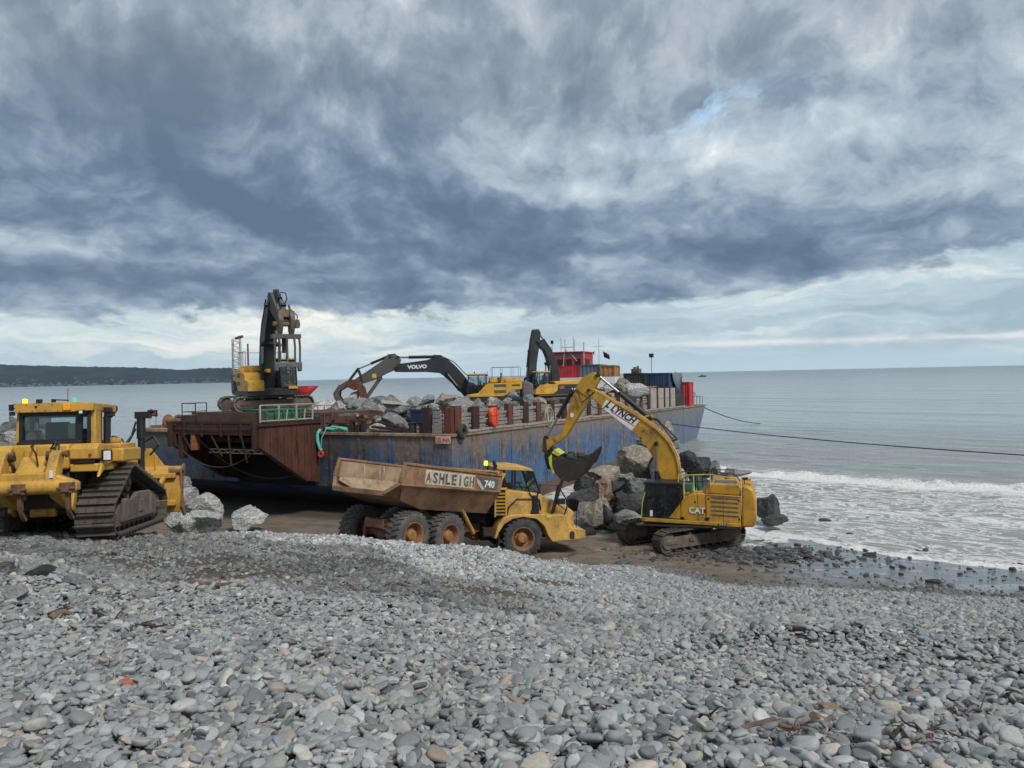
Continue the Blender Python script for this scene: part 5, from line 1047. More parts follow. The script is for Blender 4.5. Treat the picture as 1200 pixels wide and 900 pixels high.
parts(lambda s: MB().pipe([(1.5, s*.3, 2.8), (2.3, s*.38, 3.5), (3.2, s*.38, 4.5), (4.4, s*.38, 5.1), (5.0, s*.3, 5.15)], .04), (1, -1), 'hose', M_hose, bm_)
b = MB(); b.prism([(7.85, 4.8), (8.35, 5.35), (8.95, 5.3), (9.3, 4.85), (10.4, 4.1), (11.6, 3.35), (12.1, 3.0), (11.9, 2.7), (11.3, 2.74), (10.11, 3.09), (9.13, 3.6), (8.5, 3.85), (8.0, 4.2)], -.27, .27); st = b.build('stick', M_vgrey, VM, .03)
pins(st, [(8.2, 4.05), (8.1, 5.05), (11.85, 2.9), (8.75, 5.1)], .36, .11, M_dark); b = MB(); b.box(10.0, 10.35, .272, .28, 3.25, 3.6); b.build('yellow_decal', M_limey, st)
cylinder(VM, (8.75, 5.2), (11.6, 4.05), .12, .06, .6)
for y in (-.3, .3): MB().beam((11.6, y, 4.05), (12.5, y, 2.9), .16, .08, (0, 1, 0)).build('link', M_dark, VM, .01); MB().beam((11.6, y, 4.05), (11.2, y, 3.0), .16, .08, (0, 1, 0)).build('link', M_dark, VM, .01)
b = MB(); b.beam((9.7, 0, 3.2), (11.35, 0, .95), .30, .28, (0, 1, 0)); b.prism([(9.55, 3.5), (9.5, 3.1), (9.9, 3.0), (10.1, 3.3)], -.2, .2); b.build('thumb_arm', M_vgrey, VM, .02)
b = MB(); b.prism([(11.5, 3.1), (12.3, 3.15), (13.05, 2.75), (13.2, 2.45), (12.4, 2.45), (11.9, 2.2), (11.6, 2.4)], -.45, .45); gr = b.build('claw_bracket', M_rustred, VM, .03)
for y in (-.6, -.2, .2, .6):
    b = MB(); b.prism([(12.6, 2.85), (13.2, 2.7), (13.7, 2.0), (13.6, 1.5), (13.1, .95), (12.35, .45), (11.9, .45), (12.4, .75), (12.9, 1.25), (13.2, 1.75), (13.15, 2.15), (12.7, 2.45)], y-.09, y+.09); b.build('claw', M_vgrey if abs(y) > .5 else M_dark, gr, .02)
for y in (-.4, 0, .4):
    b = MB(); b.prism([(11.4, 2.9), (11.05, 2.4), (10.9, 1.8), (11.1, 1.0), (11.7, .55), (12.0, .60), (11.55, 1.1), (11.4, 1.6), (11.6, 2.2), (11.75, 2.5)], y-.10, y+.10); b.build('claw', M_rustred, gr, .02)
# left machine: arm straight up, rock bucket hung before the cab
loc = Vector((-16.52, 51.5, 6.43)); VL = thing('excavator', 'graphite excavator on the barge bow with arm upright and ribbed bucket hanging', 'excavator', loc, frame(300), 'excavators working on the barge')
undercarriage(VL, 218-300, M_trackv); big_house(VL, M_vdark, M_volvo)
b = MB(); b.prism([(.3, 1.5), (.1, 2.2), (.25, 3.6), (.55, 4.9), (1.2, 6.0), (2.0, 6.9), (2.9, 7.65), (3.25, 7.5), (3.15, 7.05), (2.5, 6.1), (1.9, 5.1), (1.55, 4.2), (1.35, 3.0), (1.2, 1.8), (.8, 1.3)], -.40, .40); bm_ = b.build('boom', M_vdark, VL, .03)
for y in (.52, -.52): cylinder(VL, (1.5, 1.4), (1.75, 4.6), .12, .06, .6, M_black, y)
pins(bm_, [(1.75, 4.7), (3.0, 7.25)], .62, .13, M_black); cylinder(VL, (.6, 5.2), (2.7, 8.0), .14, .08, .6)
for y in (-.36, .36): MB().pipe([(.0, y, 2.2), (.1, y, 3.6), (.42, y, 5.0), (1.05, y, 6.2), (1.9, y, 7.1), (2.3, y, 7.7)], .05).build('hose', M_hose, bm_)
b = MB(); b.prism([(2.55, 7.9), (2.8, 8.15), (3.5, 8.0), (4.4, 7.2), (5.9, 6.0), (5.75, 5.75), (5.4, 5.8), (3.8, 6.5), (3.0, 7.0), (2.65, 7.4)], -.32, .32); st = b.build('stick', M_vgrey, VL, .03)
cylinder(VL, (3.6, 8.15), (5.3, 7.05), .13, .07, .6)
b = MB(); b.pipe([(3.4, .3, 8.1), (3.9, .5, 8.0), (4.1, .55, 7.6), (3.9, .4, 7.2)], .035); b.build('hoses', M_hose, st)
b = MB()
for y in (-.35, .35): b.beam((5.3, y, 7.05), (5.95, y, 6.2), .18, .10, (0, 1, 0)); b.prism([(5.5, 6.4), (6.1, 6.6), (6.3, 6.0), (6.1, 5.4), (5.8, 5.0), (5.5, 5.3)], y-.14, y+.14)
b.tube((5.85, -.75, 5.75), (5.85, .85, 5.75), .16, None, 12); b.box(5.75, 6.0, -.40, .40, 6.2, 6.7); b.box(5.7, 6.05, .55, .8, 5.5, 6.05); b.tube((6.0, -.6, 5.3), (6.0, -.6, 4.8), .10); b.tube((6.05, .25, 6.7), (5.9, .3, 5.2), .05); b.pipe([(5.6, .5, 6.6), (6.1, .65, 6.3), (6.0, .6, 5.6)], .04); b.build('quick_hitch', M_hitch, VL, .03)
b = MB(); b.box(5.45, 6.1, -.86, .86, 4.82, 5.10)
for y in (-.75, -.45, .45, .75): b.prism([(5.45, 5.05), (6.1, 5.05), (6.25, 4.3), (6.15, 3.2), (6.0, 3.2), (6.08, 4.3), (5.9, 4.85)], y-.045, y+.045)
b.box(5.95, 6.15, -.06, .06, 3.3, 5.0); b.box(5.4, 5.5, -.16, .16, 3.9, 5.0); bk_ = b.build('ribbed_bucket', M_vgrey, VL, .01)
b = MB(); b.box(5.85, 6.25, -.78, .85, 2.95, 3.28); b.build('bucket_lip', M_cwt, bk_, .03)
for y in (-.66, 0, .72):
    b = MB(); b.prism([(5.85, 3.2), (6.3, 3.2), (6.25, 2.75), (6.0, 2.68)], y-.11, y+.11); b.build('bucket_tooth', M_cwt, bk_, .02)
b = MB(); b.box(1.2, 1.6, -.35, .0, 2.5, 2.75); b.tube((1.6, -.2, 2.62), (1.75, -.2, 2.62), .12, None, 12); b.build('yellow_lamp_box', M_volvo, VL, .03)
mast = MB()
for x, y in ((-3.3, -1.5), (-3.3, -1.0), (-2.8, -1.5), (-2.8, -1.0)): mast.tube((x, y, 2.6), (x, y, 4.95), .035, None, 6)
for k in range(6):
    z = 2.7+k*.36
    mast.beam((-3.3, -1.5, z), (-3.3, -1.0, z+.17), .03); mast.beam((-3.3, -1.0, z+.17), (-3.3, -1.5, z+.34), .03); mast.beam((-2.8, -1.5, z), (-2.8, -1.0, z+.17), .03); mast.beam((-2.8, -1.0, z+.17), (-2.8, -1.5, z+.34), .03); mast.beam((-3.3, -1.5, z), (-2.8, -1.5, z+.2), .03)
mast.build('lattice_mast', M_galv, VL); mast = MB(); mast.tube((-2.75, -.55, 2.7), (-2.75, -.55, 4.6), .06, None, 8); mast.beam((-3.3, -1.25, 4.98), (-2.7, -.9, 5.1), .16); mast.build('mast_head', M_rustp, VL)
for o_ in VL.children:
    if o_.name.split('.')[0] in ('boom', 'stick', 'cylinder_barrel', 'quick_hitch', 'ribbed_bucket'): o_.scale.z = .935
# right machine: stick hanging straight down in front of it
loc = Vector((4.07, 74.0, 5.55)); VR = thing('excavator', 'graphite excavator furthest along the barge with stick hanging, before the red wheelhouse', 'excavator', loc, frame(205), 'excavators working on the barge')
undercarriage(VR, 0, M_trackv)
b = MB(); b.box(-2.6, 2.1, -1.55, 1.55, .78, .98); b.prism([(.9, .95), (.9, 1.85), (-2.6, 1.9), (-2.6, .95)], -1.56, 1.56); b.build('revolving_frame', M_vdark, VR, .04)
b = MB(); b.prism([(-2.6, .85), (-2.6, 1.95), (-3.4, 1.9), (-3.5, 1.1), (-3.2, .85)], -1.56, 1.56); b.build('counterweight', M_cwt, VR, .1)
text('VOLVO', M_white, VR, (-1.0, 1.575, 1.15), (-1, 0, 0), (0, 0, 1), .55, 2.0, 'maker_lettering', .03)
b = MB(); b.prism([(2.85, 1.05), (2.7, 1.6), (2.3, 1.95), (1.2, 2.0), (.4, 1.95), (.5, 1.35), (1.0, 1.05)], 1.0, 1.58); b.prism([(2.4, 1.0), (2.3, 1.9), (.4, 1.95), (.4, 1.0)], -1.58, -.6); b.build('side_panel', M_volvo, VR, .04)
b = MB(); b.prism([(.6, 1.9), (.8, 2.22), (-1.6, 2.32), (-2.55, 2.2), (-2.6, 1.9)], -1.45, 1.5); b.build('engine_hood', M_volvo, VR, .06)
b = MB(); b.box(-.2, .3, 1.57, 1.60, 1.5, 1.8); b.build('orange_panel', M_rustbr, VR)
cab(VR, 1.25, 2.72, .5, 1.52, 1.6, 3.2, .3, M_black, M_volvo, M_glass, .2, frame_w=.08, low=.3)
operator('operator seated in the cab of the excavator furthest along the barge', Matrix.Translation(loc) @ frame(205).to_4x4() @ Matrix.Translation((1.7, 1.0, 2.0)), 'operators on the barge', M_vdark, M_seat)
b = MB(); b.prism([(-.55, 1.5), (-.40, 3.2), (.05, 4.6), (.35, 5.3), (1.0, 6.0), (1.3, 6.25), (2.0, 6.1), (1.75, 5.7), (1.1, 5.2), (.80, 4.5), (.5, 3.4), (.3, 1.6)], -.34, .34); bm_ = b.build('boom', M_vdark, VR, .03)
for y in (.45, -.45): cylinder(VR, (.9, 1.3), (.62, 3.9), .11, .06, .5, M_black, y)
cylinder(VR, (.45, 5.45), (1.75, 7.1), .12, .07, .5); pins(bm_, [(1.75, 5.95), (.7, 4.0)], .45, .12, M_black)
b = MB(); b.prism([(1.45, 6.9), (1.7, 7.25), (2.2, 7.2), (2.45, 6.2), (2.75, 4.4), (2.85, 1.9), (2.45, 1.6), (2.1, 1.7), (1.95, 4.0), (1.65, 5.6)], -.26, .26); st = b.build('stick', M_vdark, VR, .03)
cylinder(VR, (2.65, 5.2), (3.0, 2.6), .11, .06, .6)
b = MB(); b.prism([(2.0, 1.8), (2.9, 1.8), (3.3, 1.3), (3.45, .5), (3.1, .1), (2.6, .1), (2.2, .6)], -.6, .6); b.build('bucket', M_vgrey, VR, .05)
b = MB()
for y in (-.3, .3): b.beam((3.0, y, 2.6), (2.4, y, 2.2), .14, .08, (0, 1, 0)); b.beam((3.0, y, 2.6), (3.1, y, 1.6), .14, .08, (0, 1, 0))
b.build('linkage', M_dark, VR)
# ------------------------------------------------------------------ the barge, aground on the sand
BL = Vector((-3.4, 42.4, 0)); BR = frame(64, -1.0); BM = origin(BR, BL)
BG = thing('barge', 'long rust streaked blue barge aground on the beach, carrying rocks and machines', 'barge', BL, BR)
m, t, b = newmat('hull_paint'); o = tcoord(t); ox, oy, oz = sep(t, o)
sv = comb(t, ox+oy*1.0, oz*.10, oy*.0)
st1 = tnoise(t, sv, 1.9, 8, .68); st2 = tnoise(t, sv, 6.0, 6, .7); pt = tnoise(t, comb(t, ox+oy, oz*.8, 0.0), .45, 7, .65); pt2 = tnoise(t, comb(t, ox+oy, oz*1.4, 0.0), 1.7, 9, .72)
blue = mix(t, pt.sm(.38, .60), (.022, .068, .15), (.045, .13, .29)); blue = mix(t, pt2.sm(.50, .58)*.8, blue, (.10, .14, .17)); blue = mix(t, st2.sm(.53, .62)*.6, blue, (.17, .215, .28)); blue = mix(t, pt2.sm(.36, .30)*.7, blue, (.26, .30, .34))
top = (oz + (st1-.5)*7.0 + (st2-.5)*3.0 + (pt2-.5)*1.5).sm(3.2, 4.9)
c = mix(t, top*.85, blue, mix(t, pt2.sm(.4, .6), (.25, .215, .165), (.19, .18, .165)))
c = mix(t, (st1*.55+st2*.5 + oz*.018).sm(.585, .645)*.92, c, mix(t, pt2.sm(.4, .6), (.16, .075, .042), (.27, .19, .12))); c = mix(t, st2.sm(.30, .38)*-.5+.5, c, (.075, .07, .07))
aft = ox.sm(28, 60); c = mix(t, aft*.5, c, mix(t, pt2.sm(.4, .6), (.17, .22, .28), (.25, .25, .24)))
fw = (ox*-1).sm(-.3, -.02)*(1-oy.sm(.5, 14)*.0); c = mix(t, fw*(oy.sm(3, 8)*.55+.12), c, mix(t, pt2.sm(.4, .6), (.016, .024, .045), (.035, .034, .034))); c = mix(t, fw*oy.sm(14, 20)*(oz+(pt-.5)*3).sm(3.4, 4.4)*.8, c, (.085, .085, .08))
c = mix(t, (oz + (pt2-.5)*.8 + aft*.3).sm(1.35, .95), c, mix(t, pt.sm(.4, .6), (.14, .065, .05), (.085, .05, .042)))
c = mix(t, (oz*1.0 + (pt2-.5)*.5).sm(.2, -.2)*.6, c, (.05, .05, .045))
setc(t, b, 'Base Color', c); setc(t, b, 'Roughness', pt2*.3+.5)
rib = ((ox*1.0+oy*1.0)*1.55)._m('SINE').abs().pow(6.0)
bump(t, b, rib*.035+pt2*.03+st1*.02+pt*.16, .9, 1.0); M_hull = m
b = MB(); b.prism([(0, 5.2), (0, 1.95), (3.4, .45), (7, -.9), (54, -1.1), (60.2, .75), (63.5, 3.0), (66.2, 5.2)], 0, 25); b.build('hull', M_hull, BG, .05)
b = MB(); b.box(.1, 66, .1, 24.9, 5.203, 5.24); b.build('deck', M_deck, BG, smooth=False)
# hull side: welded vertical straps and a rubbing strake
for k, x in enumerate([2.2, 7.4, 13.1, 18.8, 24.6, 30.5, 36.2, 42.1, 47.9, 53.6]):
    b = MB(); b.box(x, x+.09, -.035, .001, .9, 5.05); b.build('hull_strap', M_hull, BG, smooth=False)
for k, y in enumerate([1.9, 4.1, 6.3, 8.4, 18.2, 20.4, 22.6]):
    b = MB(); b.box(-.05, .001, y, y+.16, 2.1, 5.0); b.build('hull_strap', M_hull, BG, smooth=False)
b = MB(); b.box(-.10, 66.15, -.10, .12, 5.08, 5.245); b.box(-.12, .14, .1, 9.2, 5.08, 5.245); b.box(-.12, .14, 16.4, 25, 5.08, 5.25); b.build('deck_edge', M_lip, BG, .02)
# kerb timbers along the side
kr = random.Random(11); x = 1.6
km = MB().box(0, 1, -.06, .10, 0, .13).mesh('edge_timber', M_conc, False)
while x < 54:
    l = kr.uniform(1.1, 1.9); inst(km, 'edge_timber', BG, Matrix.Translation((x, -.08, 5.25+kr.uniform(-.01, .04))) @ Matrix.Rotation(R(kr.uniform(-1.2, 1.2)), 4, 'Y') @ Matrix.Diagonal((l, 1, 1, 1))); x += l+kr.uniform(.03, .15)
# raked bow ramp housing, rust brown
sd = [(-5.0, 6.0), (-5.0, 4.70), (-1.2, 2.42), (.0, 2.20), (.0, 6.0)]
for y0, y1 in ((9.3, 9.75), (15.85, 16.3)):
    b = MB(); b.prism(sd, y0, y1); pl = b.build('bow_side_plate', M_bowr if y0 < 10 else M_rust, BG, .02)
    for k in range(9):
        x = -4.75+k*.56; zb = 4.7-(x+5)*.6+.12; b = MB(); b.box(x, x+.08, y0-.035, y0+.001, max(2.4, zb), 5.75); b.build('stiffener', M_bowr if y0 < 10 else M_rust, pl, smooth=False)
    b = MB(); b.beam((-5.0, y0-.02, 4.68), (-1.2, y0-.02, 2.40), .16, .10); b.beam((-5.03, (y0+y1)/2, 4.6), (-5.03, (y0+y1)/2, 6.05), .50, .14, (0, 1, 0)); b.box(-5.05, .05, y0-.10, y1+.05, 5.80, 5.93); b.build('plate_flange', M_rust, pl, .01)
b = MB(); b.box(-5.0, .3, 9.3, 16.3, 5.94, 6.02); b.build('bow_platform', M_rust, BG, smooth=False)
b = MB(); b.box(-4.98, -4.6, 9.76, 15.84, 5.30, 5.92); hb = b.build('cross_beam', M_rust, BG, .02)
for y in (10.6, 12.1, 13.6, 15.0): b = MB(); b.box(-5.06, -4.97, y, y+.10, 5.2, 6.0); b.build('stiffener', M_rust, hb, smooth=False)
for y in (14.3, 15.3):
    b = MB(); b.box(-4.95, -4.55, y, y+.34, 3.9 if y > 15 else 4.4, 5.4); b.build('bow_post', M_rustbr if y < 15 else M_rust, BG, .02)
b = MB(); b.beam((-4.8, 10.0, 5.3), (-4.8, 11.2, 5.75), .1); b.beam((-4.8, 14.2, 5.3), (-4.8, 13.0, 5.75), .1); b.beam((-3, 9.8, 4.9), (-3, 15.8, 4.9), .25, .3); b.beam((-1.4, 9.8, 4.2), (-1.4, 15.8, 4.2), .2, .3); b.build('brace', M_rust, BG)
b = MB(); b.box(-.06, .02, 9.7, 15.9, 1.95, 5.95); b.build('inner_bulkhead', M_void, BG, smooth=False)  # cavity shade put into the bulkhead colour
tr = MB(); 
for z in (4.22, 4.42): tr.beam((-4.0, 9.8, z), (-4.0, 14.2, z), .05)
for k in range(8): tr.beam((-4.0, 9.8+k*.55, 4.22 if k % 2 else 4.42), (-4.0, 10.35+k*.55, 4.42 if k % 2 else 4.22), .035)
tr.build('lattice_bar', M_galv, BG)
b = MB(); b.box(-4.66, -4.3, 9.5, 14.4, 6.03, 6.60); b.build('brown_header_beam', M_brown, BG, .02)
b = MB(); b.box(-4.2, 6.3, 11.8, 16.3, 6.03, 6.40); b.box(.3, 6.3, 9.5, 11.79, 5.25, 6.40); b.box(.3, 6.3, 16.31, 20.5, 5.25, 6.40); b.build('machine_mat', M_brown, BG, .03)
b = MB(); b.pipe([(-4.6, 14.6, 6.02), (-4.6, 14.6, 7.1), (-4.6, 15.7, 7.1), (-4.6, 15.7, 6.02)], .03); b.pipe([(-4.6, 14.6, 6.6), (-4.6, 15.7, 6.6)], .025); b.pipe([(-4.6, 15.7, 7.1), (-2.6, 15.9, 7.1), (-2.6, 15.9, 6.0)], .03); b.pipe([(-4.6, 15.7, 6.6), (-2.6, 15.9, 6.6)], .025); b.box(-5.0, -4.2, 14.3, 16.2, 6.02, 6.08); b.build('black_railing', M_black, BG)
def sag(p, q, d, n=14): p, q = Vector(p), Vector(q); return [p.lerp(q, k/n)-Vector((0, 0, d*4*(k/n)*(1-k/n))) for k in range(n+1)]
MB().pipe(sag((-4.9, 15.4, 4.4), (-4.6, 9.9, 4.5), 1.0), .03).build('hanging_chain', M_drope, BG); MB().pipe(sag((-4.9, 14.2, 5.2), (-1.6, 9.2, 3.0), 1.2), .03).build('hanging_cable', M_drope, BG)
for k, (y0_, y1_, z_) in enumerate(((15.2, 14.6, 5.3), (12.9, 12.2, 5.25), (10.6, 10.3, 5.2), (11.6, 11.5, 5.3))): MB().beam((-5.0, y0_, z_), (-4.9, y1_, z_-.9-.25*k), .09, .06).build('hanging_strut', M_rust, BG)
MB().pipe(sag((-5.05, 16.2, 5.7), (-5.05, 9.4, 5.75), .12), .025).build('wire', M_drope, BG); MB().pipe([(-2.0, 9.26, 5.6), (-2.1, 9.24, 4.9), (-2.0, 9.24, 4.2), (-1.9, 9.25, 3.6)], .03).build('loose_cable', M_drope, BG)
wr = MB()
for x in (-4.8, -3.35, -1.9, -.5): wr.beam((x, 9.42, 6.02), (x, 9.42, 6.98), .07)
wr.beam((-4.8, 9.42, 6.98), (-.5, 9.42, 6.98), .06); wr.beam((-4.8, 9.42, 6.10), (-.5, 9.42, 6.10), .07)
for x in (-2.7, -1.2): wr.beam((x, 9.46, 6.05), (x+.1, 9.46, 6.7), .05)
wr.build('white_railing', M_galv, BG)
wr = MB()
for k, x in enumerate((-.1, .5, 1.2)): wr.pipe([(x, 9.35, 5.25), (x, 9.35, 6.85)], .025)
wr.pipe([(-.4, 9.35, 6.85), (1.2, 9.35, 6.85)], .025); wr.pipe([(-.4, 9.35, 6.4), (1.2, 9.35, 6.4)], .02); wr.build('rusty_railing', M_rustp, BG)
# posts and stacked planks of the bulwark
pm_ = MB(); pm_.box(-.36, .36, -.14, -.10, 0, 1); pm_.box(-.36, .36, .10, .14, 0, 1); pm_.box(-.02, .02, -.10, .10, 0, 1); pm_.box(-.37, -.33, -.16, .14, 0, 1); pm_.box(.33, .37, -.16, .14, 0, 1)
pmesh = [pm_.mesh('bulwark_post', mm, False) for mm in (M_rust, M_rustred)]
posts = [.95, 3.1, 5.5, 7.7, 10.1, 12.2, 14.6, 17.0, 19.6, 22.3, 24.9, 27.5, 30.0, 32.5, 35.0, 37.2, 39.8]
for i, x in enumerate(posts):
    h = 1.42+kr.uniform(-.05, .12) + (0.9 if i == 16 else .012*x)
    inst(pmesh[i % 5 in (0, 3)], 'bulwark_post', BG, Matrix.Translation((x, .32, 5.24)) @ Matrix.Diagonal((1, 1, h, 1)))
for y, q in ((1.85, 0), (.40, 1)): inst(pmesh[q], 'bulwark_post', BG, Matrix.Translation((.30, y, 5.24)) @ Matrix.Rotation(R(90), 4, 'Z') @ Matrix.Diagonal((.66, 1, 1.45, 1)))
plk = MB().box(-.5, .5, -.07, .07, 0, .17).mesh('plank', M_plank, False)
def planks(x0, x1, z1, rot=None):
    z = 5.27; k = 0
    while z < z1:
        cx = (x0+x1)/2; M_ = Matrix.Translation((cx+kr.uniform(-.05, .05), .34+kr.uniform(-.07, .07), z)) @ Matrix.Rotation(R(kr.uniform(-1.1, 1.1)), 4, 'Y') @ Matrix.Diagonal((x1-x0, 1, 1, 1))
        if rot: M_ = rot(cx, z)
        inst(plk, 'plank', BG, M_); z += .205+kr.uniform(-.01, .03)
for i in range(len(posts)-1): planks(posts[i]+.38, posts[i+1]-.38, 6.40+.010*posts[i]+kr.uniform(-.1, .05))
planks(0, 1, 6.45, lambda cx, z: Matrix.Translation((.30, 1.10, z)) @ Matrix.Rotation(R(90), 4, 'Z') @ Matrix.Diagonal((.62, 1, 1, 1)))
for k, (x0, x1) in enumerate(((40.9, 43.0), (43.6, 45.9), (46.4, 48.2), (48.8, 51.0))):
    for z0, z1 in ((5.26, 6.38), (6.40, 7.52)):
        b = MB(); b.box(x0, x1, .25, .45, z0, z1); b.build('wall_panel', M_conc, BG, .02)
    b = MB(); b.box(x1+.08, x1+.50, .2, .5, 5.24, 7.65); b.build('bulwark_post', M_rust, BG, .01)
# name plate, bollards and deck gear on the bow
b = MB(); b.box(-.145, -.13, .02, 1.0, 4.72, 5.12); npl = b.build('name_plate', M_cream, BG)
text('SELINA', M_redc, npl, (-.150, .96, 4.79), (0, -1, 0), (0, 0, 1), .38, .88, 'lettering', .008)
for y in (3.0, 2.3):
    b = MB(); b.tube((.6, y, 5.22), (.6, y, 5.80), .22, None, 18); b.tube((.6, y, 5.78), (.6, y, 5.86), .27, None, 18); b.build('bollard', M_dark, BG, .01)
b = MB(); b.box(.2, .5, 6.2, 7.2, 5.85, 5.98); b.box(.2, .5, 6.2, 6.4, 5.22, 5.85); b.box(.2, .5, 7.0, 7.2, 5.22, 5.85); b.box(.2, .5, 6.55, 6.85, 5.25, 5.7); b.build('fairlead', M_rust, BG, .02)
b = MB(); b.box(.3, .6, 7.4, 9.1, 5.70, 5.80); b.beam((.5, 9.2, 5.3), (.5, 8.6, 6.0), .12); b.beam((.4, 3.2, 5.35), (.8, 6.0, 5.55), .14); b.beam((.5, 3.6, 5.3), (.5, 5.9, 5.3), .12); b.beam((.9, 3.0, 5.3), (1.2, 5.8, 5.8), .12); b.build('deck_beams', M_rust, BG, .01)
b = MB(); b.lathe([(.18, -.10), (.36, -.13), (.44, -.06), (.44, .06), (.36, .13), (.18, .10), (.18, -.10)], (.75, -.22, 5.35), 'y', 22); tf = b.build('tyre', M_tyre, None); tf.matrix_world = BM; tag(tf, 'black tyre fender hung by the corner post beside the barge name', 'tyre')
b = MB(); pts = [(-.12, 9.15, 5.4), (-.35, 9.2, 5.15), (-.40, 9.15, 4.7), (-.36, 9.0, 4.3), (-.36, 8.9, 4.15)]; b.pipe(pts, .10, 8); b.pipe([(.2, 8.9, 5.5), (-.1, 8.7, 5.45), (-.38, 8.85, 4.9), (-.4, 8.9, 4.2)], .03, 6); rp_ = b.build('rope', M_teal, None); rp_.matrix_world = BM; tag(rp_, 'thick turquoise rope hanging down over the barge bow', 'rope')
b = MB(); b.lathe([(.10, -.04), (.20, -.04), (.20, .04), (.10, .04), (.10, -.04)], (-.40, 8.9, 3.95), 'x', 16); b.build('red_ring', M_orange, rp_)
b = MB(); b.pipe([(.25, 7.4, 5.35), (.2, 7.9, 5.48), (.3, 8.4, 5.38), (.2, 9.0, 5.45)], .09, 8); b.pipe([(.35, 7.5, 5.45), (.3, 8.6, 5.55), (.35, 9.1, 5.4)], .07, 8); o = b.build('rope', M_teal, None); o.matrix_world = BM; tag(o, 'turquoise rope lying bunched along the bow edge beneath the rusty beam', 'rope')
b = MB(); b.prism([(5.24, .0), (5.65, .1), (5.78, .5), (5.6, .9), (5.24, 1.1)], 0, .7, 'x')
# port bow: coaming, winch, sign
b = MB(); b.box(-.16, .7, 21.6, 25.05, 5.05, 5.32); b.build('coaming', M_lip, BG, .05)
b = MB(); b.lathe([(.30, -.55), (.45, -.55), (.45, -.48), (.26, -.45), (.26, .45), (.45, .48), (.45, .55), (.30, .55), (.001, .55)], (.6, 22.6, 5.80), 'y', 20); b.prism([(.2, 5.3), (.35, 6.0), (.85, 6.0), (1.0, 5.3)], 21.9, 22.05); b.prism([(.2, 5.3), (.35, 6.0), (.85, 6.0), (1.0, 5.3)], 23.15, 23.3); b.box(.2, 1, 23.3, 24.4, 5.3, 5.5); b.build('winch', M_rim, BG, .01)
b = MB(); b.box(.45, .52, 24.05, 25.0, 6.10, 6.55); sg = b.build('warning_board', M_black, BG, .01); b = MB(); b.box(.44, .449, 24.15, 24.9, 6.2, 6.45); b.build('red_face', M_redc, sg)
b = MB(); b.tube((.5, 24.2, 5.3), (.5, 24.2, 6.1), .035); b.tube((.5, 24.85, 5.3), (.5, 24.85, 6.1), .035); b.tube((.6, 25.0, 5.3), (.6, 25.0, 6.25), .02); b.tube((.6, 20.9, 5.3), (.6, 20.9, 6.2), .025); b.tube((.3, 20.2, 5.9), (.3, 20.2, 6.2), .1, .04); b.pipe([(.6, 25, 6.2), (.6, 23, 6.1), (.6, 20.9, 6.15), (.6, 18.5, 6.3)], .012); b.build('board_posts', M_galv, sg)
# stern rails
b = MB()
for x in (59.9, 60.8, 62.3, 64.0, 65.6): b.tube((x, .3, 5.24), (x, .3, 6.9 if x < 61 else 6.3), .035)
b.pipe([(59.9, .3, 6.9), (61, .3, 6.9), (62.3, .3, 6.3), (65.6, .3, 6.3), (65.6, 6, 6.3)], .03); b.pipe([(59.9, .3, 6.3), (61, .3, 6.3)], .025); b.build('stern_railing', M_rustp, BG)
b = MB(); b.tube((59.5, .9, 5.2), (59.5, .9, 5.9), .25); b.tube((61.0, .9, 5.2), (61.0, .9, 5.9), .25); b.box(57.6, 58.8, 1.2, 2.4, 5.24, 5.8); b.build('stern_bollards', M_dark, BG, .02)
# things standing on the deck
def bput(o, label, cat, group=None): o.matrix_world = BM; return tag(o, label, cat, group)
b = MB(); b.box(-3.9, -.9, 10.0, 11.4, 6.02, 6.10); b.prism([(-3.9, 6.10), (-.9, 6.10), (-.6, 6.72), (-4.2, 6.72)], 10.0, 11.4); o = b.build('skip', M_green, None, .03); bput(o, 'green steel skip behind the white railing on the barge bow', 'skip')
q = MB(); q.box(-4.22, -.58, 9.93, 9.99, 6.62, 6.74)
for k in range(5): q.box(-3.8+k*.7, -3.7+k*.7, 9.93, 9.99, 6.12, 6.62)
q.build('skip_rib', M_green, o, .01)
b = MB(); b.prism([(.2, 5.25), (1.9, 5.25), (2.1, 6.25), (.0, 6.25)], 9.7, 10.9); o = b.build('skip', M_green, None, .03); bput(o, 'second green skip, partly behind the thin rusty railing on the barge bow', 'skip'); q = MB(); q.box(-.03, 2.13, 9.64, 9.70, 6.15, 6.27); q.build('skip_rim', M_green, o)
# red hopper
hp = W(354, 457, 60.0); HT = thing('hopper', 'bright red V shaped hopper standing on the barge behind the upright excavator', 'hopper', (hp.x, hp.y, 5.9), (0, 0, R(-20)))
b = MB(); b.add([(-.95, -.7, 2.0), (.95, -.7, 2.0), (.95, .7, 2.0), (-.95, .7, 2.0), (-.95, -.7, 1.95), (.35, -.3, 1.25), (.35, .3, 1.25), (-.6, .3, 1.25), (-.6, -.3, 1.25)], [(0, 1, 5, 8), (1, 2, 6, 5), (2, 3, 7, 6), (3, 0, 8, 7), (5, 6, 7, 8)]); o = b.build('hopper_bin', M_redc, HT); sl = o.modifiers.new('s', 'SOLIDIFY'); sl.thickness = .05
b = MB(); b.beam((-.98, -.72, 2.0), (.98, -.72, 2.0), .08); b.beam((-.98, .72, 2.0), (.98, .72, 2.0), .08); b.beam((0, -.75, 2.0), (.5, -.4, 1.25), .06); b.build('hopper_rim', M_redp, HT); b = MB(); b.box(-.3, .7, -.4, .4, -.6, 1.24); b.build('hopper_base', M_bluec, HT, .03)
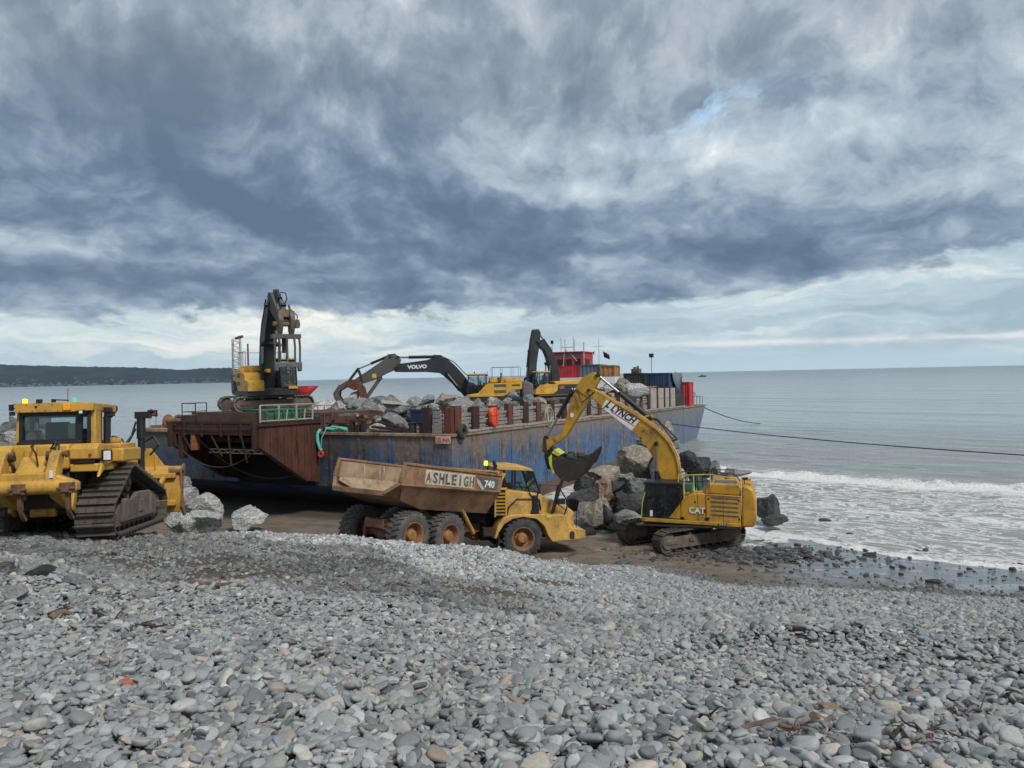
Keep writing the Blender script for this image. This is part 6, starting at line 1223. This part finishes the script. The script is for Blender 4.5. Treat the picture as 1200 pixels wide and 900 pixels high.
# orange bag, rope coil
o_ = thing('lifejacket_bag', 'bright orange red bag hung on a bulwark post of the barge', 'bag', BM @ Vector((4.75, -.12, 5.45)), BR)
b = MB(); b.prism([(-.42, .25), (-.45, .9), (-.30, 1.12), (.25, 1.15), (.48, .95), (.45, .35), (.25, -.02), (-.2, .0)], -.14, .14); b.build('fabric', M_orange, o_, .07); b = MB(); b.box(.10, .20, -.16, .16, .0, 1.12); b.box(-.44, .46, -.155, .155, .62, .68); b.build('strap', M_redcl, o_)
cr = random.Random(4); b = MB()
for k in range(7):
    rx, rz, cx, cz = cr.uniform(.25, .8), cr.uniform(.45, .75), 13.2+cr.uniform(-.35, .35), 5.75+cr.uniform(-.15, .2)
    b.pipe([(cx+rx*math.cos(a*math.pi/9), -.02-.02*k, cz+rz*math.sin(a*math.pi/9)) for a in range(19)], .03, 5)
bput(b.build('rope_coil', M_rope, None), 'coil of pale rope hung on the barge bulwark behind the sticks of the yellow excavator', 'rope coil')
# lower deckhouse and red wheelhouse
DHM = BM @ Matrix.Translation((0, 0, 0)); WH = thing('wheelhouse', 'red wheelhouse with dark windows and aerials on the stern of the barge', 'wheelhouse', BM @ Vector((50.4, 12.6, 5.24)), BR)
b = MB(); b.box(-1.9, 3.2, -3.5, 3.0, 0, 3.62); b.build('lower_house', M_white, WH, .03)
b = MB(); b.box(-1.6, 1.9, -1.9, 2.0, 3.64, 6.66); wl = b.build('wall', M_redp, WH, .03)
for y in (-1.3, -.2, .95):
    f = MB(); f.box(-1.66, -1.60, y-.42, y+.45, 5.10, 5.95); fo = f.build('window', M_redc, wl); g = MB(); g.box(-1.675, -1.665, y-.36, y+.39, 5.16, 5.89); g.build('pane', M_black, fo)
f = MB(); f.box(-.9, .6, -1.96, -1.90, 5.10, 5.95); fo = f.build('window', M_redc, wl); g = MB(); g.box(-.84, .54, -1.975, -1.965, 5.16, 5.89); g.build('pane', M_black, fo)
b = MB(); b.box(-1.8, 2.1, -2.05, 2.15, 6.66, 6.76); b.build('roof', M_redp, WH, .02)
b = MB(); b.box(-1.62, -1.60, -1.85, 1.95, 6.15, 6.5); b.build('dark_band', M_greyc, wl)
b = MB()
for k in range(9): b.box(-1.64, -1.60, -1.8+k*.44, -1.74+k*.44, 3.7, 5.0)
b.build('panel_ribs', M_redp, wl, smooth=False)
b = MB()
for y, h in ((1.1, 8.5), (-.5, 8.6), (-.65, 8.2), (.6, 8.4)): b.tube((-1.0, y, 6.7), (-1.0, y, h), .045, None, 6)
b.beam((-1.0, 1.1, 7.3), (-1.0, -.6, 7.3), .07); b.pipe([(-1.7, .6, 5.0), (-1.7, .4, 6.7), (-1.2, .35, 7.2)], .05); b.pipe([(-1.7, -1.2, 5.6), (-1.6, -.3, 6.6)], .05); b.tube((-1.4, .3, 6.7), (-1.4, .3, 7.0), .15); b.build('aerials', M_galv, WH)
b = MB(); b.tube((-1.9, 1.9, 6.7), (-1.9, 1.9, 8.0), .03); b.box(-2.0, -1.8, 1.75, 2.05, 7.75, 8.15); b.build('floodlight', M_black, WH)
b = MB(); b.tube((-2.0, -2.2, 3.6), (-2.0, -2.2, 7.8), .06); b.build('white_pole', M_galv, WH)
FM = thing('flagpole', 'slender cross shaped mast with a small black flag by the red wheelhouse', 'flagpole', BM @ Vector((48.6, 8.6, 9.0)), BR)
b = MB(); b.tube((0, 0, 0), (0, 0, 4.4), .035, None, 6); b.beam((0, .75, 3.5), (0, -.75, 3.5), .04); b.build('mast', M_galv, FM); b = MB(); b.add([(0, -.5, 2.9), (-.1, -1.3, 2.5), (-.05, -1.35, 1.9), (.02, -.6, 2.2)], [(0, 1, 2, 3)]); fo = b.build('flag', M_blk, FM); fo.modifiers.new('s', 'SOLIDIFY').thickness = .01
b = MB(); b.add([(0, .55, 3.0), (0, .75, 2.8), (0, .62, 2.4)], [(0, 1, 2)]); fo = b.build('pennant', M_blk, FM); fo.modifiers.new('s', 'SOLIDIFY').thickness = .01
def container(x0, x1, y0, y1, z0, z1, mat, label, step=.28):
    b = MB(); pr = []; n = int((x1-x0)/step)
    for k in range(n): a = x0+(x1-x0)*k/n; w = (x1-x0)/n; pr += [(a, y0), (a+w*.4, y0), (a+w*.55, y0+.05), (a+w*.9, y0+.05)]
    pr += [(x1, y0), (x1, y1), (x0, y1)]
    m_ = int((y1-y0)/step)
    for k in range(m_): a = y1-(y1-y0)*k/m_; w = (y1-y0)/m_; pr += [(x0, a-w*.1), (x0+.05, a-w*.25), (x0+.05, a-w*.6), (x0, a-w*.75)]
    b.prism(pr, z0, z1, 'z'); o = b.build('container', mat, None, smooth=False); bput(o, label, 'container')
    f = MB()
    for x in (x0, x1): 
        for y in (y0, y1): f.beam((x, y, z0-.01), (x, y, z1+.02), .14)
    for z in (z0, z1): f.beam((x0, y0, z), (x1, y0, z), .12); f.beam((x0, y0, z), (x0, y1, z), .12); f.beam((x1, y0, z), (x1, y1, z), .12); f.beam((x0, y1, z), (x1, y1, z), .12)
    f.build('corner_frame', mat, o, smooth=False)
    return o
b = MB(); b.box(47.2, 56, .4, 6.0, 5.245, 6.6); b.build('container_plinth', M_dark, BG, .02)
container(48.2, 54.2, 3.05, 5.45, 6.65, 9.20, M_darkc, 'dark green container beside the navy one near the barge stern')
container(49.2, 55.2, .55, 2.95, 6.65, 9.18, M_bluec, 'navy blue corrugated container near the barge stern')
container(45.6, 48.0, 7.5, 9.8, 8.85, 10.25, M_greyc, 'blue grey cabin on a pale base right of the red wheelhouse', .4)
container(45.4, 47.2, 5.7, 7.3, 8.85, 10.1, M_wood, 'orange brown box beside the blue grey cabin', .4)
b = MB(); b.box(45.2, 48.2, 5.5, 9.9, 5.24, 8.84); o = bput(b.build('cabin_base', M_white, None, .03), 'off white block carrying the blue grey cabin and orange box', 'deck block'); q = MB(); q.box(45.1, 45.19, 6.2, 7.2, 5.3, 7.4); q.build('door', M_greyc, o)
container(57.3, 59.2, .10, 1.75, 5.30, 8.15, M_redc, 'bright red upright locker at the barge stern rail', .3)
b = MB(); b.box(44.6, 45.9, 1.0, 2.0, 6.1, 7.75); b.box(44.6, 45.9, 1.0, 2.0, 5.245, 6.09); bput(b.build('crate', M_wood, None, .03), 'orange wooden crate standing behind the pale bulwark panels', 'crate')
tp = MB(); n = 8
for k in range(n+1):
    u = k/n; x = 50.0+u*4.6; sag = .35+1.9*math.sin(u*math.pi)**1.5
    tp.v += [(x, .45, 9.28), (x, .30, 9.24-sag*.5), (x, .26+.1*math.sin(k*2), 9.15-sag)]
for k in range(n):
    a = k*3; tp.f += [(a, a+3, a+4, a+1), (a+1, a+4, a+5, a+2)]
o = tp.build('tarpaulin', M_tarp, None); o.modifiers.new('s', 'SOLIDIFY').thickness = .02; bput(o, 'grey tarpaulin drooping down the side of the navy container', 'tarpaulin')
LP_ = thing('light_pole', 'tall pole with twin floodlights rising behind the dark container', 'light pole', BM @ Vector((51, 3.0, 9.2)), BR); b = MB(); b.tube((0, 0, 0), (0, 0, 2.0), .05, None, 8); b.build('pole', M_galv, LP_); b = MB(); b.box(-.15, .1, -.25, .25, 1.9, 2.35); b.build('floodlight', M_black, LP_)
LP_ = thing('light_pole', 'short pole with a white stern light above the red locker', 'light pole', BM @ Vector((57.0, 1.6, 8.1)), BR); b = MB(); b.tube((0, 0, 0), (0, 0, 1.3), .04, None, 8); b.build('pole', M_galv, LP_); b = MB(); b.lathe([(.001, 0), (.13, .02), (.13, .2), (.001, .26)], (0, 0, 1.25), 'z', 10); b.build('lamp', M_white, LP_)
GE = thing('generator', 'small rust and grey generator on the roof of the dark container', 'generator', BM @ Vector((49.5, 4.4, 9.25)), BR); b = MB(); b.box(-.4, .5, -.5, .5, 0, .55); b.build('casing', M_cwt, GE, .06); b = MB(); b.tube((-.3, -.3, .5), (-.3, -.3, .85), .12); b.tube((.2, .2, .5), (.2, .2, .75), .2); b.box(-.6, -.4, -.2, .4, .1, .5); b.build('engine', M_rustp, GE)
BX = thing('skip', 'small navy skip among the grey rocks beside the first bulwark post', 'skip', BM @ Vector((4.0, 4.3, 5.24)), BR); b = MB(); b.prism([(-.5, .3), (.5, .3), (.6, 1.25), (-.6, 1.25)], -.75, .75); b.build('bin', M_bluec, BX, .03); b = MB(); b.box(-.65, -.58, -.8, .8, 1.17, 1.28); b.build('rim', M_bluec, BX)
# scrap timber and steel between the bow platform and the rock heap
sc_ = random.Random(21)
for k in range(16):
    cx, cy = sc_.uniform(1.0, 5.0), sc_.uniform(7.4, 9.2); a = sc_.uniform(-.5, .5); l = sc_.uniform(.7, 1.6); z = 5.35+sc_.uniform(0, 1.0)*min(1, (9.6-cy)/1.2)
    b = MB(); b.beam((cx-l*math.sin(a)*.5, cy-l*.5*math.cos(a), z), (cx+l*math.sin(a)*.5, cy+l*.5*math.cos(a), z+sc_.uniform(-.15, .15)), sc_.uniform(.12, .28), sc_.uniform(.08, .2)); bput(b.build('scrap_beam', sc_.choice([M_rust, M_rustred, M_drift, M_plank, M_rustp]), None, smooth=False), 'odd length of rusty steel or timber heaped at the bow end of the deck rocks', 'scrap beam', 'scrap heaped on the barge bow')

# ------------------------------------------------------------------ rocks
def rock_mesh(seed, sub=3, cuts=13):
    r = np.random.default_rng(seed); vs, fs = ico(sub); vs = vs*np.array([1, r.uniform(.72, 1), r.uniform(.62, .95)])
    vs = vs*np.array([1, 1, 1])
    for k in range(cuts):
        n = r.normal(size=3); n /= np.linalg.norm(n); d = r.uniform(.38, .70); e = np.maximum(vs@n-d, 0); vs = vs-np.outer(e, n)
    vs += np.array([[noise.noise(Vector(v*1.7)+Vector((seed, 0, 0))), noise.noise(Vector(v*1.7)+Vector((0, seed, 3))), noise.noise(Vector(v*1.7)+Vector((5, 0, seed)))] for v in vs])*.09
    vs += np.array([[noise.noise(Vector(v*5)+Vector((seed, 9, 0)))]*3 for v in vs])*.045
    vs += np.array([[noise.noise(Vector(v*9)+Vector((seed, 2, 0))), noise.noise(Vector(v*9)+Vector((4, seed, 0))), noise.noise(Vector(v*9)+Vector((seed, 0, 8)))] for v in vs])*.035; vs -= (vs.max(0)+vs.min(0))/2; return vs/np.abs(vs).max(0), fs
RV = [rock_mesh(300+i, 4, 15) for i in range(14)]; _rm = {}
def rock(px, py, D, wpx, hpx, mat, label, seed=None, group=None, rot=None, depth=None, loc=None, name='rock'):
    s_ = len(_rk); _rk.append(1); rs = random.Random(900+s_ if seed is None else seed); v = rs.randrange(14)
    key = (v, mat.name)
    if key not in _rm: _rm[key] = fromnp('rock', RV[v][0], RV[v][1], mat, True, 11)
    o = bpy.data.objects.new(name, _rm[key]); col.objects.link(o); c = loc or W(px, py, D); w = wpx/900*D/2; h = hpx/900*D/2
    o.location = c; o.scale = (w*1.06, depth or (w+h)/2*1.05, h*1.08); o.rotation_euler = rot or (rs.uniform(-.15, .15), rs.uniform(-.15, .15), rs.choice([0, math.pi])+rs.uniform(-.35, .35))
    return tag(o, label, 'rock', group)
_rk = []
PL = [ # rock pile beyond the dump truck and the yellow excavator
 (745, 541, 46.5, 40, 38, M_rtan, 'large pale rock on top of the pile, left of the yellow boom'),
 (706, 556, 45.0, 40, 22, M_rtan, 'long flat tan rock high on the left of the pile'),
 (709, 577, 43.5, 23, 33, M_rorange, 'upright orange tinted rock near the middle of the pile'),
 (685, 568, 44.5, 26, 18, M_rdark, 'small dark rock at the left shoulder of the pile'),
 (733, 561, 44.2, 22, 13, M_rgrey, 'olive grey wedge beneath the large pale rock'),
 (722, 571, 43.6, 20, 16, M_rdark, 'dark rock tucked right of the orange tinted one'),
 (745, 572, 43.2, 32, 22, M_rgrey, 'blue grey rock just left of the excavator cab roof'),
 (682, 585, 43.0, 40, 26, M_rdark, 'long dark slanting rock at the left edge of the pile'),
 (697, 603, 41.8, 38, 36, M_rtan, 'big brown faced rock at the foot of the pile nearest the dump truck'),
 (740, 591, 42.0, 33, 28, M_rdark, 'large dark grey rock left of the excavator cab'),
 (727, 584, 42.8, 15, 15, M_rdark, 'small dark rock in the middle of the pile'),
 (715, 606, 41.3, 20, 30, M_rdark, 'upright dark rock right of the big brown faced one'),
 (737, 608, 40.9, 36, 20, M_rgrey, 'mottled grey rock at the foot of the pile beside the cab'),
 (720, 617, 40.5, 18, 12, M_rdark, 'low dark rock at the very foot of the pile'),
 (691, 622, 40.0, 13, 9, M_rdark, 'small rock lying on the sand in front of the dump truck'),
 (752, 521, 49.5, 15, 14, M_rgrey, 'small grey rock at the summit behind the big pale one'),
 (757, 531, 48.5, 15, 17, M_rdark, 'near black rock behind the right of the big pale one'),
 (765, 552, 46.0, 17, 34, M_rdark, 'tall dark rock beneath the bend of the boom'),
 (779, 505, 56.0, 20, 22, M_rtan, 'weathered rock seen above the upper bend of the boom'),
 (789, 519, 54.0, 17, 16, M_rgrey, 'grey rock against the outer curve of the boom'),
 (807, 541, 49.0, 20, 26, M_rdark, 'dark rock just right of the boom'),
 (798, 556, 47.5, 14, 14, M_rlight, 'small pale rock at the right foot of the boom'),
 (822, 549, 48.5, 26, 26, M_rdark, 'brownish dark rock behind the engine handrail'),
 (837, 550, 48.0, 15, 20, M_rgrey, 'pointed grey rock above the engine handrail'),
 (847, 561, 47.0, 13, 13, M_rdark, 'small dark rock beside the pointed grey one'),
 (855, 561, 46.5, 14, 18, M_rtan, 'brown weedy rock above the engine hood'),
 (863, 554, 52.0, 34, 9, M_rgrey, 'low flat rock in the breaking surf'),
 (899, 597, 41.5, 29, 32, M_rdark, 'large dark wedge shaped rock right of the counterweight'),
 (911, 609, 40.0, 32, 10, M_rdark, 'low wet rock awash beside the dark wedge')]
for p in PL: rock(*p[:6], p[6])
for i, (px, py, D, w, h) in enumerate([(700, 585, 46, 34, 26), (722, 590, 45, 36, 30), (748, 600, 43.5, 38, 30), (765, 580, 45, 34, 34), (770, 600, 42.5, 34, 30), (735, 575, 47, 34, 26), (780, 570, 48, 34, 34), (800, 580, 46.5, 36, 34), (820, 575, 47, 36, 30), (842, 585, 44, 34, 24), (790, 540, 51, 30, 28), (775, 530, 53, 26, 28), (760, 555, 49, 30, 26), (690, 605, 43.5, 24, 22), (710, 620, 42, 26, 16), (728, 600, 43.6, 26, 24), (800, 600, 43, 30, 24)]):
    rock(px, py, D, w, h, (M_rdark, M_rgrey, M_rdark)[i % 3], 'dark rock wedged in the body of the pile behind the yellow excavator', group='rocks filling the shore pile')
for p in [(213, 567, 34.0, 18, 17, M_rlight, 'rounded pale rock just behind the blade tip of the bulldozer'), (211, 588, 31.5, 34, 34, M_rlight, 'large pale rock partly hidden by the bulldozer blade'),
          (243, 594, 33.0, 40, 31, M_rlight, 'broad pale grey rock standing behind the pointed one'), (207, 612, 29.5, 24, 26, M_rlight, 'pale angular rock low beside the bulldozer track'), (222, 612, 29.0, 18, 22, M_rlight, 'pale rock between the bulldozer and the pointed rock'),
          (243, 613, 29.2, 35, 28, M_rlight, 'pointed pale rock with one smooth bright face on the crest of the shingle'), (292, 607, 41.0, 41, 27, M_rlight, 'lone cream and grey boulder on the sand beneath the barge bow')]:
    rock(*p[:6], p[6])
for i, (px, py, D, w, h) in enumerate([(8, 505, 28, 34, 20), (18, 517, 27, 26, 22), (-6, 520, 27, 34, 26), (10, 530, 26.5, 38, 24), (17, 493, 30, 12, 12), (-18, 510, 29, 40, 30), (20, 503, 29, 12, 14), (-14, 538, 26.5, 44, 30), (30, 540, 27, 34, 30), (0, 555, 26.2, 44, 34), (-40, 530, 27, 44, 40), (50, 555, 27, 40, 34), (30, 570, 26.5, 44, 36), (-20, 580, 26, 50, 40)]):
    rock(px, py, D, w, h, (M_rgrey, M_rlight, M_rgrey, M_rtan)[i % 4], 'grey angular rock in the heap beyond the bulldozer cab', group='rocks heaped beyond the bulldozer')
# rocks loaded on the barge deck: two heaps
dr = random.Random(77)
def heap(n, xr, yr, hf, smin, smax, group, label, mats):
    for k in range(n):
        x, y = dr.uniform(*xr), dr.uniform(*yr); h = hf(x, y)
        if h <= 0: continue
        s = dr.uniform(smin, smax); q = BM @ Vector((x, y, 5.2+h-s*.35)); mt_ = dr.choice(mats)
        cname = {'grey_rock': 'mid grey', 'pale_grey_rock': 'pale grey', 'tan_rock': 'tan'}[mt_.name]; sz_ = 'large' if s > (smin+smax)/2+.12 else ('small' if s < (smin+smax)/2-.12 else 'medium')
        row = 'seaward side' if y > 13 else ('middle' if y > 6 else 'near side'); pos = label[min(2, int(3*(x-xr[0])/(xr[1]-xr[0])))]
        r = rock(0, 0, 1, 0, 0, mt_, '%s %s rock %s, %s' % (sz_, cname, pos, row), group=group, loc=q)
        r.scale = (s*dr.uniform(.8, 1.2), s*dr.uniform(.8, 1.1), s*dr.uniform(.55, .9)); r.rotation_euler = (dr.uniform(-.4, .4), dr.uniform(-.4, .4), dr.uniform(0, 6.3))
heap(95, (4.5, 24), (1.8, 20), lambda x, y: (1.35+.5*math.sin(x*.8)*math.sin(y*.5))*min(1, (x-3.5)/3.0, (y-.8)/1.8)*(0 if (x-23.8)**2+(y-9.7)**2 < 12 else 1)*(1 if x < 21 else .6), .45, 1.1, 'rocks loaded on the fore deck', ['at the bow end of the fore deck load', 'in the deck load under the stretched arm', 'in the deck load by the mid barge excavator'], [M_rgrey, M_rgrey, M_rlight, M_rgrey, M_rtan])
heap(100, (30.5, 46.5), (1.3, 17), lambda x, y: (2.25+.5*math.sin(x*.7+1)*math.sin(y*.6))*min(1, (x-28.5)/3.5, (y-.2)/1.8, (48.8-x)/3), .55, 1.15, 'rocks loaded on the after deck', ['in the after heap behind the furthest excavator', 'in the middle of the after heap', 'in the after heap before the containers'], [M_rgrey, M_rlight, M_rgrey, M_rtan])
for p in [(424, 481, 54.5, 37, 22, M_rgrey, 'big rounded grey boulder on deck beneath the claws of the stretched arm'), (463, 484, 53.5, 32, 12, M_rdark, 'long dark boulder lying among the paler deck rocks'), (462, 475, 58, 34, 9, M_rlight, 'flat pale slab on top of the long dark boulder'), (436, 474, 57, 22, 14, M_rgrey, 'grey slab leaning right of the big rounded boulder'), (448, 493, 50.5, 22, 11, M_rlight, 'pale cracked rock near the bow edge of the barge'), (442, 500, 48.5, 18, 8, M_rlight, 'cream rock slab right at the bow edge of the barge'), (733, 449, 79, 18, 14, M_rtan, 'tan boulder on the after heap beside the dark container'), (747, 456, 76, 26, 13, M_rlight, 'pale streaked boulder on the after heap below the dark container'), (741, 464, 73, 26, 14, M_rgrey, 'flat grey boulder at the front of the after heap')]:
    rock(*p[:6], p[6])
cl = VM.location + frame(184) @ Vector((12.2, 0, 1.6)); r = rock(0, 0, 1, 0, 0, M_rlight, 'pale speckled rock held in the claws of the stretched arm', loc=cl, seed=12); r.scale = (.55, .55, .85); r.rotation_euler = (.1, .5, .3)
# rubble pads under the two aft machines
for nm, (x, y), rr_, zt, lb in (('rubble_pad', (23.8, 9.7), 3.9, 5.62, 'low pad of crushed rubble under the mid barge excavator'), ('rubble_pad', (29.6, 5.7), 4.0, 6.05, 'pad of crushed rubble under the furthest excavator')):
    b = MB(); b.lathe([(.001, zt), (rr_*.9, zt), (rr_*1.12, zt-.25), (rr_*1.3, 5.22)], (x, y, 0), 'z', 26); o = b.build('rubble_pad', M_rgrey, None, ang=60); bput(o, lb, 'rubble')
# ------------------------------------------------------------------ mooring ropes and a far boat
def cat(p, q, sag, n=24): p, q = Vector(p), Vector(q); return [p.lerp(q, k/n)-Vector((0, 0, sag*4*(k/n)*(1-k/n))) for k in range(n+1)]
b = MB(); b.pipe(cat(BM @ Vector((43.0, -.1, 3.9)), W(1330, 541, 44), .35), .045, 6); tag(b.build('mooring_rope', M_drope, None), 'long taut dark rope running from the barge side out across the water to the right', 'rope')
e_ = W(894, 494.3, 123); e_.z = -.1; b = MB(); b.pipe(cat(BM @ Vector((65.9, .3, 4.9)), e_, .5), .06, 6); tag(b.build('mooring_rope', M_drope, None), 'thin rope dropping from the barge stern into the sea', 'rope')
bo = W(822.5, 437.6, 1250); FB = thing('boat', 'tiny dark boat just below the horizon, right of the barge stern', 'boat', (bo.x, bo.y, 0), (0, 0, .2))
b = MB(); b.prism([(-6, .2), (-5.5, 1.6), (6.5, 2.2), (7.5, 2.4), (6, .2)], -2, 2); b.build('hull', M_dark, FB); b = MB(); b.box(-1.5, 2.2, -1.3, 1.3, 1.8, 3.6); b.build('wheelhouse', M_cwt, FB)
# ------------------------------------------------------------------ strand line: boulders, brick, driftwood
def onground(px, py):
    r = _F + _R*((px-600)/900.0) + _U*((450-py)/900.0); d = 1.5
    while d < 60:
        p = Vector((0, 0, CAM_Z)) + r*(d/r.y)
        if p.z < topz(p.x, p.y): return p
        d += .02
    return p
def hrock(px, py, w, h, mat, label, lift=.3):
    p = onground(px, py); r = rock(0, 0, 1, 0, 0, mat, label, loc=p); s = w/900*p.y/2; hh = h/900*p.y/2; r.scale = (s, s*.8, hh); r.location.z = topz(p.x, p.y)+hh*.55; return r
hrock(45, 674, 56, 30, M_stone, 'largest brown and grey boulder on the shingle ridge below the bulldozer'); hrock(4, 674, 26, 26, M_stone, 'grey boulder at the left edge of the shingle ridge'); hrock(18, 702, 34, 20, M_stone, 'flat pinkish boulder in front of the ridge at the left edge')
hrock(86, 684, 26, 15, M_stone, 'smooth grey boulder right of the largest one'); hrock(108, 690, 24, 13, M_stone, 'grey stone fourth along the ridge by the dark branches'); hrock(135, 692, 32, 15, M_stone, 'mottled pale stone behind the dark branches'); hrock(168, 700, 28, 12, M_stone, 'low pale stone right of the dark branches')
p = onground(148, 803); b = MB(); b.box(-.040, .040, -.025, .025, -.018, .022); o = b.build('brick', M_brick, None, .012); o.location = p+Vector((0, 0, .012)); o.rotation_euler = (.2, .1, .6); tag(o, 'orange broken brick lying on the grey pebbles', 'brick')
def stick(px0, py0, px1, py1, r, mat, label, group=None, bend=.03, twigs=0, seed=0, cat_='driftwood', name='driftwood'):
    q = random.Random(seed+int(px0)); a, c = onground(px0, py0), onground(px1, py1); pts = []
    for k in range(7):
        p = a.lerp(c, k/6); p.z = topz(p.x, p.y)+.008+q.uniform(0, bend*.35); p += Vector((q.uniform(-bend, bend), q.uniform(-bend, bend), 0)); pts.append(p)
    b = MB()
    r *= .7 if p.y < 8 else 1
    for k in range(6): b.tube(pts[k], pts[k+1], r*(1-.09*k), r*(1-.09*(k+1)), 7)
    for k in range(twigs):
        p = pts[q.randrange(1, 6)]; d = Vector((q.uniform(-1, 1), q.uniform(-.5, .5), q.uniform(.0, .28))).normalized()*q.uniform(.04, .12)*(p.y/5.5)**.8; e = p+d; b.tube(p, e, r*.5, r*.35, 5); b.tube(e, e+d*.7+Vector((q.uniform(-.05, .05), q.uniform(-.03, .03), q.uniform(-.05, .01))), r*.35, r*.15, 5)
    return tag(b.build(name, mat, None), label, cat_, group)
stick(110, 722, 200, 735, .030, M_driftd, 'dark tangled branch with bare twigs below the shingle ridge', twigs=14, bend=.06); stick(55, 722, 130, 716, .024, M_driftd, 'dark bent stick left of the tangled branch', twigs=4); stick(60, 726, 95, 722, .05, M_drift, 'short brown log end among pebbles left of the branches')
stick(225, 686, 290, 690, .035, M_drift, 'brown plank end in the gravel above the cobbles'); stick(153, 829, 211, 833, .011, M_driftl, 'pale bleached stick lying near the orange brick', bend=.005); stick(117, 830, 125, 837, .012, M_driftl, 'short white sliver left of the bleached stick', bend=.004)
stick(192, 733, 222, 734, .010, M_weed, 'thin reddish twig right of the dark branches', bend=.01)
stick(800, 836, 895, 834, .018, M_driftd, 'long dark curved branch crossing the right foreground', twigs=3); stick(870, 855, 960, 858, .020, M_drift, 'brown stick low in the right foreground', twigs=3); stick(940, 853, 1010, 862, .014, M_driftd, 'reddish stick by the flat orange stone', twigs=4); stick(1040, 866, 1100, 858, .02, M_driftd, 'dark twiggy branch beside the seaweed clump', twigs=9); stick(1100, 860, 1160, 868, .014, M_driftd, 'thin dark branch at the right edge of the strand line', twigs=7)
stick(960, 845, 985, 838, .03, M_drift, 'short split log beside the flat orange stone', twigs=2); stick(560, 862, 615, 868, .012, M_driftd, 'thin dark curved twig in the centre foreground', twigs=2); stick(600, 874, 640, 893, .010, M_driftd, 'thin twig running off toward the bottom edge', twigs=1); stick(1180, 818, 1199, 816, .02, M_driftd, 'dark stick end at the right margin', twigs=1); stick(1140, 842, 1175, 836, .012, M_weed, 'short reddish twig near the right margin', twigs=3)
stick(283, 702, 320, 735, .008, M_driftd, 'hair thin dark twig on the cobbles in the left middle', twigs=1, bend=.02); stick(705, 830, 745, 842, .009, M_drift, 'small brown twig left of the long curved branch', twigs=4); stick(610, 805, 660, 800, .009, M_driftl, 'small bleached twig in the centre foreground', twigs=1, bend=.01); stick(760, 872, 800, 868, .008, M_driftd, 'fine dark twig near the bottom right of centre', twigs=2)
def weed(px, py, n, label, sp=.12, seed=1):
    q = random.Random(seed); p = onground(px, py); b = MB()
    for k in range(n):
        a = p+Vector((q.uniform(-sp, sp), q.uniform(-sp, sp)*.7, 0)); a.z = topz(a.x, a.y)+.006+q.uniform(0, .012); d = Vector((q.uniform(-1, 1), q.uniform(-.6, .6), q.uniform(-.15, .15))).normalized()*q.uniform(.015, .045); s = d.cross(Vector((0, 0, 1))).normalized()*q.uniform(.002, .007)
        b.add([a-s, a+s, a+d+s*.6, a+d-s*.6], [(0, 1, 2, 3)])
    tag(b.build('seaweed', M_weed, None, smooth=False), label, 'seaweed')
weed(1075, 866, 140, 'largest red brown seaweed clump, in the right foreground', .14, 1); weed(955, 858, 90, 'seaweed scraps around the split log', .16, 2); weed(1120, 832, 60, 'small seaweed patch near the right margin', .12, 3);
weed(460, 789, 60, 'reddish seaweed tuft in the left of centre foreground', .08, 4); weed(422, 797, 60, 'brown seaweed tuft beside the reddish one', .09, 5); weed(482, 799, 40, 'dark seaweed scrap right of the two tufts', .06, 6); weed(692, 830, 50, 'reddish scraps among the pebbles left of the long branch', .10, 7)
p = onground(978, 833); r = rock(0, 0, 1, 0, 0, M_rorange, 'flat orange stone by the driftwood in the right foreground', loc=p, seed=3, name='stone'); r.scale = (.095, .055, .028); r.location.z += .010; r.data = fromnp('rock', RV[3][0], RV[3][1], M_stoneo, True, 30)
SWL = ['low dark rock awash right of the big dark wedge', 'small dark rock in the water farthest from the excavator, left of the breaker', 'large dark stone at the foamy edge, middle of the swash', 'dark stone at the water edge nearest below the low awash rock', 'flat dark stone on the wet sand toward the right margin', 'dark stone on wet sand two lengths right of the excavator track', 'dark stone on wet sand closest to the excavator track', 'small dark stone at the first wet sand beyond the track stones', 'small dark stone on the glistening sand nearest the right margin', 'tiny dark stone in the shallow foam right of the wedge', 'small dark stone in the middle of the glistening sand', 'dark stone at the shingle edge just below the excavator track']
for i, (px, py, s) in enumerate([(967, 613, 14), (996, 627, 8), (1019, 650, 16), (948, 653, 14), (1093, 681, 18), (905, 655, 16), (892, 648, 12), (940, 645, 8), (1125, 672, 8), (1016, 612, 5), (1056, 672, 7), (870, 660, 12)]):
    p = onground(px, py); p.z = max(gz(p.x, p.y), 0)+.02; r = rock(0, 0, 1, 0, 0, M_rdark, SWL[i], loc=p, name='stone'); w = s/900*p.y/2; r.scale = (w, w*.7, w*.45)
b = MB(); p = W(299, 603, 42.5); b.tube(p+Vector((0, 0, -.9)), p+Vector((0, 0, .45)), .06); tag(b.build('stake', M_galv, None), 'short grey stake standing behind the lone boulder under the bow', 'stake')
